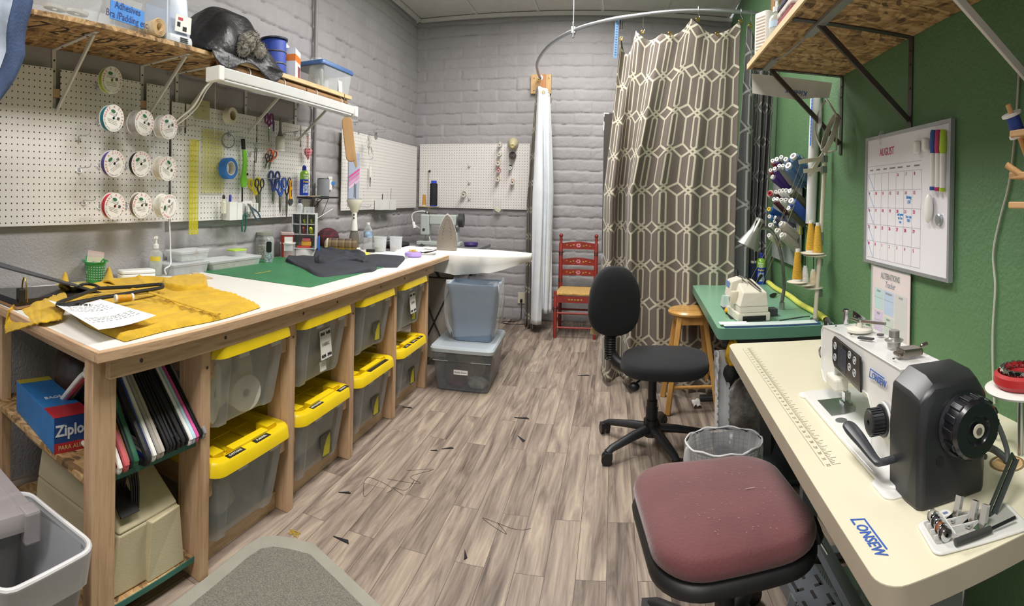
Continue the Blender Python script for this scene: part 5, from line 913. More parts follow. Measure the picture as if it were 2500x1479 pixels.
P=tp(800,612); t=T('tailors_ham','dark red plaid tailor\'s ham leaning at the wall beside the organiser','pressing ham',(P.x-.06,P.y+.10,TZ),0); ob('ham',MB().sph(0,0,.085,.085,.12,.085,24,14),plaid('red_plaid','#3f1c24','#6a2430','#2a2a2e',.045),t)
P=tp(835,612); t=T('seam_roll','brown plaid seam roll with a cream end lying by the steamer','seam roll',(P.x,P.y-.02,TZ+.049),.55,rot=(0,0,.35)); ob('roll',MB().at(rot=(0,PI/2,0)).lathe([(0,-.13),(.03,-.128),(.048,-.11),(.048,.11),(.03,.128),(0,.13)],24),plaid('brown_plaid','#6a5848','#8a7a5c','#3a3036',.055),t); ob('cream_end',MB().at(rot=(0,PI/2,0)).lathe([(0,-.1315),(.03,-.1295),(.0485,-.112),(.0485,-.098)],24,close=False),M('cream_cloth','#d4c8ae',.9),t)
# label maker, tools, steamer, bottle, cups
P=tp(786,608); t=T('label_maker','turquoise desktop calculator-like gadget propped on its stand','gadget',(P.x+.02,P.y-.03,TZ),.5); tq=M('turquoise_plastic','#4fb0b4',.4,var=.03); ob('body',MB().at((0,0,.05),(.75,0,0)).cb(0,0,0,.105,.11,.016),tq,t,bev=.004,smooth=0); ob('stand',MB().hexa([(-.05,.0,0),(.05,.0,0),(.05,.05,0),(-.05,.05,0),(-.05,.02,.075),(.05,.02,.075),(.05,.032,.08),(-.05,.032,.08)]),tq,t,smooth=0); ob('screen',MB().at((0,0,.05),(.75,0,0)).cb(-.01,.026,.0085,.06,.035,.001),M('lcd_grey','#8d9a94',.3),t,smooth=0)
m=MB().at((0,0,.05),(.75,0,0)); [m.cb(-.035+.02*i,-.012-.015*j,.0085,.012,.009,.002) for i in range(4) for j in range(2)]; ob('keys',m,M('keys_grey','#5d6a70',.5),t,smooth=0); ob('red_key',MB().at((0,0,.05),(.75,0,0)).cb(.045,-.028,.0085,.01,.012,.002),M('key_red','#b8404a',.5),t,smooth=0)
for k,(px,py,rz_,lb) in enumerate(((735,612,.3,'black-handled shears at the back of the tool pile beside the mat'),(752,616,-.35,'large black tailor\'s shears crossing the tool pile'),(768,613,-.1,'slim dark snips at the far side of the tool pile'))):
    t=T('scissors',lb,'scissors',tp(px,py)+Vector((0,0,.006+.010*k)),rz_); ob('blade',MB().prism([(-.13,-.003),(-.02,-.014),(.0,0),(-.02,.012)],-.002,.002),dsteel,t,smooth=0)
    for sg in (-1,1): ob('handle',MB().tube([(.06+.045*math.cos(a),sg*.022+.02*math.sin(a),0) for a in np.linspace(0,2*PI,18)[:-1]],.0055,6,closed=True).tube([(-.005,0,0),(.02,sg*.018,0)],.007,6),black,t)
tag(ob('brown_block',MB().prism([(x,y) for x,y in rrect(.11,.045,.006,3)],0,.018),M('brown_block','#6a554a',.5),loc=tp(700,626)+Vector((0,0,.0005)),rz=.2,smooth=0,bev=.003),'small brown block at the edge of the cutting mat, in front of the sharps bin','block')
P=tp(864,609); t=T('garment_steamer','upright white handheld garment steamer with a smoky water tank','steamer',P,.3); ob('foot',MB().lathe([(0,0),(.058,0),(.06,.01),(.05,.018),(0,.018)],28),white,t); ob('tank',MB().lathe([(.040,.018),(.042,.02),(.04,.10),(.028,.155),(0,.156)],26,1,.8),CL('smoky_tank','#7a7468',.6,.1,.3),t)
ob('handle',MB().lathe([(.030,.15),(.026,.20),(.021,.26),(.022,.29),(0,.29)],22),white,t); ob('head',MB().lathe([(.020,.285),(.030,.30),(.055,.35),(.068,.385),(.066,.395),(0,.395)],28,1.0,.75),M('ivory_plastic','#d9d6c6',.4),t); ob('face_plate',MB().lathe([(.062,.3955),(.06,.402),(0,.402)],28,1,.7),M('steamer_grey','#8f9290',.35),t,smooth=30); ob('buttons',MB().cyl((0,-.020,.275),(0,-.027,.275),.007).cyl((0,-.021,.25),(0,-.029,.25),.007),dgrey,t)
P=tp(898,610); t=T('water_bottle','clear water bottle with a blue and white label and no drink left','bottle',P); ob('bottle',MB().lathe([(0,.002),(.034,.002),(.036,.012)]+[(.036-.002*(k%2),.02+.012*k) for k in range(6)]+[(.036,.10),(.036,.15),(.030,.165),(.014,.195),(.013,.205),(0,.205)],26),CL('pet','#e4ecf0',.12,.06,.5),t); ob('label',MB().lathe([(.0365,.10),(.0365,.148)],26,close=False),M('bottle_label','#8fa9d4',.4,var=.5,vs=25),t); ob('cap',MB().lathe([(.0145,.2),(.0145,.216),(0,.217)],16),white,t)
for px,col,lb in ((928,'#b9a878','frosted cup of brass pins, the one nearer the water bottle'),(966,'#d9a08e','frosted cup of pinkish pins, the one nearer the corner')):
    P=tp(px,614); t=T('frosted_cup',lb,'cup',P); ob('cup',MB().lathe([(0,.001),(.046,.001),(.052,.115),(.050,.115),(.045,.004),(0,.004)],28,close=False),CL('cup_frost','#dfe5ea',.3,.35,.35),t); ob('rim',MB().torus(0,0,.113,.052,.003,'z',28,6),CL('cup_frost',''),t); ob('pins',MB().lathe([(0,.005),(.044,.005),(.046,.035),(.02,.042),(0,.04)],20),M('pins_'+col,col,.4,.3,var=.5,vs=160),t)
P=tp(895,613); tag(ob('eraser',MB().cb(0,0,.012,.07,.03,.022),black,loc=P+Vector((.06,-.05,.0003)),rz=.3,smooth=0,bev=.005),'small black block in front of the water bottle','block')
# purple pin dish, pins, black offcuts
P=tp(1009,627); t=T('pin_dish','lilac magnetic pin dish on the far end of the table','pin dish',P); ob('dish',MB().lathe([(0,0.0005),(.055,0.0005),(.066,.014),(.062,.030),(.045,.036),(.02,.030),(0,.03)],32),M('lilac_plastic','#b49adf',.35,var=.02),t)
m=MB(); 
for k in range(26):
    a=R.uniform(0,2*PI); r_=R.uniform(0,.04); x,y=r_*math.cos(a),r_*math.sin(a); m.cyl((x,y,.036+R.uniform(0,.012)),(x+R.uniform(-.025,.025),y+R.uniform(-.025,.025),.04+R.uniform(0,.02)),.001,n=4); m.sph(x,y,.037+R.uniform(0,.014),.0035,nu=6,nv=4)
o=ob('pins',m,M('pin_yellow','#dcb92e',.4),t); o['kind']='stuff'; P=tp(988,630); tag(ob('clip_steel',MB().cb(0,0,.006,.05,.02,.01),steel,loc=P,rz=.4,smooth=0,bev=.003),'small steel clip beside the lilac pin dish','clip')
for k,(px,py,rz_) in enumerate(((1030,612,.5),(1040,616,-.2),(1045,622,.2),(1022,609,1.2))):
    tag(ob('fabric_scrap',MB().grid(lambda u,v:((u-.5)*.13,(v-.5)*.05,.004+.02*vn(u*3+k*4,v*2+k)+.008*k*u),12,6),blk,loc=tp(px,py)+Vector((0,0,.001)),rz=rz_,solid=.003),'black fabric scrap in the heap behind the lilac pin dish','fabric scrap','black scraps at the far end of the table')
# dark trousers and cloth
dk=M('charcoal_cloth','#2c2f38',.8,var=.1,bp=.25,bs=160); t=T('trousers','charcoal folded trousers laid across the green cutting mat','trousers',tp(810,650)); TL=t.location
def fold(u,v,p): return .007+.016*vn(u*5+1,v*4)**2+.030*max(0,.16-abs(vn(u*4+3,v*3+u*2)-.5))
m=MB(); m.T=Matrix.Translation(-TL); panel(m,px_curve([(698,640),(740,658),(778,677),(826,674),(908,664)]),px_curve([(702,630),(760,629),(850,634),(920,655)]),px_curve([(698,640),(697,635),(702,630)]),px_curve([(908,664),(918,660),(920,655)]),60,30,fold); ob('leg',m,dk,t,smooth=80)
m=MB(); m.T=Matrix.Translation(-TL); panel(m,px_curve([(770,648),(800,652),(850,646),(888,652)]),px_curve([(772,620),(800,616),(850,622),(893,630)]),px_curve([(770,648),(765,632),(772,620)]),px_curve([(888,652),(900,640),(893,630)]),46,30,lambda u,v,p:.022+.03*vn(u*5,v*4+3)**2+.05*max(0,.2-abs(vn(u*4,v*4+u*2)-.5))); ob('waist',m,dk,t,smooth=80)
t2=T('folded_cloth','charcoal folded cloth lying by itself right of the trousers','cloth',tp(940,640)); m=MB(); m.T=Matrix.Translation(-t2.location); panel(m,px_curve([(896,650),(930,653),(970,653)]),px_curve([(886,628),(930,625),(988,630)]),px_curve([(896,650),(890,640),(886,628)]),px_curve([(970,653),(978,645),(988,634),(988,630)]),36,24,lambda u,v,p:.008+.008*vn(u*4,v*4)); ob('cloth',m,dk,t2,smooth=80)
yp=M('yellow_paper','#e9dc58',.7,var=.03)
tag(ob('yellow_sheet',MB().prism([tuple(tp(*p))[:2] for p in ((780,612),(826,606),(905,618),(880,628),(850,626),(800,622))],TZ+.0032,TZ+.0038),yp,smooth=0),'large yellow paper sheet under the charcoal trousers','paper')
tag(ob('yellow_sheet',MB().prism([tuple(tp(*p))[:2] for p in ((868,622),(900,619),(902,627),(880,630))],TZ+.005,TZ+.0056),yp,smooth=0),'small brighter yellow note lying on the large yellow sheet','paper')
tag(ob('white_sheet',MB().prism([tuple(tp(*p))[:2] for p in ((920,618),(985,608),(1010,614),(960,634))],TZ+.0005,TZ+.0012),paper,smooth=0),'white paper sheet between the frosted cups and the lilac pin dish','paper')
for a,b,cx,cy,lb in ((-2.18,4.05,.0,0,'black cloth heaped at the wall behind the steamer'),):
    pass
bundle_o=bundle('black cloth lying behind the frosted cups at the wall',tuple(tp(962,606)),(.10,.17,.055),'#141418',5,'black_cloth','cloth'); del bundle_o['group']
# ================================================================= CURTAIN TRACK, CURTAINS, BACK OF THE ROOM
RZ=2.57
gal=M('galvanised_tube','#a9adb0',.35,.85,var=.05)
rp=[(-.835,5.86,RZ-.0),(-.825,5.6,RZ),(-.765,5.157,RZ),(-.58,4.606,RZ),(-.345,4.215,RZ),(-.083,3.975,RZ),(.154,3.835,RZ),(.404,3.715,RZ),(.677,3.64,RZ),(.95,3.625,RZ),(1.155,3.64,RZ)]
t=T('curtain_rail','bent galvanised curtain rail sweeping from the back wall to the green wall','rail',(0,4.5,RZ)); rb=bez(rp,8)
ob('tube',MB().at((0,-4.5,-RZ)).tube(rb,.0145,12),gal,t)
ob('ceiling_rod',MB().at((0,-4.5,-RZ)).cyl((-.345,4.215,RZ),(-.345,4.215,CZ-.002),.005),gal,t); ob('rod_clamp',MB().at((0,-4.5,-RZ)).cb(-.345,4.215,RZ,.035,.05,.05).cyl((-.345,4.195,RZ-.06),(-.345,4.195,RZ+.06),.008),M('clamp_zinc','#9a9c9c',.35,.8),t,bev=.004)
ob('wall_flange',MB().at((0,-4.5,-RZ)).cyl((-.835,5.872,RZ),(-.835,5.85,RZ),.03),gal,t)
bl_=T('mounting_board','three-part pine block on the back wall where the curtain rail ends','board',(-.815,5.882,RZ-.065)); ob('board',MB().box(-.125,.10,-.02,.02,-.10,.10),wood('block_pine','#d6b27c','#c39a62',2,7),bl_,smooth=0); ob('middle_block',MB().box(-.03,.045,-.03,-.0201,-.10,.10),wood('block_red','#c48a5c','#b0774a',2,7),bl_,smooth=0)
m=MB(); [m.cyl((x,-.0201,z),(x,-.0225,z),.006,n=10) for x in (-.09,.075) for z in (-.07,.06)]; ob('screw_heads',m,dsteel,bl_)
def trellis(name,bg,fg,W=.212,Hh=.26,dark=1):
    m,nt,b=_new(name); t=N(nt,'ShaderNodeUVMap'); sp=N(nt,'ShaderNodeSeparateXYZ'); nt.links.new(t.outputs[0],sp.inputs[0])
    def mth(op,*a,clamp=False):
        n=N(nt,'ShaderNodeMath',operation=op); n.use_clamp=clamp
        for k,x in enumerate(a):
            if isinstance(x,(int,float)): n.inputs[k].default_value=x
            else: nt.links.new(x,n.inputs[k])
        return n.outputs[0]
    x=mth('MULTIPLY',mth('ABSOLUTE',mth('SUBTRACT',mth('FRACT',mth('DIVIDE',sp.outputs[0],W)),.5)),210.); y=mth('MULTIPLY',mth('ABSOLUTE',mth('SUBTRACT',mth('FRACT',mth('DIVIDE',sp.outputs[1],Hh)),.5)),270.)
    def seg(ax,ay,bx,by):
        dx,dy=bx-ax,by-ay; L2=dx*dx+dy*dy; px_=mth('SUBTRACT',x,float(ax)); py_=mth('SUBTRACT',y,float(ay))
        tt=mth('DIVIDE',mth('ADD',mth('MULTIPLY',px_,float(dx)),mth('MULTIPLY',py_,float(dy))),float(L2),clamp=True)
        ex=mth('SUBTRACT',px_,mth('MULTIPLY',tt,float(dx))); ey=mth('SUBTRACT',py_,mth('MULTIPLY',tt,float(dy)))
        return mth('ADD',mth('MULTIPLY',ex,ex),mth('MULTIPLY',ey,ey))
    d=None
    for sg in ((105,45,105,136),(0,18,25,33),(0,18,30,0),(30,0,105,45),(25,33,25,136)):
        q=seg(*sg); d=q if d is None else mth('MINIMUM',d,q)
    d=mth('SQRT',d); line=mth('LESS_THAN',d,7.5)
    n=N(nt,'ShaderNodeTexNoise'); n.inputs['Scale'].default_value=1; n.inputs['Detail'].default_value=3; mp=N(nt,'ShaderNodeMapping'); mp.inputs['Scale'].default_value=(60,500,1); nt.links.new(t.outputs[0],mp.inputs[0]); nt.links.new(mp.outputs[0],n.inputs['Vector'])
    c0=hx(bg); base=ramp(nt,n.outputs[0],[(.3,tuple(v*.86 for v in c0[:3])+(1,)),(.7,tuple(v*1.12 for v in c0[:3])+(1,))])
    mx=N(nt,'ShaderNodeMix',data_type='RGBA'); nt.links.new(line,mx.inputs[0]); nt.links.new(base,mx.inputs[6]); mx.inputs[7].default_value=hx(fg); nt.links.new(mx.outputs[2],b.inputs['Base Color']); b.inputs['Roughness'].default_value=.9; b.inputs['Sheen Weight'].default_value=.1
    bump(nt,b,n.outputs[0],.15,.002); return m
TRE=trellis('trellis_curtain','#6d645c','#c3bda9'); TRE_SHADE=trellis('trellis_curtain_shaded','#5f5f60','#a5a5a2')  # same fabric twice; the second is greyed to paint in its shade
def arclen(P):
    s_=[0]
    for a,b in zip(P,P[1:]): s_.append(s_[-1]+(Vector(b)-Vector(a)).length)
    return s_
def curtain_mesh(name,top,bot,ztop,zbot,mat,parent,nu=120,nv=70,u0=0,v0=0,stretch=1.0,pw=1.0,back=None):
    """cloth hung between two plan curves; ztop(s) is the edge between hooks; pattern runs along the cloth's own length"""
    def res(P,n):
        Q=bez([Vector((x,y,0)) for x,y in P],8); L=arclen(Q); out=[]
        for k in range(n):
            d=L[-1]*k/(n-1); i=0
            while i<len(L)-2 and L[i+1]<d: i+=1
            f=(d-L[i])/max(1e-9,L[i+1]-L[i]); out.append(Q[i]*(1-f)+Q[i+1]*f)
        return out,L[-1]
    A,la=res(top,nu); B,lb=res(bot,nu); m=MB(); uv=[]; vs=[]; ln=max(la,lb)*stretch
    for j in range(nv):
        v=j/(nv-1)
        for i in range(nu):
            u=i/(nu-1); zt=ztop(u); zb=zbot(u); z=zt*(1-v)+zb*v; f=min(1,v*2.2)**pw; p=A[i]*(1-f)+B[i]*f
            p=p+Vector((.006*math.sin(v*9+u*30),.008*math.sin(v*7+u*23),0))*v; vs.append((p.x,p.y,z)); uv.append((u0+u*ln,v0+z-(zt-ztop(0))*.6*(1-v)**2))
    m.add(vs,[(j*nu+i,j*nu+i+1,(j+1)*nu+i+1,(j+1)*nu+i) for j in range(nv-1) for i in range(nu-1)])
    return ob(name,m,mat,parent,smooth=80,uv=uv,solid=.0025)
ct_=T('curtain','wide taupe trellis-pattern curtain hanging from the rail behind the black office chair','curtain',(0,0,0)); HK=[0.0,.17,.33,.62,1.0]
def zt(u):
    ks=[0,.20,.42,.64,1.0]; zs=[2.455,2.48,2.435,2.525,2.525]; dp=[.13,.05,.05,.10]
    for a,b,z0,z1,d in zip(ks,ks[1:],zs,zs[1:],dp):
        if u<=b: f=(u-a)/(b-a); return z0*(1-f)+z1*f-d*math.sin(PI*f)
    return zs[-1]
top=[(.03,3.95),(.06,4.00),(.11,3.93),(.16,3.86),(.23,3.85),(.31,3.78),(.38,3.75),(.46,3.74),(.555,3.68),(.64,3.69),(.73,3.655),(.80,3.66),(.855,3.64)]
bot=[(-.075,4.10),(-.02,3.93),(.03,4.04),(.08,4.06),(.12,3.80),(.17,3.84),(.24,3.88),(.31,3.78),(.38,3.80),(.45,3.80),(.53,3.70),(.62,3.73),(.72,3.69),(.80,3.70),(.85,3.66)]
curtain_mesh('cloth',top,bot,zt,lambda u:.055-.03*math.sin(u*9),TRE,ct_,150,80,-.02,.045)
def grommet(P,par,hang=True,ry=0):
    ob('grommet',MB().at(P,(PI/2,0,ry)).torus(0,0,0,.011,.0045,'z',16,6),brass,par)
    if hang: ob('hook',MB().tube(bez([(P[0],P[1],P[2]-.004),(P[0]+.012,P[1],P[2]+.02),(P[0],P[1],P[2]+.045),(P[0],P[1]-.022,RZ-.01),(P[0],P[1]-.012,RZ+.022),(P[0],P[1]+.015,RZ+.018)],5),.0022,6),chrome,par)
for P,hg in (((.032,3.935,2.435),True),((.185,3.845,2.46),True),((.37,3.735,2.425),False),((.555,3.665,2.51),True),((.69,3.65,2.42),False),((.85,3.63,2.51),True)): grommet(P,ct_,hg)
ct2=T('curtain','trellis curtain coloured greyer for shade, bunched against the green wall, right of the wide one','curtain',(0,0,0))
top2=[(.905,3.66),(.935,3.645),(.97,3.66),(1.0,3.70),(1.03,3.66),(1.055,3.72),(1.08,3.67),(1.10,3.73),(1.12,3.69),(1.135,3.73)]
bot2=[(.862,3.735),(.90,3.70),(.95,3.70),(.985,3.78),(1.0,3.87),(1.02,3.74),(1.04,3.87),(1.06,3.74),(1.08,3.87),(1.10,3.75),(1.13,3.85)]
curtain_mesh('cloth',top2,bot2,lambda u:2.50-.26*min(1,u*3.2)**1.3 if u<.5 else 2.24+.0*u,lambda u:.06,TRE_SHADE,ct2,130,70,.0,.13)
grommet((.925,3.635,2.49),ct2); grommet((1.09,3.66,2.30),ct2,True)
ct3=T('curtain','white-lined trellis curtain gathered at the back wall beside the red chair','curtain',(0,0,0))
curtain_mesh('face',[(-.85,5.66),(-.84,5.58),(-.80,5.52),(-.76,5.46),(-.72,5.5),(-.66,5.52)],[(-.93,5.70),(-.90,5.55),(-.885,5.66),(-.86,5.50),(-.84,5.60),(-.82,5.42),(-.79,5.5)],lambda u:2.30+.12*math.sin(PI*min(1,u*1.2)),lambda u:.02,TRE,ct3,90,60,.1,.0)
lin=M('white_lining','#dfe3e8',.85,var=.03,bp=.15,bs=60); nolin=lambda P:[(x,y-.0) for x,y in P]
curtain_mesh('lining',[(-.80,5.46),(-.78,5.43),(-.745,5.47),(-.72,5.45),(-.69,5.50)],[(-.825,5.40),(-.77,5.36),(-.72,5.37),(-.715,5.48),(-.67,5.43),(-.625,5.50)],lambda u:2.40-.03*u,lambda u:.085 if u<.45 else .18,lin,ct3,80,50,pw=.7)
grommet((-.79,5.44,2.46),ct3,False); ob('hook',MB().tube([(-.79,5.44,2.46),(-.80,5.45,2.52),(-.815,5.45,2.59)],.0025,6),chrome,ct3); [grommet(p,ct3,False) for p in ((-.69,5.48,2.36),(-.70,5.48,2.31),(-.74,5.44,2.34))]
tm=T('tape_measure','pale blue measuring tape hanging from the rail at the left edge of the wide curtain','tape measure',(.0,3.945,RZ-.012)); ob('tape',MB().at(rot=(0,.05,.4)).box(-.014,.014,-.0008,.0008,-.26,.012),M('tape_blue','#86aede',.6,var=.03),tm,smooth=0); m=MB().at(rot=(0,.05,.4)); [m.cb(0,-.0012,-.02-.018*k,.012,.0005,.003) for k in range(13)]; ob('marks',m,ink,tm,smooth=0); ob('clip',MB().box(.018,.04,-.006,.006,-.05,.01),black,tm,smooth=0)
# mirror
mi=T('wall_mirror','tall narrow frameless mirror standing at the back wall, half hidden by the trellis curtain','mirror',(.10,5.80,.0)); gl=M('mirror_glass','#c9ccce',.02,1,var=.0); ob('glass',MB().box(-.225,.30,-.004,.004,.10,2.20),gl,mi,smooth=0,rot=(-.012,0,0)); ob('backing',MB().box(-.222,.297,.005,.02,.0,2.19),M('mirror_back','#4a453f',.7),mi,smooth=0)
# painted ladder-back chair
rc=M('red_chair_paint','#8c2f28',.4,.0,var=.12,vs=14); bandk=M('black_band','#1a1414',.4); gold=M('folk_gold','#b9974a',.5,var=.3,vs=60); folk=M('folk_rose','#c9828a',.5,var=.3,vs=70); rush=M('rush_straw','#cfa862',.8,var=.25,vs=40,bp=.6,bs=90,stretch=(1,6,1))
t=T('ladder_back_chair','red painted ladder-back chair with flowers and a rush seat, against the back wall','chair',(-.36,5.43,0),0)
def post(x,y,z0,z1,back):
    m=MB().at((x,y,0)); pr_=[(0,z0),(.015,z0),(.019,z0+.06),(.021,z1*.5),(.020,z1-.06),(.012,z1-.045),(.018,z1-.02),(.012,z1),(0,z1+.002)]; m.lathe(pr_,14); ob('leg',m,rc,t,smooth=60)
    m=MB().at((x,y,0)); 
    for zb in ((.30,.49,.76) if back else (.27,)):
        for d in (-.014,0,.014): m.torus(0,0,zb+d,.0205,.0035,'z',14,5)
    ob('band',m,bandk,t)
for sx in (-1,1): post(sx*.185,.17,0,.92,True); post(sx*.195,-.20,0,.44,False); ob('finial',MB().at((sx*.185,.17,.918)).sph(0,0,.018,.021,.021,.022,14,8),rc,t)
def slat(z,h,crest):
    m=MB(); n=15; vs=[]
    for k in range(n):
        u=k/(n-1); x=-.167+.334*u; y=.17+.02*math.sin(PI*u); hh=h*(.78+.22*math.sin(PI*u)) if crest else h
        vs+= [(x,y-.006,z-h/2),(x,y+.006,z-h/2),(x,y+.006,z-h/2+hh),(x,y-.006,z-h/2+hh)]
    fs=[]
    for k in range(n-1):
        for j in range(4): fs.append((k*4+j,k*4+(j+1)%4,k*4+4+(j+1)%4,k*4+4+j))
    m.add(vs,fs+[(0,1,2,3),(n*4-4,n*4-3,n*4-2,n*4-1)]); ob('back_slat',m,rc,t,smooth=50)
    m=MB()
    for k,(x,r_) in enumerate(((-.12,.012),(-.085,.015),(-.05,.016),(.05,.016),(.085,.015),(.12,.012))): y=.17+.02*math.sin(PI*(x+.167)/.334)-.0075; m.at((x,y,z+.004*(-1)**k),(PI/2,0,.5*(-1)**k)).lathe([(0,0),(r_,0),(r_,.0008),(0,.0008)],10,1,.45)
    ob('painted_leaves',m,gold,t,smooth=0); m=MB(); y=.17+.02-.0078
    for a in range(6): m.at((.017*math.cos(a*PI/3),y,z+.014*math.sin(a*PI/3)),(PI/2,0,0)).lathe([(0,0),(.009,0),(.009,.001),(0,.001)],8)
    ob('painted_rose',m,folk,t,smooth=0)
for z,h,cr in ((.84,.075,True),(.68,.075,True),(.57,.06,False)): slat(z,h,cr)
ob('seat',MB().hexa([(-.20,-.21,.40),(.20,-.21,.40),(.185,.18,.40),(-.185,.18,.40),(-.20,-.21,.43),(.20,-.21,.43),(.185,.18,.43),(-.185,.18,.43)]),rush,t,smooth=0,bev=.012); ob('seat_rail',MB().box(-.18,.18,-.208,-.192,.335,.395),rc,t,smooth=0); m=MB(); [m.at((x,-.2095,.365),(PI/2,0,0)).lathe([(0,0),(.012,0),(.012,.001),(0,.001)],8,1,.6) for x in (-.06,-.03,0,.03,.06)]; ob('painted_flowers',m,gold,t,smooth=0)
for z in (.10,.235): ob('stretcher',MB().cyl((-.195,-.20,z),(.195,-.20,z),.010,n=10),rc,t)
for sx in (-1,1):
    for z in (.14,.25): ob('stretcher',MB().cyl((sx*.195,-.20,z),(sx*.185,.17,z),.009,n=10),rc,t)
ob('stretcher',MB().cyl((-.185,.17,.2),(.185,.17,.2),.010,n=10),rc,t)
# outlet and cord
t=T('power_outlet','ivory power outlet low on the back wall beside the gathered curtain','outlet',(-1.007,5.895,.24)); ob('plate',MB().box(-.04,.04,-.006,0,-.06,.06),M('ivory','#d6d0b8',.4),t,smooth=0,bev=.002); ob('plug',MB().box(-.01,.015,-.035,-.0062,-.045,-.01),black,t,smooth=0,bev=.004)
t=T('power_lead','black cord dropping from the wall outlet and coiling on the floor','cord',(-1.0,5.85,.0)); ob('cable',MB().tube(bez([(-.0,.02,.21),(.005,-.02,.10),(-.01,-.03,.02),(-.12,-.06,.005),(-.25,-.1,.005),(-.10,-.18,.005),(.10,-.12,.005),(.16,-.05,.005)],8),.004,6),black,t)
# ironing board with iron
ib=T('ironing_board','ironing board in a loose white cover, past the far end of the cutting table','ironing board',(-1.2,4.13,0)); cov=M('white_cover','#eceae4',.85,var=.02,bp=.12,bs=40)
def ibw(x): return .19*min(1,max(.0,(.575-x)/.34))**.55 if x>.235 else .19
m=MB(); 
def ibf(u,v):
    x=-.42+.99*u; w_=max(.004,ibw(x)); a=PI*2*v; sx_=math.cos(a); 
    drop=.085+.05*math.sin(PI*u)+.018*math.sin(u*40)*math.sin(u*9)
    if v<.5: y=w_*(1-4*v); z=.89+.006*math.sin(PI*2*v)
    else: q=(v-.5)*2; y=-w_*(1-2*q)*1.0; z=.89-drop*math.sin(PI*q)**.35*(1 if True else 0)
    return (x,y*(1.0+.04*(z<.88)),z)
def ibprof(x,sd): 
    w_=max(.006,ibw(x)); dr=.10*math.sin(PI*min(1,(x+.55)/1.1))+.03+.016*vn(x*14+sd,sd); return [(x,w_-.008,.893),(x,w_*.5,.897),(x,0,.898),(x,-w_*.5,.897),(x,-w_+.008,.893),(x,-w_-.004,.872),(x,-w_-.004+.02*vn(x*18,2)*1,.872-dr*.5),(x,-w_+.05*vn(x*11,4),.872-dr),(x,0,.85-dr*.2),(x,w_-.03,.872-dr),(x,w_,.872)]
m.add(*loft([ibprof(-.5+1.072*k/59,1) for k in range(60)])); ob('cover',m,cov,ib,smooth=80); 
def stand(x0,x1): return MB().tube([(x0,-.12,.02),(x0,.12,.02)],.012,8).tube([(x0,0,.02),(x1,0,.84)],.012,8)
ob('leg',stand(-.30,.15),dgrey,ib); ob('leg',stand(.20,-.28),dgrey,ib)
P=on(1092,612,1,4.08); ir=T('steam_iron','steam iron standing on its heel on the ironing board, soleplate towards the room','iron',(P.x,4.10,.899),.12); so=[]
for k in range(21): a=k/20; so.append((.082*math.sin(min(1,a*1.12)*PI/2)**.62 if a<.97 else .08,.27-.27*a))
outl=[(-x,z) for x,z in so[::-1]]+so[1:]
ob('soleplate',MB().prism(outl,-.055,-.047,'xz'),M('soleplate','#a39a8e',.3,.7),ir,smooth=0,bev=.002); ob('body',MB().add(*loft([[(x*k,y,.01+z*kk) for x,z in outl] for y,k,kk in ((-.046,1,1),(-.02,.95,.97),(.02,.75,.9),(.04,.5,.75))])),M('iron_body','#d7d7d8',.35),ir); ob('handle',MB().tube(bez([(0,.02,.06),(0,.075,.08),(0,.085,.15),(0,.05,.23)],6),.02,10),dgrey,ir); ob('heel',MB().box(-.05,.05,-.046,.075,0,.02),clear,ir,smooth=0,bev=.004)
m=MB(); 
for k in range(9):
    for sg in (-1,1): a=k/8; m.cyl((sg*(.006+.034*a**.8),-.0552,.235-.12*a),(sg*(.006+.034*a**.8),-.0558,.235-.12*a),.0024,n=8)
for k in range(5):
    for sg in (-1,1): m.cyl((sg*(.022+.003*k),-.0552,.19-.025*k),(sg*(.022+.003*k),-.0558,.19-.025*k),.0024,n=8)
ob('steam_holes',m,black,ir,smooth=0); ob('dial',MB().cyl((.05,.0,.16),(.07,.012,.16),.03,n=18),dgrey,ir)
# sewing table and small machine behind the ironing board
t=T('sewing_table','grey sewing-machine table in the back left corner behind the ironing board','table',(-1.72,5.38,0)); ob('top',MB().box(-.50,.40,-.30,.30,.79,.82),M('grey_laminate','#7f7d80',.4),t,smooth=0,bev=.003)
for x in (-.4,.3): ob('leg',MB().box(x-.02,x+.02,-.02,.02,0,.789).box(x-.03,x+.03,-.28,.28,0,.03),M('grey_steel_leg','#6d7076',.4,.5),t,smooth=0)
ob('motor',MB().at((.05,0,.62),(0,PI/2,0)).lathe([(0,-.12),(.07,-.11),(.075,.10),(.05,.13),(0,.13)],20),black,t)
P=on(1062,600,1,5.25); mg=M('machine_greygreen','#b9c1bd',.35,var=.02); sm=T('sewing_machine','pale grey-green industrial sewing machine on the corner table, partly behind the iron','sewing machine',(-1.85,5.30,.8205),.1)
ob('bed',MB().box(-.16,.30,-.09,.09,0,.035),mg,sm,smooth=0,bev=.006); ob('head',MB().box(-.13,-.035,-.06,.06,.095,.30),mg,sm,smooth=0,bev=.014); ob('arm',MB().box(-.034,.25,-.055,.055,.20,.30),mg,sm,smooth=0,bev=.012); ob('column',MB().box(.17,.27,-.065,.065,.036,.20),mg,sm,smooth=0,bev=.01); ob('needle_bar',MB().cyl((-.085,0,.036),(-.085,0,.095),.006).box(-.10,-.06,-.02,.02,.036,.05),steel,sm); ob('hand_wheel',MB().at((.29,0,.25),(0,PI/2,0)).lathe([(0,-.02),(.07,-.02),(.07,.03),(0,.03)],26),dgrey,sm); ob('knob',MB().cyl((-.09,-.06,.15),(-.09,-.066,.15),.014).cyl((-.085,0,.30),(-.085,0,.33),.006).cyl((-.05,-.02,.30),(-.05,-.02,.32),.010),dgrey,sm)
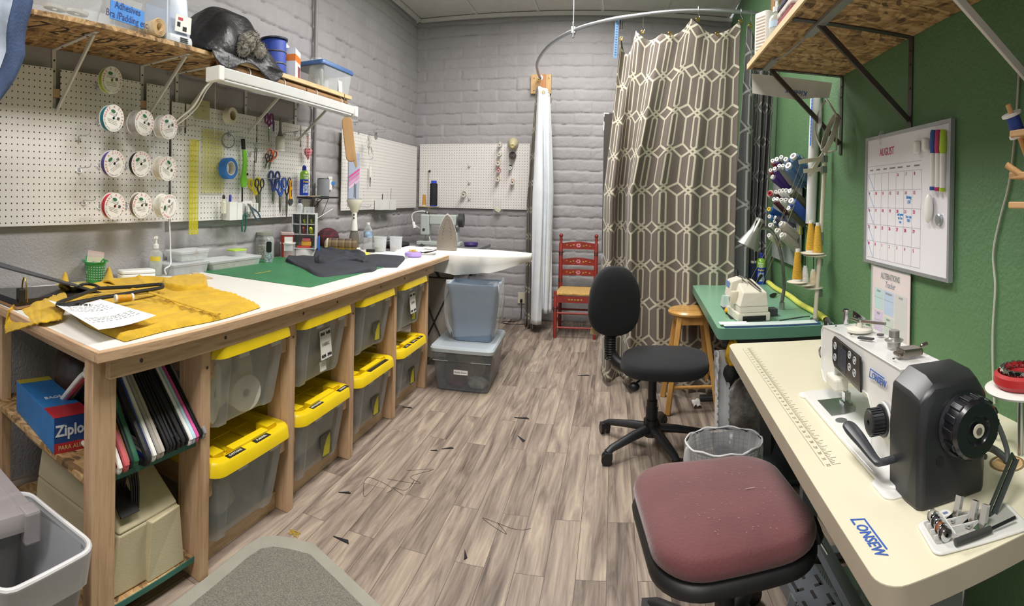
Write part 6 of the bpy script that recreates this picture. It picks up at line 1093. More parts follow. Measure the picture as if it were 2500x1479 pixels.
lt=T('gooseneck_light','small white gooseneck lamp curving left of the corner sewing machine','lamp',(-1.98,5.28,.8205)); ob('neck',MB().tube(bez([(.1,.03,0.001),(.06,.03,.10),(-.08,0,.20),(-.10,0,.30),(.0,.02,.33),(.06,.03,.315)],6),.006,8),white,lt); ob('head',MB().cyl((-.09,-.0,.215),(-.065,-.02,.155),.016,.02),white,lt)
ts=T('thread_stand','cream cone stand behind the corner sewing machine','thread stand',(-1.95,5.42,.8205)); ob('pole',MB().cyl((0,0,0),(0,0,.37),.008),cream,ts); ob('plate',MB().lathe([(.0,.365),(.11,.37),(.115,.376),(0,.38)],26),M('tan_plate','#c9b58c',.5),ts)
def cone(P,col,label,h=.19,r0=.038,r1=.022,core='#ecebe6',kind='thread_cone',group=None,base=None):
    o=T(kind,label,'thread',P,0,group); ob('thread',MB().lathe([(0,.010),(r0,.010),(r0*1.0,.02),(r1*1.12,h*.86),(r1,h*.9),(0,h*.9)],24),M('cone_'+col,col,.75,var=.14,vs=70,stretch=(1,1,5)),o); ob('core',MB().lathe([(r0*.9,0.0002),(r0*.95,.010),(r0*.9,.011)],24,close=False).lathe([(r1*.8,h*.88),(r1*.85,h),(r1*.5,h),(r1*.5,h*.9)],20,close=False).lathe([(0,.0002),(r0*.9,.0002)],24,close=False),M('cone_core_'+(base or core),base or core,.5),o); return o
cone((-1.89,5.40,1.2005),'#15151c','tall black thread cone with a blue foot on the corner stand',.26,.042,.036,'#2b46c8'); cone((-2.0,5.41,1.2005),'#c08a3e','gold thread cone on the corner stand beside the black one',.13,.022,.014,'#e0ddd6')
P=on(1142,600,1,5.3); tag(ob('pin_dish',MB().lathe([(0,.0005),(.06,.0005),(.075,.02),(.07,.04),(.05,.03),(0,.028)],28),M('deep_purple','#41306e',.4),loc=(-1.44,5.30,.8205)),'deep purple dish on the grey corner table, right of the iron','pin dish')
# cloth hamper hanging under the board end
hp_=T('laundry_hamper','beige cloth hamper on a thin frame between the table end and the blue-grey bin','hamper',(-1.40,4.22,0)); hc=M('hamper_cloth','#a8a095',.9,var=.06,bp=.3,bs=20)
def hmf(u,v): a=2*PI*u; x=max(-1,min(1,1.5*math.cos(a)))*.17; y=max(-1,min(1,1.5*math.sin(a)))*.15; z=.68-.60*v; k=1-.12*v; return (x*k+.014*math.sin(u*40+v*3)*v,y*k+.014*math.sin(u*33)*v,z-.02*math.sin(u*12)*v)
ob('bag',MB().grid(hmf,80,24,cu=True),hc,hp_,smooth=80); ob('frame',MB().tube([(x,y,.685) for x,y in rrect(.36,.32,.04,4)],.006,8,closed=True).tube([(-.17,-.15,.0),(.17,-.15,.685)],.006,6).tube([(.17,-.152,.0),(-.17,-.152,.685)],.006,6),dsteel,hp_)
# grey tote with the blue-grey bin on its lid
tt=T('storage_tote','clear tote with a pale grey lid and paper label beside the table end','storage box',(-1.045,3.87,0),.055)
rt_=lambda z,w_,d_,r_=.035:[(x,y,z) for x,y in rrect(w_,d_,r_,5)]
ob('body',MB().add(*loft([rt_(.003,.36,.50),rt_(.01,.372,.515),rt_(.20,.415,.565),rt_(.205,.425,.58),rt_(.275,.435,.59)],False)).add(rt_(.003,.36,.50),[tuple(range(24))]),CL('tote_grey_clear','#8b8f95',.34,.25,.3),tt); lidg=M('pale_grey_lid','#b4bdc4',.4,var=.02)
ob('lid',MB().add(*loft([rt_(.268,.455,.61,.04),rt_(.29,.46,.615,.04),rt_(.303,.445,.60,.04),rt_(.303,.36,.50,.03),rt_(.300,.35,.49,.03)])),lidg,tt); ob('label',MB().at((-.005,-.2765,.135),(-.09,0,0)).cb(0,0,0,.10,.0015,.03),paper,tt,smooth=0); text('lettering','Buckle Down',.016,ink,tt,(-.005,-.278,.135),(PI/2-.09,0,0)); m=MB(); m.cb(-.15,-.293,.21,.11,.003,.004); m.cb(.14,-.293,.21,.14,.003,.004); ob('handle_lip',m,frost,tt,smooth=0)
def inT(x,y,z): return tt.location+Matrix.Rotation(.055,3,'Z')@Vector((x,y,z))
for x,y,sz,col,lb in ((-.05,-.17,(.07,.05,.12),'#5f2f3c','maroon cloth inside the labelled tote'),(.10,-.17,(.08,.05,.07),'#a5a8a2','grey patterned cloth at the bottom of the labelled tote'),(.0,-.05,(.13,.06,.20),'#8d8668','khaki cloth behind the label in the tote'),(.05,.10,(.12,.10,.22),'#2e3238','dark cloth filling the back of the labelled tote'),(-.11,-.12,(.05,.08,.21),'#37393d','dark grey cloth at the left of the labelled tote')):
    o=bundle(lb,inT(x,y,.006),sz,col,x*10+2); o['group']='cloth in the labelled tote'
bb=T('waste_bin','blue-grey rectangular bin wrapped in a clear bag, standing on the grey-lidded tote','bin',inT(.035,-.0,.3032),.07); bg_=M('blue_grey_bin','#7d8fa5',.4,var=.02)
ob('shell',MB().add(*loft([rt_(.0,.275,.20),rt_(.35,.36,.27),rt_(.39,.385,.29),rt_(.40,.385,.29),rt_(.39,.365,.27),rt_(.02,.26,.19)],False)).add(rt_(.0,.275,.20),[tuple(range(24))]),bg_,bb,smooth=35,bev=.002)
def bagr(z,w_,d_,a,sd): return [(x*(1+a*math.sin(i*2.3+sd)),y*(1+a*math.cos(i*2.9+sd)),z+.02*math.sin(i*1.7+sd)) for i,(x,y) in enumerate(rrect(w_,d_,.035,5))]
ob('bag',MB().add(*loft([bagr(.05,.33,.26,.06,1),bagr(.12,.38,.30,.05,2),bagr(.22,.41,.32,.03,3),bagr(.33,.41,.31,.03,4),bagr(.405,.40,.30,.01,5),bagr(.402,.372,.275,.01,6),bagr(.30,.34,.25,.02,7)],False)),CL('bag_film','#eef2f6',.05,.08,.55),bb,smooth=70)
# ================================================================= GREEN WALL
WD=Vector((math.sin(math.atan(.0525)),math.cos(math.atan(.0525)),0)); WN=Vector((RN[0],RN[1],0))
RSZ=1.918
st_=M('dark_bracket_steel','#5b5552',.4,.75,var=.06)
def rl(P,C): d=P-C; return (-d.dot(WD), -d.dot(WN), d.z) # room point -> local frame of a thing on the green wall
C0=rw(1.2,0,RSZ); sr=T('wall_shelf','strand-board shelf on dark steel brackets, high on the green wall','shelf',C0,RA)
ob('board',MB().box(-1.6,1.6,-.47,-.002,.0,.02).at((0,0,0)),OSB,sr,smooth=0); ob('pale_edge',MB().box(-1.26,1.6,-.478,-.4701,-.002,.022),wood('pale_edge_wood','#dcc08f','#cda975',0),sr,smooth=0)
sr.children[0].data.transform(Matrix.Translation((.34,0,0))); 
C1=rw(2.43,.002,RSZ-.0005); bracket('dark steel shelf bracket at the far end of the green-wall shelf',C1,.45,.33,RA,st_,.03,group='dark brackets under the green-wall shelf',brace_at=.80)
C1=rw(1.715,.002,RSZ-.0005); bracket('dark steel shelf bracket over the whiteboard',C1,.46,.31,RA,st_,.03,group='dark brackets under the green-wall shelf',brace_at=.80,low=2.2)
C1=rw(1.03,.002,RSZ-.0005); bracket('white shelf bracket at the upper right corner of the view',C1,.45,.29,RA,bw,.03,group='white bracket under the green-wall shelf')
ls=T('under_shelf_light','slim grey light bars joined by a wire under the outer edge of the green-wall shelf','lamp',rw(1.95,.40,RSZ-.014),RA); gbar=M('grey_light_bar','#8f8f8d',.35,.3)
ob('bar',MB().box(-.46,-.26,-.014,.014,0,.013),gbar,ls,smooth=0); ob('bar',MB().box(.10,.75,.02,.05,0,.013),gbar,ls,smooth=0); ob('wire',MB().tube(bez([(-.26,0,.004),(-.15,.012,-.005),(0,.02,-.004),(.10,.035,.006)],5),.0035,6),gbar,ls)
# things on that shelf
P=onR(1864,110,.42); b_=T('striped_box','upright white box with fine stripes at the outer far corner of the green-wall shelf','box',rw(2.37,.40,RSZ+.0205),RA+.5); ob('box',MB().prism([(x,y) for x,y in rrect(.10,.09,.02,4)],0,.21),M('box_white','#e8e4dd',.5),b_,bev=.006); m=MB(); [m.cb(.0,-.0455,.03+.014*k,.06,.001,.005) for k in range(12)]; ob('stripes',m,M('stripe_tan','#b9a28c',.6),b_,smooth=0)
pump(rw(2.14,.415,RSZ+.0205),'pump bottle with a pale blue label on the green-wall shelf',1.0,RA+.4,'#e6eef2')
for c_ in list(bpy.data.objects):
    if c_.name.startswith('label') and c_.parent and c_.parent.get('label','').startswith('pump bottle with a pale blue'): c_.data.materials[0]=M('label_paleblue','#b9d0e6',.5)
for k,(col,yy) in enumerate((('#3a3844',0),('#8e4650',.03),('#d3c6c2',.06),('#4a4a5c',.09))):
    o=tag(ob('folded_fabric',MB().prism([(x,y) for x,y in rrect(.24,.26,.03,4)],0,.028),M('stack_'+col,col,.9,var=.2,vs=60),loc=rw(1.90,.32,RSZ+.0203+.029*k),rz=RA,bev=.008),['dark navy','dusty red','pale pink','slate blue'][k]+' folded fabric in the pile on the green-wall shelf','fabric','fabric pile on the green-wall shelf')
t=T('hanging_card','white carton flap with upside-down blue handwriting at the end of the green-wall shelf','card',rw(2.485,.24,RSZ+.0),0); ob('card',MB().prism([(-.21,-.015),(.21,-.02),(.195,-.095),(.12,-.10),(.02,-.12),(-.205,-.105)],-.0012,.0012,'xz'),M('card_white','#e2dfd8',.7),t,smooth=0); text('handwriting','Kleenex',.035,blueink,t,(.02,-.002,-.085),(PI/2,PI,0),shear=.3)
t=T('timber_stud','pine stud fixed upright on the green wall where the curtain rail ends','timber',rw(3.66,.03,2.50),RA); ob('stud',MB().box(-.05,.03,-.03,.028,0,.45).box(-.12,-.052,-.02,.028,0,.45),wood('stud_pine','#b98a5c','#9a6e45',2,7),t,smooth=0)
# cord down the wall
t=T('cable_run','thin pale cord running down the green wall from the white bracket to the desk','cord',rw(1.1,.006,1.3),RA); pts=[onR(x,y,.006) for x,y in ((2488,170),(2480,300),(2465,440),(2440,540),(2425,620),(2430,700),(2424,800),(2424,900),(2428,985))]; ob('cable',MB().tube(bez([rl(p,t.location) for p in pts],6),.0035,6),M('cord_pale','#b9b8ae',.5),t)
# clear visor hanging on the bracket foot
P=onR(2035,315,.07); t=T('magnifier_visor','clear plastic magnifier visor with a pale head-band hanging on the far bracket','visor',P,RA); vp=M('visor_band','#aaa698',.4); ob('headband',MB().tube([(.055*math.cos(a)+.01,.03*math.sin(a)-.02,.085*math.sin(a)-.02) for a in np.linspace(0,2*PI,26)[:-1]],.007,6,closed=True,flat=2.0),vp,t); ob('lens_frame',MB().tube(bez([(-.03,-.03,.14),(.03,-.02,.09),(.05,0,.05)],4)+bez([(.04,0,-.10),(-.02,-.04,-.10),(-.085,-.06,-.02),(-.075,-.06,.06),(-.03,-.03,.14)],5),.005,6),vp,t); ob('lens',MB().prism([(-.075,-.02),(-.07,.06),(-.03,.13),(-.02,.02)],-.056,-.052,'xz'),clear,t,smooth=0)
# white tube
A,B=onR(1993,203,.035),onR(1979,545,.035); t=T('white_tube','long white cardboard tube with blue tape, standing against the green wall','tube',(A+B)/2,RA); ob('tube',MB().cyl(tuple(rl(B,t.location)),tuple(rl(A,t.location)),.029,n=28),M('tube_white','#e9e9ea',.5,var=.02),t); a_,b_=Vector(rl(onR(1984,225,.066),t.location)),Vector(rl(onR(1979,355,.066),t.location)); ob('tape_label',MB().bar(a_+Vector((-.012,0.002,0)),b_+Vector((-.012,.002,0)),.016,.002,(0,1,0)),MATS['blue_tape'],t,smooth=0); m=MB()
for k in range(13): m.cb(*(a_+(b_-a_)*(.08+.065*k)+Vector((-.012,-.0008,0))),.007,.0006,.004)
ob('lettering',m,MATS['pen_blue'],t,smooth=0); hook(onR(1984,390,.002),'clip holding the white tube to the green wall',RA,.05)
# cone rack on the green wall
rk=T('thread_rack','wall rack of angled pegs behind the thread cones on the green wall','rack',rw(3.42,.02,1.3),RA); m=MB()
ob('panel',MB().box(-.30,.42,-.004,.0,-.36,.28),M('rack_grey','#8f9290',.5),rk,smooth=0); 
cn=[(1886,392,1912,424,9,'#a02c38','red cone at the upper left of the rack'),(1896,388,1925,425,10,'#4a2f78','purple cone in the top row of the rack'),(1907,383,1936,420,9,'#77786f','grey cone in the top row of the rack'),(1918,388,1950,432,11,'#4a6486','steel-blue cone in the top row, before the largest'),(1936,380,1972,430,16,'#4c6d92','largest steel-blue cone at the top right of the rack'),
(1881,415,1905,444,8,'#a02c38','red cone at the left of the second row'),(1891,411,1925,452,10,'#46307a','purple cone in the second row'),(1902,404,1934,446,9,'#83857f','grey cone in the second row beside the purple'),(1911,404,1942,448,9,'#767a7c','darker grey cone in the second row'),(1924,403,1958,448,15,'#55779c','blue-grey cone at the right of the second row'),(1885,431,1922,460,10,'#432c74','purple cone alone in the third row'),
(1879,472,1898,484,11,'#cfc8bc','cream spool with a red end at the left of the middle rows'),(1894,468,1920,492,8,'#5c2a34','maroon cone in the middle of the rack'),(1903,466,1926,490,8,'#e6e5e3','white cone, first of the white cluster'),(1911,464,1934,488,8,'#e3e2e0','white cone, second of the white cluster'),(1919,464,1942,488,8,'#e8e7e5','white cone, third of the white cluster'),(1928,465,1968,502,11,'#4b4c38','olive cone at the right of the white cluster'),
(1889,486,1922,518,9,'#572735','dark maroon cone below the first maroon one'),(1897,485,1930,520,8,'#5f2c38','maroon cone, lowest of the three'),(1907,487,1930,512,8,'#e2e1df','white cone, lower left of the cluster'),(1918,487,1940,512,8,'#dddcda','white cone, lower right of the cluster'),(1931,489,1968,530,13,'#2c4fa0','royal blue cone at the right of the rack'),(1925,507,1964,546,11,'#4c4d3c','long olive cone below the royal blue one'),
(1877,510,1908,530,9,'#2f66b0','bright blue cone with a yellow end'),(1878,528,1905,545,8,'#3a78ba','light blue cone with a pale end'),(1890,530,1938,556,9,'#23263a','navy cone lying under the bright blue ones'),(1891,540,1915,558,7,'#3c5a8c','slate blue cone in the lower rows'),
(1880,549,1905,566,9,'#c9c4ae','cream cone at the lower left of the rack'),(1906,545,1944,578,12,'#b5ada2','large beige cone, upper one of the pair'),(1896,562,1925,585,10,'#b9b2a8','small beige cone between the large ones'),(1877,574,1908,596,9,'#c6c2ab','cream cone at the very bottom left'),(1908,573,1944,604,12,'#b1a99e','large beige cone at the bottom')]
for k,(x0,y0,x1,y1,rp_,col,lb) in enumerate(cn):
    A=onR(x0,y0,.15); B=onR(x1,y1,.035); d=(A-B); L_=d.length; sc_=rp_*rho(A)/FV
    o=T('thread_cone',lb,'thread',B,0,'thread cones on the green-wall rack'); o.rotation_euler=d.to_track_quat('Z','Y').to_euler()
    ob('thread',MB().lathe([(0,0),(sc_*1.05,.002),(sc_*.95,L_*.85),(sc_*.8,L_*.9),(0,L_*.9)],18),M('cone_'+col,col,.75,var=.14,vs=70,stretch=(1,1,5)),o); ob('core',MB().lathe([(sc_*.55,L_*.89),(sc_*.58,L_),(sc_*.3,L_),(sc_*.3,L_*.93),(0,L_*.93)],16),M('core_yellow','#d8c43a',.5) if k==23 else M('core_red','#b8323a',.5) if k==11 else white,o)
    ob('peg',MB().cyl((0,0,-.05),(0,0,0),.004,n=8),white,o)
sp=M('pattern_sheet','#d3d6da',.8,var=.05); tag(ob('pattern_sheet',MB().prism([rl(onR(x,y,.012),rw(3.1,.0,0))[0::2] for x,y in ((1912,560),(1950,520),(1953,628),(1905,605))],-.014,-.012,'xz'),sp,loc=rw(3.1,.0,0),rz=RA,smooth=0),'white printed sheet pinned to the green wall below the thread cones','paper')
for k,(x,y) in enumerate(((1955,562),(1979,550),(1944,615))): tag(ob('lime_clip',MB().cb(0,0,0,.018,.02,.05),M('lime_clip','#b4c22c',.4),loc=onR(x,y,.02),rz=RA,smooth=0,bev=.003),['lime clip under the cone rack beside the white tube','lime clip at the foot of the white tube','lime clip holding the bottom corner of the white sheet'][k],'clip')
# whiteboard calendar
q=[onR(*p,.004) for p in ((2130,357),(2337,310),(2297,685),(2113,632))]; yc=1.742; wbC=rw(yc,.004,1.332); wb_=T('whiteboard','white calendar board in a grey frame hanging on the green wall, headed AUGUST','whiteboard',wbC,RA); Wb,Hb=.655,.485
ob('panel',MB().box(-Wb/2,Wb/2,-.012,-.001,-Hb/2,Hb/2),M('whiteboard_white','#e6e4ea',.2,var=.01),wb_,smooth=0); fr_=M('whiteboard_frame','#a5a8aa',.35,.5)
for x0,x1,z0,z1 in ((-Wb/2-.012,-Wb/2,-Hb/2-.012,Hb/2+.012),(Wb/2,Wb/2+.012,-Hb/2-.012,Hb/2+.012),(-Wb/2,Wb/2,Hb/2,Hb/2+.012),(-Wb/2,Wb/2,-Hb/2-.012,-Hb/2)): ob('frame',MB().box(x0,x1,-.018,.0,z0,z1),fr_,wb_,smooth=0)
GX=lambda k:-.315+.0655*k; GZ=lambda r:.105-.067*r; gl_=M('grid_grey','#b6b4bc',.6); m=MB()
for k in range(8): m.cb(GX(k),-.0124,(GZ(0)+GZ(5))/2,.0012,.0006,GZ(0)-GZ(5))
for r_ in range(6): m.cb((GX(0)+GX(7))/2,-.0124,GZ(r_),GX(7)-GX(0),.0006,.0012)
m.cb((GX(0)+GX(7))/2,-.0124,.135,GX(7)-GX(0),.0006,.0012); ob('calendar_grid',m,gl_,wb_,smooth=0)
mag=M('marker_magenta','#c2386e',.6); text('lettering','AUGUST',.042,mag,wb_,(-.14,-.0126,.185),FR,sx=.8)
for k,dn in enumerate(('SUNDAY','MONDAY','TUESDAY','WEDNESDAY','THURSDAY','FRIDAY','SATURDAY')): text('lettering',dn,.008,MATS['grey_print'],wb_,(GX(k+.5),-.0126,.120),FR)
nums=[['','','','','6','7','8'],['9','10','11','12','13','14','15'],['16','17','18','19','20','21','22'],['23','24','25','26','27','28','29'],['30','31','1','2','3','4','5']]
for r_,row in enumerate(nums):
    for k,nb in enumerate(row):
        if nb: text('number',nb,.017,mag,wb_,(GX(k)+.016,-.0126,GZ(r_)-.012),FR)
bm_=M('marker_blue','#3a8fd8',.6)
for r_,k,tx,sz in ((1,5,'fitting\n150',.017),(2,4,'call peter\nfix 5xx\ncap',.013),(2,5,'5xx cap\nTBD',.014)): text('handwriting',tx,sz,bm_,wb_,(GX(k+.62),-.0126,GZ(r_)-.036),FR,shear=.15)
m=MB(); [m.bar((GX(0),-.0126,GZ(r_)),(GX(1)-.004,-.0126,GZ(r_+1)),.0015,.0006,(0,1,0)) for r_ in range(5)]; ob('slashes',m,bm_,wb_,smooth=0)
m=MB().tube(bez([(-.20,-.008,.205),(-.2,-.02,.23),(-.2,-.012,.262),(-.2,-.002,.268),(-.2,-.001,.25)],4),.006,6); ob('hanging_hook',m,clear,wb_)
def wbl(x,y): d=onR(x,y,.02)-wbC; return (-d.dot(WD),0,d.z)
for k,(col,nm_) in enumerate((('#2c5a9a','blue'),('#b8326a','pink'),('#a8c832','lime green'))):
    x,_,z=wbl(2283+12*k,348); t=T('dry_marker','dry-erase marker with '+nm_+' cap stuck upright on the whiteboard','marker',wbC+Vector((0,0,0))-WD*(x-.012*0)+WN*.024+Vector((0,0,z)),RA); ob('cap',MB().lathe([(.010,-.035),(.012,-.02),(.011,.03),(.008,.04),(0,.04)],16),M('cap_'+col,col,.4),t); ob('barrel',MB().lathe([(0,-.155),(.009,-.155),(.0095,-.034),(0,-.034)],16),white,t); ob('end_ring',MB().lathe([(.0092,-.155),(.0098,-.15),(.0098,-.143)],16,close=False),M('cap_'+col,''),t)
for k,(px,py,lb) in enumerate(((2242,360,'white oval magnet on the whiteboard, left of a matching one'),(2263,353,'white oval magnet beside the marker caps on the whiteboard'))):
    x,_,z=wbl(px,py); tag(ob('oval_magnet',MB().prism([(a,b) for a,b in rrect(.026,.046,.012,5)],-.02,-.0,'xz'),white,loc=wbC-WD*x+WN*.0122+Vector((0,0,z)),rz=RA,bev=.005),lb,'magnet')
x,_,z=wbl(2273,508); tag(ob('board_eraser',MB().at((0,-.014,0)).sph(0,0,0,.022,.014,.048,18,12),white,loc=wbC-WD*x+WN*.0122+Vector((0,0,z)),rz=RA),'white rounded eraser stuck halfway down the whiteboard','eraser')
x,_,z=wbl(2293,536); tag(ob('round_magnet',MB().at(rot=(PI/2,0,0)).lathe([(0,0),(.019,0),(.019,.009),(.015,.012),(0,.012)],26),M('magnet_steel','#a9adb0',.3,.8),loc=wbC-WD*x+WN*.0122+Vector((0,0,z)),rz=RA),'round silver magnet below the eraser on the whiteboard','magnet')
# alterations tracker
tr=T('tracker_sheet','pink alterations tracker sheet in a clear sleeve below the whiteboard','paper',rw(1.835,.012,.942),RA); ob('sheet',MB().box(-.165,.165,-.002,.0,-.13,.125),M('tracker_pink','#e4d2d2',.6,var=.01),tr,smooth=0); ob('sleeve',MB().box(-.172,.172,-.0065,-.0055,-.136,.135),CL('sleeve_clear','#eef0f2',.05,.1,.2),tr,smooth=0)
text('lettering','ALTERATIONS',.032,ink,tr,(0,-.0026,.098),FR,sx=.8,bold=.0006); text('handwriting','Tracker',.034,M('tracker_navy','#3a2f5c',.6),tr,(.0,-.0026,.068),FR,shear=.35,sx=.8)
for x0,x1,z0,z1,col,hd in ((-.14,-.06,-.035,.045,'#a9d3d6','TODAY'),(-.052,.035,-.045,.045,'#a3c2e6','TOMORROW'),(-.14,-.06,-.12,-.042,'#c6b4dc','WEEK'),(-.052,.035,-.12,-.052,'#b9cdbf','READY'),(.044,.145,-.12,.045,'#c4c4c2','NOTES')):
    ob('panel',MB().box(x0,x1,-.0028,-.0021,z0,z1),M('pastel_'+col,col,.6,var=.01),tr,smooth=0); text('lettering',hd,.010,ink,tr,((x0+x1)/2,-.0032,z1-.010),FR)
    if hd!='NOTES': ob('rule_line',MB().box(x0,x1,-.0033,-.0029,z1-.036,z1-.0352),ink,tr,smooth=0)
# spool rack at the right edge
sr2=T('spool_rack','pine spool rack on the green wall at the right edge of the view','rack',rw(.94,.03,1.42),RA); rk_=wood('rack_pine','#d0a673','#bd9160',0,8); ob('back_rail',MB().box(.02,.06,-.02,.03,-.22,.22),rk_,sr2,smooth=0)
for z in (.07,-.03,-.10): ob('ledge',MB().box(-.05,.22,-.085,.028,z-.008,z+.008),rk_,sr2,smooth=0,bev=.003)
ob('peg',MB().cyl((-.04,-.10,-.005),(.06,-.02,-.085),.008,n=12),dowel,sr2); 
t=T('thread_spool','blue spool with white ends on a wooden peg of the rack at the right edge','thread',rw(.985,.10,1.515),RA,rot=(.5,0,RA)); ob('thread',MB().cyl((0,0,-.025),(0,0,.022),.018),M('thread_royal','#2c4a9c',.6,var=.1,vs=90),t); ob('end',MB().cyl((0,0,.022),(0,0,.028),.026,n=22),white,t); ob('end',MB().cyl((0,0,-.031),(0,0,-.025),.026,n=22),white,t); ob('dowel',MB().cyl((0,0,-.10),(0,0,.05),.007),dowel,t)
# ================================================================= THE TWO SEWING DESKS ON THE RIGHT
DA=-math.atan(.0525)
def desk(name,label,P,y0,y1,wd,top,edge,th,rad,zt=.75):
    t=T(name,label,'sewing desk',P,DA); m=MB(); poly=[(x+wd/2,y+(y0+y1)/2) for x,y in rrect(wd,y1-y0,rad,6)]; m.prism(poly,zt-th,zt-.002); ob('edge_band',m,edge,t,smooth=30); ob('top',MB().prism(poly,zt-.0019,zt),top,t,smooth=0); return t
def leg_frame(t,y,wd,mat,z=.70):
    ob('leg',MB().box(wd*.45,wd*.45+.06,y-.02,y+.02,.03,z),mat,t,smooth=0); ob('foot',MB().box(.06,wd-.04,y-.025,y+.025,.004,.035),mat,t,smooth=0,bev=.006); ob('bearer',MB().box(.05,wd-.05,y-.02,y+.02,z-.03,z),mat,t,smooth=0)
lg=M('leg_steel','#8d9196',.4,.5,var=.04)
# green desk
PG=Vector((.528,3.1,0)); gtop=M('green_laminate','#7fae92',.3,var=.03,vs=4); gedge2=M('green_edge','#5f8e76',.35,var=.04)
gd=desk('sewing_desk','pale green sewing-machine desk in front of the trellis curtain',PG,-.66,.74,.58,gtop,gedge2,.05,.03); leg_frame(gd,-.45,.56,M('leg_dark','#4c4f52',.45,.4)); leg_frame(gd,.55,.56,M('leg_dark','')); ob('underframe',MB().box(.03,.54,-.60,.66,.655,.699),M('leg_dark',''),gd,smooth=0)
def dl(t,x,y,z): return t.location+Matrix.Rotation(DA,3,'Z')@Vector((x,y,z))
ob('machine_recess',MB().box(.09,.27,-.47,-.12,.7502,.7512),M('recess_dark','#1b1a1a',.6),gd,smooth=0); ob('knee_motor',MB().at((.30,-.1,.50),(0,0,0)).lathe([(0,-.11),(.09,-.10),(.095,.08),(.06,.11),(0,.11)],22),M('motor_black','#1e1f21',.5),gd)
# overlocker
sg=T('overlocker','cream overlocker sewing machine sunk in the green desk','sewing machine',dl(gd,.185,-.42,.7513),DA+.10); cr=M('overlock_cream','#ddd8c8',.35,var=.02)
ob('base',MB().box(-.085,.085,-.12,.10,0,.042),cr,sg,smooth=0,bev=.006); ob('base_opening',MB().box(-.06,.06,-.123,-.1201,.004,.028),black,sg,smooth=0); ob('skirt',MB().box(-.075,.075,-.115,.10,.0422,.07),cr,sg,smooth=0,bev=.004)
ob('cover',MB().hexa([(-.078,-.117,.0702),(.075,-.117,.0702),(.075,.10,.0702),(-.078,.10,.0702),(-.055,-.10,.135),(.070,-.105,.135),(.05,.09,.175),(-.035,.09,.175)]),cr,sg,smooth=0,bev=.006); ob('head',MB().hexa([(-.09,.03,.09),(-.02,.03,.13),(-.02,.13,.13),(-.09,.13,.09),(-.075,.03,.17),(-.02,.03,.185),(-.02,.13,.185),(-.075,.13,.17)]),cr,sg,smooth=0,bev=.006); ob('dial_row',MB().at((-.075,-.02,.10),(0,0,0)).lathe([(0,-.03),(.022,-.028),(.024,.02),(.02,.03),(0,.03)],18),M('dial_cream','#cfc8b2',.4),sg); ob('badge',MB().box(-.0835,-.081,.06,.12,.135,.165),M('badge_blue','#7a97c2',.4),sg,smooth=0)
ob('looper_lever',MB().bar((.0,.05,.19),(.035,-.10,.145),.014,.006).bar((-.02,.09,.19),(-.01,.02,.185),.012,.008),chrome,sg,smooth=0,bev=.002); ob('finger_guard',MB().hexa([(-.13,.0,.05),(-.095,.0,.05),(-.095,.06,.05),(-.13,.06,.05),(-.12,.02,.10),(-.092,.02,.10),(-.092,.06,.10),(-.12,.06,.10)]),clear,sg,smooth=0); ob('thumb_screw',MB().cyl((.07,.06,.165),(.11,.11,.185),.008).cyl((-.02,.13,.18),(-.02,.15,.21),.009),black,sg)
ob('side_plate',MB().box(.088,.16,-.02,.04,.0,.035),dgrey,sg,smooth=0)
yc_=bundle('yellow cloth stuffed in the machine well of the green desk',dl(gd,.115,-.33,.7515),(.035,.03,.03),'#d9a916',6,'yellow_cloth','cloth'); del yc_['group']
# gooseneck work lamp
lm=T('work_lamp','silver bell-shaded gooseneck lamp standing on the green desk','lamp',dl(gd,.415,-.25,.7503),DA); lsil=M('lamp_silver','#a3a59f',.3,.6,var=.04)
zz=lambda px,py,Y=2.85:Matrix.Rotation(-DA,3,'Z')@(on(px,py,1,Y)-lm.location)
nk=[(0,0,0),(0,0,.04)]+[tuple(zz(x,y)) for x,y in ((1914,700),(1910,640),(1898,590),(1882,563),(1865,556),(1850,556))]
ob('neck',MB().tube(bez(nk,8),.0095,10),M('gooseneck','#8c8e8c',.3,.85),lm); m=MB(); nkb=bez(nk,22)[4:-2]
for k in range(0,len(nkb)-1,2): 
    d=(nkb[min(k+1,len(nkb)-1)]-nkb[k]).normalized(); m.tube([nkb[k]-d*.0018,nkb[k]+d*.0018],.0108,10)
ob('neck_rings',m,M('gooseneck',''),lm); ob('base',MB().cyl((0,0,0),(0,0,.035),.016),lsil,lm)
hp=zz(1849,552); dn=(zz(1824,606)-hp).normalized(); qd=dn.to_track_quat('Z','Y').to_euler()
ob('shade',MB().lathe([(.012,-.045),(.026,-.04),(.030,.03),(.036,.045),(.062,.115),(.064,.12),(.060,.12),(.032,.045),(.026,.03),(.02,-.035),(.0,-.036)],30,close=False),lsil,lm,loc=tuple(hp),rot=qd); ob('bulb',MB().sph(0,0,.07,.026,.026,.035),M('bulb_white','#e8e4d8',.3),lm,loc=tuple(hp),rot=qd); m=MB(); [m.cb(.027*math.cos(a),.027*math.sin(a),-.01,.006,.006,.03) for a in np.linspace(0,2*PI,9)[:-1]]; ob('vent_slots',m,M('slot_dark',''),lm,loc=tuple(hp),rot=qd)
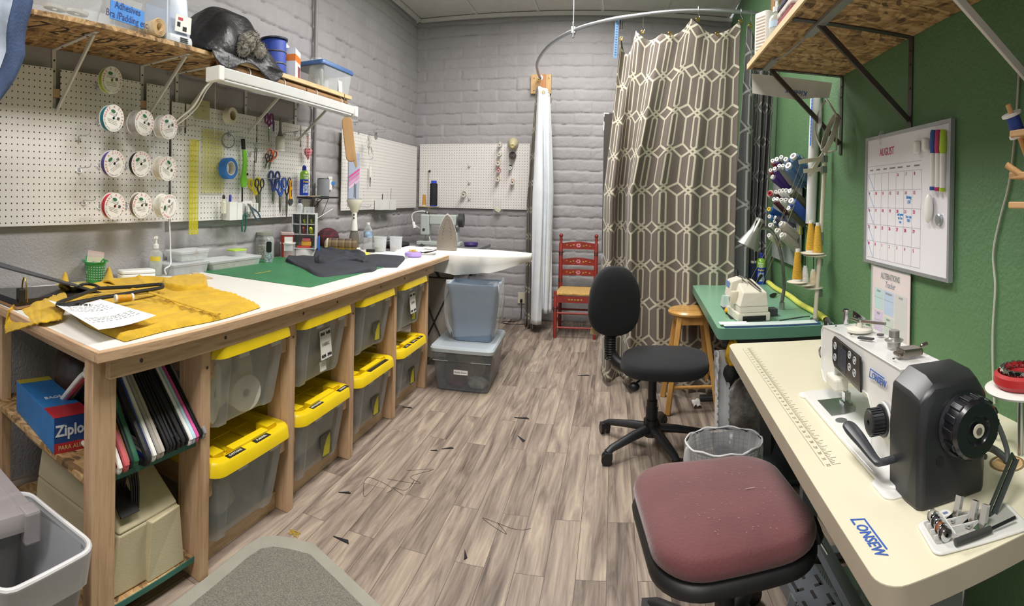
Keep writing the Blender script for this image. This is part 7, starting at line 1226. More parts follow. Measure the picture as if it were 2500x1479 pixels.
# thread tree
tt_=T('thread_tree','tall cream thread stand with disc trays at the back of the green desk','thread stand',dl(gd,.505,-.56,.7503),DA); iv=M('stand_ivory','#d3cbb8',.4,var=.04)
zt_=lambda px,py,Y=2.56:Matrix.Rotation(-DA,3,'Z')@(on(px,py,1,Y)-tt_.location)
ob('pole',MB().tube([(0,0,0),tuple(zt_(2003,600)),tuple(zt_(2016,357))],.0115,12),iv,tt_); ob('foot',MB().lathe([(.012,0),(.026,.001),(.024,.012),(.012,.014)],18),steel,tt_)
for a,b,nm_ in (((2013,385),(1950,396),'guide_arm'),((2010,412),(1962,418),'guide_arm'),((2012,372),(1975,430),'guide_arm')): ob(nm_,MB().bar(zt_(*a),zt_(*b),.02,.006,(0,1,0)),iv,tt_,smooth=0,bev=.002)
m=MB(); [m.cb(*zt_(x,y),.03,.03,.035) for x,y in ((2013,388),(2011,414),(2003,575),(2002,590),(2001,640),(2000,715))]; ob('clamp',m,M('clamp_zinc',''),tt_,smooth=0,bev=.004)
trays=[(1983,618,.105),(1990,623,.10),(1946,688,.085),(1965,694,.085),(1985,702,.085)]
for k,(x,y,r_) in enumerate(trays):
    c_=zt_(x,y); ob('disc_tray',MB().at(tuple(c_)).lathe([(0,-.004),(r_*.6,-.003),(r_*.62,.001),(r_*.55,.004),(0,.005)],28),M('tray_ivory','#ddd6c4',.45),tt_); ob('spindle',MB().at(tuple(c_)).cyl((0,0,0),(0,0,.15),.0025,n=8),dsteel,tt_); ob('tray_arm',MB().bar(tuple(c_+Vector((0,0,-.006))),(tuple(zt_(2001,y+6))),.012,.006),iv,tt_,smooth=0)
def onT(k): return tt_.location+Matrix.Rotation(DA,3,'Z')@(zt_(trays[k][0],trays[k][1])+Vector((0,0,.0053)))
cone(onT(0)+Vector((-.005,.012,0)),'#c89c32','gold thread cone on the upper trays, the rear one',.155,.026,.013); cone(onT(1)+Vector((.008,-.01,0)),'#cfa43a','gold thread cone on the upper trays, nearer the pole',.155,.026,.013)
cone(onT(2),'#c4962a','gold thread cone on the lower left tray of the thread stand',.155,.026,.013); cone(onT(3)+Vector((.0,.0,0)),'#e2e0da','white empty cone on the middle lower tray',.085,.020,.011); cone(onT(4),'#d6c8aa','tan empty cone on the lower right tray near the pole',.085,.021,.012)
th=T('thread_strands','fine pale threads running from the cone rack to the overlocker','threads',dl(gd,.2,-.3,.95),0); tl_=M('strand','#8f8f6a',.6)
for a,b in (((1962,420),(1820,705)),((1955,398),(1838,710)),((1966,424),(1850,720)),((1940,500),(1875,640))): A=on(*a,1,2.56)-th.location; B=on(*b,1,2.66)-th.location; ob('strand',MB().tube([A,(A+B)/2+Vector((0,0,-.02)),B],.0008,4),tl_,th)
# cones in a row, duster can, yellow tape, book
for k,px in enumerate((1740,1761,1783,1803,1818,1837)):
    P=on(px,690,2,.7503); P.y-=.02; cone(P,'#131318' if k<3 else '#1d2742',['first black cone from the left at the far edge of the green desk','second black cone in the row at the far edge of the green desk','third black cone, next to the navy ones','first navy cone, next to the black ones','middle navy cone in the row','navy cone nearest the spray can'][k],.155,.034,.026,group='dark cones along the far edge of the green desk')
P=on(1858,691,2,.7503); duster(P+Vector((-.01,-.03,0)),'blue and lime spray duster can standing on the green desk beside the navy cones',-.3,1.0)
yt=T('foam_strip','yellow foam strip lying along the wall at the back of the green desk','strip',dl(gd,.545,-.0,.7503),DA); ob('strip',MB().grid(lambda u,v:(.018*math.cos(2*PI*u)+.006*math.sin(v*14),-.62+1.26*v,.014+.014*math.sin(2*PI*u)),14,40,cu=True),M('foam_yellow','#d6d860',.8,var=.08),yt,smooth=60)
t=T('screwdriver','black-handled screwdriver lying by the yellow strip on the green desk','screwdriver',dl(gd,.46,.12,.763),.8); ob('handle',MB().at(rot=(0,PI/2,0)).lathe([(0,-.035),(.010,-.034),(.012,.0),(.009,.03),(0,.03)],14),black,t); ob('shaft',MB().cyl((.03,0,0),(.09,0,0),.003),steel,t)
t=T('booklet','flat blue-edged booklet and papers at the near edge of the green desk','booklet',dl(gd,.27,-.615,.7503),DA); ob('booklet',MB().box(-.235,.235,-.035,.03,0,.008),M('booklet_blue','#3f5a8c',.5),t,smooth=0); ob('cover_page',MB().box(-.24,.22,-.035,.032,.0081,.010),M('page_pale','#c6d4cf',.7),t,smooth=0); ob('leaflet',MB().box(-.255,-.12,-.01,.045,.0102,.011),paper,t,smooth=0)
t=T('zip_tie_tool','small dark tweezers lying on the green desk right of the overlocker','tweezers',dl(gd,.40,-.50,.7523),DA); ob('legs',MB().bar((-.07,-.03,0),(.07,.03,.0),.008,.004).bar((.07,.03,0),(.11,.04,0),.004,.003),dgrey,t,smooth=0)
# under the green desk
t=T('metal_channel','white slotted metal channel hanging at the near left corner of the green desk','channel',dl(gd,.028,-.60,.28),DA+.35); wm=M('painted_white_metal','#d5d6d8',.3,.3); ob('web',MB().box(-.028,.028,-.003,.0,0,.36),wm,t,smooth=0)
for sx in (-1,1):
    pol=[(0,0)]; 
    for k in range(6): z=.02+.035*k; pol+=[(.03,z),(.03,z+.018),(.022,z+.02),(.022,z+.033)]
    pol+=[(.03,.30),(.026,.36),(0,.36)]; ob('flange',MB().prism([(-y,z) for y,z in pol],sx*.03-.0015,sx*.03+.0015,'yz'),wm,t,smooth=0)
ob('crumpled_tape',MB().grid(lambda u,v:(-.036+.012*vn(u*5,v*9),-.034+.05*u,.16+.20*v+.01*vn(u*4,v*4)),8,16),M('duct_tape','#a9adb2',.3,.5,var=.2,vs=30),t,smooth=40)
o=bundle('mustard rag dangling at the near left leg of the green desk',dl(gd,.075,-.615,.57),(.03,.03,.11),'#c79a1c',8,'yellow_rag','cloth'); del o['group']
o=bundle('tangle of black thread below the mustard rag',dl(gd,.062,-.618,.50),(.025,.025,.07),'#1a1a1c',9,'thread_tangle','thread'); del o['group']
t=T('foot_pedal','grey treadle pedal on the floor under the green desk','pedal',(.76,2.62,0),DA+.1); ob('plate',MB().hexa([(-.22,-.17,.02),(.18,-.2,.02),(.18,.20,.12),(-.22,.20,.12),(-.22,-.17,.04),(.18,-.2,.04),(.18,.20,.14),(-.22,.20,.14)]),M('pedal_grey','#4a4e52',.4,.4),t,smooth=0,bev=.006); ob('bearing',MB().box(-.2,-.16,.02,.06,0.002,.06).box(.12,.16,.02,.06,.002,.06),dgrey,t,smooth=0)
o=bundle('crumpled clear bag of scraps under the green desk',(.80,3.02,.004),(.16,.14,.30),'#8f8a86',12,'scrap_bag','bag',0,.35); del o['group']
tag(ob('paper_scrap',MB().grid(lambda u,v:((u-.5)*.05,(v-.5)*.11,.012+.02*vn(u*4,v*3)),8,10),paper,loc=on(1700,990,2,.002),smooth=60,solid=.002),'crumpled white paper scrap on the floor by the wooden stool','paper')
# ---------------------------------------------------------------- cream desk with the big machine
PC=Vector((.445,1.45,0)); ctop=M('cream_laminate','#dfd9c0',.28,var=.015,vs=3); cedge=M('cream_edge','#a99e8c',.5,var=.03)
cd_=desk('sewing_desk','cream sewing-machine desk nearest the camera on the right, against the green wall',PC,-.735,.735,.595,ctop,cedge,.045,.045)
for y in (-.48,.48): leg_frame(cd_,y,.56,lg)
ob('cross_bar',MB().box(.27,.31,-.47,.47,.12,.16),lg,cd_,smooth=0); ob('motor_box',MB().box(.30,.46,.05,.30,.45,.70),M('motor_black',''),cd_,smooth=0,bev=.01)
PZ=.7503
m=MB(); m2=MB(); x0=.068
for k in range(32*4+1):
    y=.655-.985*k/128; L_=.020 if k%4==0 else .012 if k%2==0 else .008; m.box(x0,x0+L_,y-.0005,y+.0005,PZ,PZ+.0003)
m.box(x0-.0005,x0+.0005,-.33,.655,PZ,PZ+.0003); m.box(x0-.021,x0-.020,-.33,.655,PZ,PZ+.0003); pr_=M('desk_print','#857b66',.6); ob('ruler_scale',m,pr_,cd_,smooth=0)
for k in range(1,33): text('number',str(k),.013,pr_,cd_,(x0-.0105,.655-.985*k/32,PZ+.0002),(0,0,-PI/2),ext=.0001)
lo=M('logo_blue','#3a5fae',.5)
def logo(par,loc,rot,sz,mat=lo):
    o=text('logo','ONSEW',sz,mat,par,loc,rot,ext=.0003,sx=.95,shear=.25,bold=.0007*sz/.03); e=Euler(rot).to_matrix(); m=MB(); s_=sz
    m.prism([(-2.15*s_,.62*s_),(1.35*s_,.62*s_),(1.32*s_,.50*s_),(-2.06*s_,.50*s_),(-2.22*s_,-.22*s_),(-1.75*s_,-.22*s_),(-1.72*s_,-.36*s_),(-2.42*s_,-.36*s_)],-.0002,.0003); ob('logo_stroke',m,mat,par,loc=loc,rot=rot,smooth=0); return o
logo(cd_,(.035,-.607,PZ+.0003),(0,0,-PI/2),.028)
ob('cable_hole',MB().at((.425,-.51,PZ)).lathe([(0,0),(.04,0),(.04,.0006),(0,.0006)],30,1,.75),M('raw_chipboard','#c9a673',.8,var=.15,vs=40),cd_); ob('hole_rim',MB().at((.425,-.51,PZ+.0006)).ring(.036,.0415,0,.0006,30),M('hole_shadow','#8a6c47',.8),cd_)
# industrial machine
mc=T('sewing_machine','white and black industrial sewing machine on the cream desk','sewing machine',dl(cd_,0,0,PZ),DA); mw=M('machine_white','#e4e4e2',.22,var=.01,coat=.3); mbk=M('machine_black','#26272a',.35,var=.06)
ob('bed',MB().prism([(x+.215,y-.19) for x,y in rrect(.175,.60,.03,6)],0,.012),mw,mc,bev=.004); ob('bed_hinge',MB().prism([(x+.145,y-.47) for x,y in rrect(.06,.085,.02,5)],0,.004).prism([(x+.145,y+.10) for x,y in rrect(.05,.05,.02,5)],0,.004),white,mc,bev=.001)
ob('slide_plate',MB().prism([(.15,-.10),(.15,.02),(.24,.02),(.24,-.06),(.225,-.09),(.19,-.10)],.0122,.0135),steel,mc,smooth=0); ob('throat_disc',MB().at((.165,-.135,.0122)).lathe([(0,0),(.016,0),(.016,.0012),(0,.0012)],22),M('plate_steel','#8f9296',.35,.8),mc)
def loftbox(rings): return MB().add(*loft(rings))
AX0,AX1=.170,.285
# column, arm and head as one casting profile
prof=[(-.455,.012),(-.31,.012),(-.305,.10),(-.285,.125),(-.06,.132),(-.055,.085),(-.02,.065),(.03,.065),(.055,.09),(.06,.205),(.045,.222),(-.10,.232),(-.455,.236)]
m=MB(); n_=len(prof); rg=lambda x,k:[(x,y+(0),z-k*(z>.2)*.006) for y,z in prof]
m.add(*loft([rg(AX0+.004,2),rg(AX0,1.2) if 0 else rg(AX0+.0,1),rg(AX1,1),rg(AX1-.004,2)])); ob('casting',m,mw,mc,smooth=30,bev=.008)
ob('control_panel',MB().prism([(-.262,.122),(-.255,.205),(-.07,.213),(-.055,.20),(-.06,.145),(-.075,.132)],AX0-.006,AX0-.0005,'yz'),M('panel_black','#111214',.15,coat=.5),mc,smooth=0,bev=.004); ob('screen',MB().prism([(-.165,.140),(-.165,.195),(-.105,.198),(-.105,.145)],AX0-.0068,AX0-.0062,'yz'),M('lcd_dark','#3a3d48',.15),mc,smooth=0)
m=MB(); [m.torus(AX0-.0068,y,z,.0085,.0012,'x',18,5) for y,z in ((-.083,.19),(-.083,.160),(-.188,.193),(-.188,.163),(-.222,.188),(-.222,.158))]; ob('button_rings',m,M('button_white','#c9cccf',.4),mc); m=MB(); [m.cb(AX0-.0068,y,z,.001,.005,.005) for y,z in ((-.083,.19),(-.083,.160),(-.188,.193),(-.188,.163),(-.222,.188),(-.222,.158))]; ob('button_icons',m,M('button_white',''),mc,smooth=0)
logo(mc,(AX0-.0006,-.352,.178),(PI/2,0,-PI/2),.022)
ob('dial',MB().at((AX0-.004,-.385,.102),(0,-PI/2,0)).lathe([(.034,0),(.034,.004),(.027,.006),(.027,.033),(.024,.036),(.006,.036),(.006,.028),(0,.028)],30),mbk,mc,smooth=30); m=MB(); [m.at((AX0-.024,-.385+.0275*math.cos(a),.102+.0275*math.sin(a)),(a,0,0)).cb(0,0,0,.026,.003,.003) for a in np.linspace(0,2*PI,25)[:-1]]; ob('dial_ridges',m,mbk,mc,smooth=0); ob('dial_flange',MB().at((AX0-.0002,-.385,.102),(0,-PI/2,0)).lathe([(.038,0),(.038,.004),(.034,.004)],30,close=False),white,mc)
ob('reverse_lever',MB().tube(bez([(.165,-.475,.062),(.12,-.478,.060),(.112,-.465,.060),(.108,-.40,.072),(.104,-.345,.08),(.103,-.325,.081)],5),[.010]*11+[.011,.012,.013,.014,.015,.016,.016,.0165,.016,.015,.014,.013,.012,.008],10,flat=.7),M('lever_grey','#34363b',.4),mc)
# motor cover and hand wheel
rg=lambda y,k,zz:[(.148+k,y,.0),(.318-k,y,.0),(.322-k,y,.13),(.322-k,y,zz-.035),(.298-k,y,zz),(.19,y,zz),(.152+k,y,zz-.03),(.146+k,y,.13)]
ob('motor_cover',loftbox([rg(-.455,0,.238),rg(-.53,0,.236),rg(-.565,.004,.225),rg(-.575,.014,.205)]),mbk,mc,smooth=30,bev=.006)
ob('hand_wheel',MB().at((.255,-.576,.148),(PI/2,0,0)).lathe([(.060,0),(.064,.006),(.056,.010),(.056,.042),(.050,.050),(.028,.050),(.024,.044),(0,.044)],40),M('wheel_black','#14151c',.3,coat=.3),mc,smooth=30); m=MB(); [m.at((.255+.056*math.cos(a),-.602,.148+.056*math.sin(a)),(0,-a,0)).cb(0,0,0,.006,.034,.014) for a in np.linspace(0,2*PI,15)[:-1]]; ob('wheel_grips',m,M('wheel_black',''),mc,smooth=0,bev=.002)
ob('wheel_boss',MB().at((.255,-.6262,.148),(PI/2,0,0)).lathe([(0,0),(.013,0),(.013,.0022),(0,.0022)],24),M('boss_cream','#cfc8b8',.4),mc); ob('wheel_shaft',MB().at((.255,-.6286,.148),(PI/2,0,0)).lathe([(0,0),(.007,0),(.007,.0012),(0,.0012)],18),M('boss_grey','#77726a',.4,.5),mc); ob('motor_screw',MB().cyl((.20,-.575,.085),(.20,-.5775,.085),.009),black,mc)
# needle works, tension, thread guides
ob('presser_foot',MB().cyl((.222,-.028,.02),(.222,-.028,.066),.0045).box(.213,.231,-.04,-.016,.022,.046).box(.208,.236,-.046,-.010,.0137,.019),chrome,mc); ob('needle',MB().cyl((.222,-.012,.016),(.222,-.012,.068),.0013).cyl((.222,-.012,.04),(.222,-.012,.07),.004),chrome,mc); ob('thread_cutter_box',MB().box(AX0-.012,AX0+.03,-.10,-.025,.072,.105),M('box_cream','#dcd9ce',.35),mc,smooth=0,bev=.006)
ob('tension_knob',MB().at((AX0+.02,.0605,.135),(-PI/2,0,0)).lathe([(.02,0),(.022,.006),(.010,.010),(.010,.016),(.014,.018),(.014,.036),(0,.036)],22),M('knob_cream','#cfcbbd',.4),mc); ob('tension_discs',MB().at((AX0+.02,.0602,.135),(-PI/2,0,0)).lathe([(.024,0),(.024,.003),(.02,.009),(.021,.012)],22,close=False),chrome,mc)
ob('finger_handle',MB().tube(bez([(.20,.05,.215),(.20,.085,.225),(.20,.10,.20),(.20,.10,.09),(.20,.08,.078),(.20,.06,.08)],5),.0055,8),M('handle_black','#26282b',.4),mc); ob('side_cover',MB().box(.18,.275,.0602,.068,.09,.20),M('cover_grey','#4a4c4e',.35),mc,smooth=0,bev=.004); m=MB(); [m.cyl((x,.069,z),(x,.075,z),.005) for x,z in ((.185,.19),(.19,.165),(.187,.115))]; m.tube(bez([(.19,.073,.19),(.185,.078,.15),(.192,.073,.11)],4),.002,6); ob('thread_guides',m,chrome,mc)
ob('spool_pin',MB().cyl((.24,.03,.22),(.24,.03,.262),.008).cyl((.24,.03,.255),(.24,.03,.262),.012),chrome,mc); ob('guide_plate',MB().bar((.27,-.045,.235),(.27,.045,.242),.003,.026),chrome,mc,smooth=0); m=MB(); [m.cyl((.268,y,.238),(.2665,y,.238),.0035,n=8) for y in (-.03,0,.03)]; ob('guide_holes',m,black,mc)
ob('bobbin_winder',MB().at((.225,-.11,.2315)).lathe([(.036,0),(.036,.006),(.03,.009),(.008,.009),(.007,.022),(0,.022)],26),M('winder_cream','#dedacd',.35),mc); ob('winder_arm',MB().bar((.225,-.11,.257),(.275,-.17,.258),.008,.008).bar((.225,-.11,.257),(.215,-.075,.258),.009,.006).cyl((.225,-.11,.25),(.225,-.11,.262),.007),chrome,mc,smooth=0,bev=.001)
ob('winder_tension',MB().at((.232,-.305,.235)).lathe([(.016,0),(.017,.012),(.022,.013),(.024,.016),(.016,.019),(.013,.022),(.013,.038),(0,.039)],24),M('tension_steel','#a7a5a0',.3,.7),mc); ob('oil_plug',MB().at((.265,-.335,.2345)).lathe([(0,0),(.014,0),(.014,.003),(0,.004)],20),dgrey,mc); ob('thread_nipper',MB().box(.205,.258,-.405,-.365,.236,.252).box(.195,.207,-.40,-.37,.236,.245).cyl((.26,-.385,.252),(.28,-.385,.256),.005),M('nipper_steel','#8d857c',.25,.9),mc,smooth=0,bev=.004); ob('thread_clip',MB().bar((.19,-.185,.2335),(.215,-.22,.2345),.014,.004).cyl((.255,-.18,.2325),(.255,-.18,.235),.010),dgrey,mc,smooth=0); m=MB(); [m.cyl((x,y,z),(x,y,z+.002),.003,n=8) for x,y,z in ((.185,-.03,.2285),(.183,-.15,.2325),(.183,-.40,.2355))]; ob('cover_screws',m,black,mc)
ob('leads',MB().tube(bez([(.325,-.50,.06),(.36,-.50,.05),(.40,-.49,.03),(.42,-.505,.012),(.425,-.51,-.0)],5),.008,8).tube(bez([(.325,-.48,.10),(.37,-.47,.12),(.41,-.48,.09),(.43,-.50,.03),(.42,-.515,.004)],6),.0065,8).tube(bez([(.325,-.51,.075),(.35,-.505,.08),(.345,-.50,.04),(.37,-.50,.025)],4),.006,8),M('lead_grey','#4a4e4e',.45),mc)
# tray of bobbins and feet
ty=T('bobbin_tray','white inset tray with bobbins, presser feet and a screwdriver on the cream desk','tray',dl(cd_,.215,-.67,PZ),DA-.18+.0); tw=M('tray_white','#d9d8d4',.35)
ob('tray',MB().prism([(x,y) for x,y in rrect(.19,.10,.016,5)],0,.006),tw,ty,bev=.003); ob('well',MB().prism([(x-.066,y+.008) for x,y in rrect(.036,.07,.006,3)],.0062,.0068).prism([(x-.018,y+.012) for x,y in rrect(.05,.062,.006,3)],.0062,.0068).prism([(x+.05,y+.012) for x,y in rrect(.07,.062,.006,3)],.0062,.0068),M('well_grey','#a3a29c',.5),ty,smooth=0); m=MB()
for y in (-.014,.004,.022): m.box(-.083,-.049,y-.001,y+.001,.0068,.014)
m.box(-.048,-.046,-.025,.045,.0068,.016)
for y in (-.002,.022): m.box(-.046,.008,y-.001,y+.001,.0068,.015)
ob('dividers',m,tw,ty,smooth=0)
def inty(x,y,z): return ty.location+Matrix.Rotation(DA-.18,3,'Z')@Vector((x,y,z))
for k,(y,col,lb) in enumerate(((.034,'#9a958a','bobbin of grey thread, farthest in the tray'),(.014,'#1c1b1c','bobbin of black thread, second in the tray'),(-.005,'#7d4a2a','bobbin of brown thread, third in the tray'),(-.022,'#2a1c18','bobbin of dark brown thread, nearest in the tray'))):
    o=T('bobbin',lb,'bobbin',inty(-.066,y,.0181),0,'bobbins in the white tray',rot=(PI/2,0,DA-.18+.2)); ob('thread',MB().ring(.004,.009,-.0045,.0045,18),M('bob_'+col,col,.6),o)
    for z in (-.0055,.0055): ob('flange',MB().ring(.003,.011,z-.0008,z+.0008,20),chrome,o)
for k,(x,y,lb) in enumerate(((-.02,.035,'steel presser foot at the back of the white tray'),(.0,.008,'steel presser foot in the middle of the white tray'),(.012,-.012,'steel presser foot at the front of the white tray'))):
    o=T('presser_foot',lb,'presser foot',inty(x,y,.0085),DA+.4,'presser feet in the white tray'); ob('shank',MB().hexa([(-.005,-.006,.002),(.008,-.006,.002),(.008,.006,.002),(-.005,.006,.002),(.008,-.006,.034),(.018,-.006,.030),(.018,.006,.030),(.008,.006,.034)]),chrome,o,smooth=0); ob('sole',MB().box(-.022,.006,-.008,.008,0,.004),chrome,o,smooth=0); ob('slot',MB().box(.0155,.019,-.0025,.0025,.012,.028),black,o,smooth=0)
o=T('edge_guide','slotted steel seam guide standing up out of the white tray','guide',inty(.038,.012,.008),DA,rot=(-.35,.95,DA)); gs=M('guide_steel','#4c5650',.35,.7); ob('rails',MB().box(-.010,-.003,-.002,.002,0,.125).box(.003,.010,-.002,.002,0,.125).box(-.003,.003,-.002,.002,.118,.125).box(-.003,.003,-.002,.002,0,.008),gs,o,smooth=0); ob('side_lip',MB().box(.0102,.0115,-.008,.002,0,.125),steel,o,smooth=0)
o=T('screwdriver','small black screwdriver lying along the front of the white tray','screwdriver',inty(-.012,-.038,.0135),DA-.05); ob('handle',MB().at(rot=(0,PI/2,0)).lathe([(0,-.045),(.006,-.044),(.007,.0),(.006,.03),(0,.03)],12),M('handle_charcoal','#3a3a3a',.5),o); ob('shaft',MB().cyl((.03,0,0),(.085,0,0.003),.003),black,o)
P=on(2308,1253,2,PZ); o=T('round_sticker','small round white sticker on the cream desk above the tray','sticker',P,DA); ob('sticker',MB().lathe([(0,0.0001),(.012,0.0001),(.012,.0006),(0,.0006)],22),paper,o); ob('print',MB().cb(0,0,.0009,.010,.007,.0004),M('sticker_print','#7f8ba8',.6),o,smooth=0)
P=on(2411,1070,2,PZ); tag(ob('spool_post',MB().lathe([(.011,0),(.010,.004),(.0075,.006),(.0075,.062),(.006,.066),(0,.067)],18),white,loc=P),'white plastic post standing on the cream desk behind the machine','post')
# red bobbin ring on a saucer held by a wall arm
P=on(2480,965,1,.93); P.x=.895; br_=T('bobbin_ring','red rubber bobbin ring full of steel bobbins on a white disc at the right edge','bobbin ring',P,DA); br_.location.z+=.0; rr_=M('red_rubber','#b02a2c',.45); 
ob('ring',MB().lathe([(.026,.004),(.030,.0),(.060,.0),(.068,.010),(.066,.026),(.058,.032),(.060,.018),(.034,.018),(.034,.026),(.028,.03),(.025,.02),(.026,.004)],36,close=False),rr_,br_); ob('white_disc',MB().lathe([(0,-.016),(.085,-.012),(.088,-.007),(.06,-.002),(0,-.002)],36),white,br_); ob('post',MB().cyl((0,0,-.16),(0,0,-.016),.008),steel,br_)
br_.location.z=PZ+.16
for k in range(20):
    a=2*PI*k/20; q=br_.location+Vector((.047*math.cos(a),.047*math.sin(a),.0305)); o=bpy.data.objects.new('bobbin',None); COL.objects.link(o); o.location=q; o.rotation_euler=(PI/2,0,a+PI/2+.0); o['label']='steel bobbin held in the red rubber ring'; o['category']='bobbin'; o['group']='bobbins in the red ring'
    if k==0:
        bodies=[ob('thread',MB().ring(.003,.0085,-.003,.003,16),M('bob_dark','#4a4446',.5,.3),o),ob('flange',MB().ring(.003,.0115,-.0044,-.003,20).ring(.003,.0115,.003,.0044,20),chrome,o)]
    else:
        for bo in bodies: q2=bo.copy(); COL.objects.link(q2); q2.parent=o
# below the cream desk
t=T('treadle','ribbed silver foot treadle with a name plate under the cream desk','treadle',tuple(on(2035,1450,2,.06)),DA-.45); t.location.z=.02; sl=M('cast_aluminium','#a9acb0',.3,.85,var=.05)
ob('plate',MB().prism([(x,y) for x,y in rrect(.30,.32,.03,5)],.012,.03),sl,t,bev=.003); m=MB(); [m.box(-.125+.0088*k,-.125+.0088*k+.0045,-.13,.125,.030,.0335) for k in range(29)]; ob('ribs',m,sl,t,smooth=0); ob('name_plate',MB().box(-.035,.09,-.035,.035,.0302,.0345),M('plate_matt','#9a9da0',.45,.7),t,smooth=0); logo(t,(.027,0,.0347),(0,0,-.0),.022,M('logo_grey','#4a4c4e',.5)); ob('hinge',MB().cyl((-.15,.14,.008),(.15,.14,.008),.008),dsteel,t)
t=T('slotted_plate','grey steel frame plate with L-shaped slots on the floor under the cream desk','plate',tuple(on(1950,1395,2,.05)),DA+.10); t.location.z=.0; sp_=M('frame_grey','#7f858d',.4,.4); ob('plate',MB().box(-.065,.065,-.26,.20,.05,.056).box(-.065,-.061,-.26,.20,.0,.05).box(.061,.065,-.26,.20,0,.05),sp_,t,smooth=0); sd_=M('slot_shadow','#2e2b28',.8); m=MB()
for y in (-.20,-.10,.0,.10):
    for sx in (-1,1): m.box(sx*.045-.006,sx*.045+.006,y,y+.055,.0562,.0567); m.box(min(sx*.045,sx*.02),max(sx*.045,sx*.02),y,y+.012,.0562,.0567)
    m.box(-.006,.006,y+.05,y+.09,.0562,.0567)
ob('slots',m,sd_,t,smooth=0)
for k,(a,lb) in enumerate((((.75,.95,.0),'white cable coiled under the near end of the cream desk'),((.82,1.02,0),'grey cable hanging behind the near leg of the cream desk'))):
    t=T('cable',lb,'cable',a); ob('cable',MB().tube(bez([(.02,0,.62),(.0,.02,.40),(.03,0,.15),(.0,.03,.01),(-.08,-.02,.006),(-.02,-.08,.006),(.06,-.03,.008),(.0,.04,.012)],8),.005,6),white if k==0 else M('lead_grey',''),t)
# ================================================================= CHAIRS, STOOL, BASKET, FLOOR
cloth=M('black_upholstery','#131419',.9,var=.12,bp=.35,bs=350,sheen=.08)
def starbase(t,r,z,a0,mat,n=5,casters=range(5),hub=.045):
    for k in range(n):
        a=a0+2*PI*k/n; d=Vector((math.cos(a),math.sin(a),0)); m=MB(); m.tube([d*.02+Vector((0,0,z)),d*r*.45+Vector((0,0,z-.012)),d*r*.9+Vector((0,0,z-.035)),d*r+Vector((0,0,z-.05))],[.032,.028,.022,.02],8,flat=.75); ob('leg',m,mat,t,smooth=50)
        w=ob('caster',MB().at((d.x*r,d.y*r,.028),(0,0,a+1.1)).at((d.x*r,d.y*r,.028),(0,0,a+.9)).cyl((-.026,0,0),(-.006,0,0),.028,n=18).cyl((.006,0,0),(.026,0,0),.028,n=18).box(-.027,.027,-.012,.030,.005,.034),black,t,smooth=40); ob('stem',MB().cyl((d.x*r,d.y*r,.055),(d.x*r,d.y*r,z-.04),.008,n=10),dsteel,w)
    ob('hub',MB().cyl((0,0,z-.04),(0,0,z+.045),hub),mat,t)
def cushion(pl,z0,z1,crown,edge=.03): # padded outline: loft of shrinking loops
    n=len(pl); cx=sum(x for x,y in pl)/n; cy=sum(y for x,y in pl)/n; L=[]
    for k,zz in ((.93,z0),(.99,z0+(z1-z0)*.25),(1.0,z0+(z1-z0)*.55),(.975,z0+(z1-z0)*.85),(.92,z1),(.75,z1+crown*.55),(.5,z1+crown*.85),(.25,z1+crown*.97),(.05,z1+crown)): L.append([(cx+(x-cx)*k,cy+(y-cy)*k,zz) for x,y in pl])
    return MB().add(*loft(L))
# black office chair
oc=T('office_chair','black upholstered office chair on casters in front of the trellis curtain','chair',(.235,2.98,0)); starbase(oc,.315,.105,2.56,M('base_black','#1f2023',.45,var=.08))
ob('column',MB().lathe([(.034,.12),(.034,.21),(.030,.215),(.030,.25),(.024,.255),(.024,.44),(0,.44)],22),M('base_black',''),oc)
sr_=.32; sp2=[(x*1.0,y) for x,y in rrect(.47,.45,.17,8)]; rot2=lambda P,a,dx,dy:[(x*math.cos(a)-y*math.sin(a)+dx,x*math.sin(a)+y*math.cos(a)+dy) for x,y in P]
ob('seat',cushion(rot2(sp2,-.12,.055,-.13),.455,.52,.018),cloth,oc,smooth=70); ob('seat_mechanism',MB().box(-.09,.11,-.15,.07,.425,.454),black,oc,smooth=0,bev=.008)
ob('back_stem',MB().tube(bez([(-.02,-.06,.435),(-.16,-.03,.435),(-.235,.0,.50),(-.24,.0,.62),(-.225,-.0,.72)],6),.026,10,flat=1.2),black,oc); m=MB(); [m.torus(-.238+.0*k,0,.47+.013*k,.03,.004,'z',14,5) for k in range(11)]; ob('bellows',m,black,oc)
bk=[]; 
for k in range(32):
    a=2*PI*k/32; x,zv=math.cos(a),math.sin(a); bk.append((.165*math.copysign(abs(x)**.8,x)*(1-.10*zv),.185*math.copysign(abs(zv)**.85,zv)))
m=cushion(bk,-.03,.02,.022); o=ob('backrest',m,cloth,oc,smooth=70); o.location=(-.215,-.0,.775); o.rotation_euler=(PI/2-.10,.10,.55)
ob('height_lever',MB().tube([(-.03,-.16,.44),(-.10,-.24,.42)],.005,6).sph(-.115,-.255,.405,.03,.02,.022),black,oc); ob('price_tag',MB().at((-.33,.03,.61),(0,.3,.5)).cb(0,0,0,.045,.001,.05),M('tag_manila','#d2b98a',.7),oc,smooth=0)
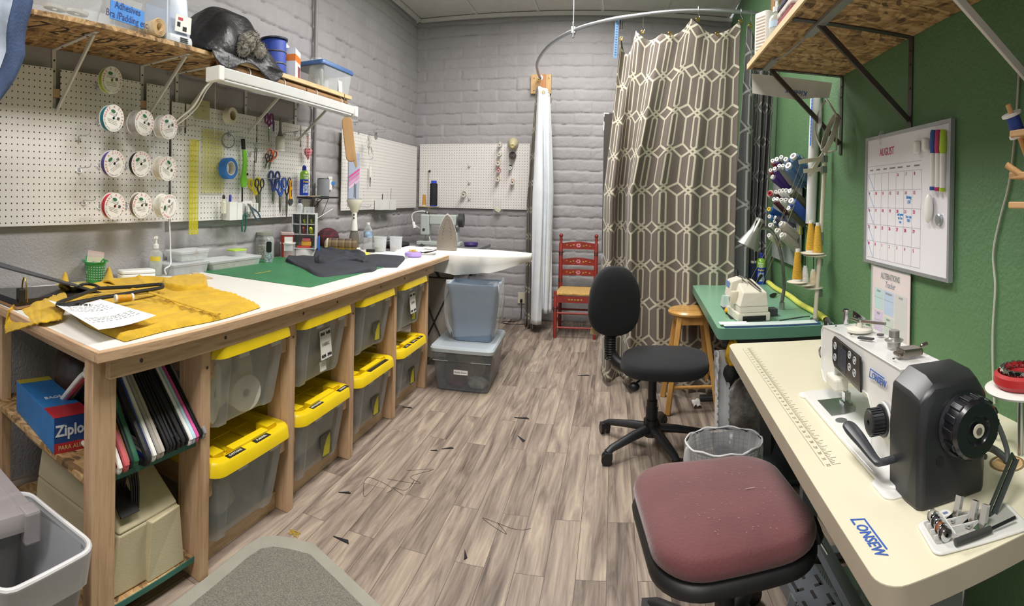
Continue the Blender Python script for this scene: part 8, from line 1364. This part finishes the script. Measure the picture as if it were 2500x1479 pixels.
# wooden stool
hw=wood('honey_wood','#cf9f58','#b98442',2,6,.35); so_=T('wooden_stool','round-topped honey-coloured wooden stool between the black chair and the green desk','stool',(.535,3.58,0))
ob('seat',MB().lathe([(0,.585),(.135,.585),(.155,.595),(.157,.606),(.145,.618),(0,.622)],36),wood('honey_seat','#d2a45e','#bd8a48',0,6,.3),so_); legs=[]
for sx in (-1,1):
    for sy in (-1,1): A=(sx*.085,sy*.085,.584); B=(sx*.165,sy*.165,0); legs.append((A,B)); ob('leg',MB().bar(A,B,.036,.036,(.3,1,0)),hw,so_,smooth=0,bev=.006)
def lp_(i,z): A,B=map(Vector,legs[i]); f=(A.z-z)/A.z; return tuple(A+(B-A)*f)
for i,j,z in ((0,1,.20),(2,3,.20),(0,2,.16),(1,3,.28),(0,2,.30)): ob('rung',MB().cyl(lp_(i,z),lp_(j,z),.011,n=12),hw,so_)
ob('apron',MB().box(-.10,.10,-.105,-.085,.535,.584).box(-.10,.10,.085,.105,.535,.584).box(-.105,-.085,-.085,.085,.535,.584).box(.085,.105,-.085,.085,.535,.584),hw,so_,smooth=0)
# red-brown task chair
rc2=T('task_chair','worn maroon velour task chair without a back, pushed to the cream desk','chair',(.345,1.53,0)); shl=M('shell_black','#1a1a1c',.5); starbase(rc2,.30,.10,2.3,M('base_black',''))
ob('column',MB().lathe([(.03,.11),(.03,.24),(.022,.245),(.022,.39),(0,.39)],20),shl,rc2)
vel=M('maroon_velour','#6a3a3c',.85,var=.10,vs=5,bp=.2,bs=120,sheen=.35); seatp=rot2([(x*(1+.10*(y+.21)),y) for x,y in rrect(.47,.52,.13,8)],.10,-.01,.03)
ob('seat',cushion(seatp,.41,.475,.022),vel,rc2,smooth=75); ob('shell',cushion([(x*1.015,y*1.015) for x,y in seatp],.365,.415,-.01),shl,rc2,smooth=50); ob('tilt_box',MB().box(-.1,.1,-.12,.10,.33,.375),shl,rc2,smooth=0,bev=.008)
lint=MB(); rr=random.Random(3)
for k in range(60): x,y=rr.uniform(-.15,.15),rr.uniform(-.18,.16); lint.at((x,y,.4985-.15*(x*x+y*y)),(0,0,rr.uniform(0,3))).cb(0,0,0,rr.uniform(.002,.006),.0006,.0006)
lint.at((.075,.02,.499),(0,0,.1)).cb(0,0,0,.03,.0016,.0012); ob('lint',lint,M('lint_pale','#c9b3ae',.9),rc2,smooth=0); rc2.children[-1]['kind']='stuff'
ob('tension_knob',MB().at((.235,-.09,.415),(0,PI/2-.3,0)).lathe([(.02,-.01),(.036,-.006),(.040,.006),(.03,.02),(.012,.016),(0,.02)],24),shl,rc2); ob('knob_lever',MB().cyl((.245,-.10,.40),(.27,-.12,.36),.004),chrome,rc2)
# wire waste basket with a liner
wb2=T('waste_basket','black wire-mesh waste basket with a clear liner between the two swivel chairs','bin',(.505,2.315,0)); m=MB(); gauze=M('black_mesh','#222326',.5)
for k in range(40): a=2*PI*k/40; m.cyl((.115*math.cos(a),.10*math.sin(a),.005),(.165*math.cos(a),.135*math.sin(a),.30),.0012,n=4)
for z in np.linspace(.01,.30,18): f=z/.30; r_=.115+.05*f; m.grid(lambda u,v:((r_+.0013*math.cos(2*PI*v))*math.cos(2*PI*u),(r_*.82+.0013*math.cos(2*PI*v))*math.sin(2*PI*u),z+.0013*math.sin(2*PI*v)),40,4,cu=True,cv=True)
ob('mesh',m,gauze,wb2,smooth=0); ob('rim',MB().tube([(.168*math.cos(a),.137*math.sin(a),.302) for a in np.linspace(0,2*PI,41)[:-1]],.005,8,closed=True),gauze,wb2)
def lnr(r_,z,a,sd): return [((r_*(1+a*math.sin(i*2.1+sd)))*math.cos(2*PI*i/44),(r_*.82*(1+a*math.cos(i*1.7+sd)))*math.sin(2*PI*i/44),z+a*.35*math.sin(i*1.3+sd)) for i in range(44)]
ob('liner',MB().add(*loft([lnr(.168,.22,.03,1),lnr(.174,.27,.02,2),lnr(.176,.308,.008,3),lnr(.162,.306,.01,4),lnr(.14,.2,.03,5),lnr(.10,.06,.05,6),lnr(.03,.03,.1,7)],False)),CL('basket_liner','#e3e5e8',.16,.1,.6),wb2,smooth=70); ob('liner_rim',MB().tube([(x,y,z) for x,y,z in lnr(.172,.308,.012,3)],.004,6,closed=True),M('liner_white',''),wb2); ob('liner_knot',MB().sph(-.172,-.05,.255,.016,.014,.06),CL('basket_knot','#dfe0e2',.5,.3,.3),wb2)
# floor mat and scraps
t=T('floor_mat','grey woven anti-fatigue mat with a pale border at the bottom of the view','mat',(-.95,1.30,0)); ap=[(-.325,-.45),(-.345,.30),(-.335,.375),(-.30,.42),(-.24,.45),(-.14,.475),(.02,.41),(.46,.21),(.52,.10),(.50,-.45)]
def matw():
    m,nt,b=_new('woven_mat'); v=N(nt,'ShaderNodeTexVoronoi'); v.inputs['Scale'].default_value=170; nt.links.new(coords(nt,(1,2.2,1),(0,0,.3)),v.inputs['Vector']); nt.links.new(ramp(nt,v.outputs[0],[(.1,hx('#8f8b80')),(.7,hx('#68655d'))]),b.inputs['Base Color']); b.inputs['Roughness'].default_value=.85; bump(nt,b,v.outputs[0],.4,.003); return m
ob('border',MB().prism(ap,.0005,.009),M('mat_border','#9a978c',.8,var=.05,bp=.3,bs=200),t,smooth=0,bev=.003); ob('inset',MB().prism([(x*.86+.005,y*.86) for x,y in ap],.0091,.012),matw(),t,smooth=0)
for k,(px,py,rz,sz) in enumerate(((1425,917,.3,.05),(1275,1021,.1,.05),(1273,1072,-.9,.045),(1093,1095,.6,.035),(1136,1355,-1.2,.03),(835,1318,.0,.04),(1060,1100,.4,.02),(995,995,.2,.035),(842,1203,.5,.03))):
    tag(ob('fabric_scrap',MB().prism([(-sz,0),(sz*.9,-sz*.25),(sz*.6,sz*.2)],.0004,.004),blk,loc=on(px,py,2,.0),rz=rz,smooth=0),'small dark fabric scrap lying on the plank floor','fabric scrap','dark scraps on the floor')
o=tag(ob('thread_bits',(lambda m:([m.tube(bez([(R.uniform(-.03,.03),R.uniform(-.02,.02),.002) for _ in range(4)],5),.0008,4) for _ in range(9)],m)[1])(MB()),M('thread_must2','#b99a2a',.7),loc=on(717,1303,2,.0)),'small tangle of mustard thread on the floor beside the mat','thread'); o['kind']='stuff'
for k,(px,py) in enumerate(((960,1180),(1230,1300),(690,1390),(1010,1160),(900,1190))): tag(ob('loose_thread',MB().tube(bez([(R.uniform(-.12,.12),R.uniform(-.10,.10),.0015) for _ in range(5)],6),.0007,4),black,loc=on(px,py,2,.0)),'loose dark thread curling on the plank floor','thread','loose threads on the floor')
# denim garment hanging off the near end of the left shelf
t=T('denim_garment','blue denim garment with a pink stripe hanging at the upper left edge','garment',(-1.72,.62,1.95)); dn_=M('denim','#46587e',.9,var=.25,vs=9,bp=.4,bs=260,stretch=(1,1,.35))
def dnf(u,v): zz=.10-.50*v; e=.255-.07*max(0,(v-.55))/.45*2.0-.05*(v<.2)*(1-v/.2)+.0; return (.03*math.sin(u*9)+.02*math.sin(v*7),-.40+(.40+e)*u+.012*math.sin(v*11)*u,zz)
ob('cloth',MB().grid(dnf,30,30),dn_,t,smooth=80,solid=.008); ob('pale_fade',MB().grid(lambda u,v:(lambda p:(p[0]+.008,p[1],p[2]))(dnf(.80+.07*u,.12+.60*v)),8,16),M('denim_pale','#a9b3c6',.9,var=.2,vs=12),t,smooth=80); ob('pink_stripe',MB().grid(lambda u,v:(lambda p:(p[0]+.009,p[1],p[2]))(dnf(.66+.03*u+.10*v,.70+.28*v)),4,12),M('stripe_rose','#8e4a6e',.8),t,smooth=80); ob('hanging_loop',MB().tube([(0,-.15,.09),(-.05,-.15,.03),(-.135,-.15,.02)],.004,6),dn_,t)
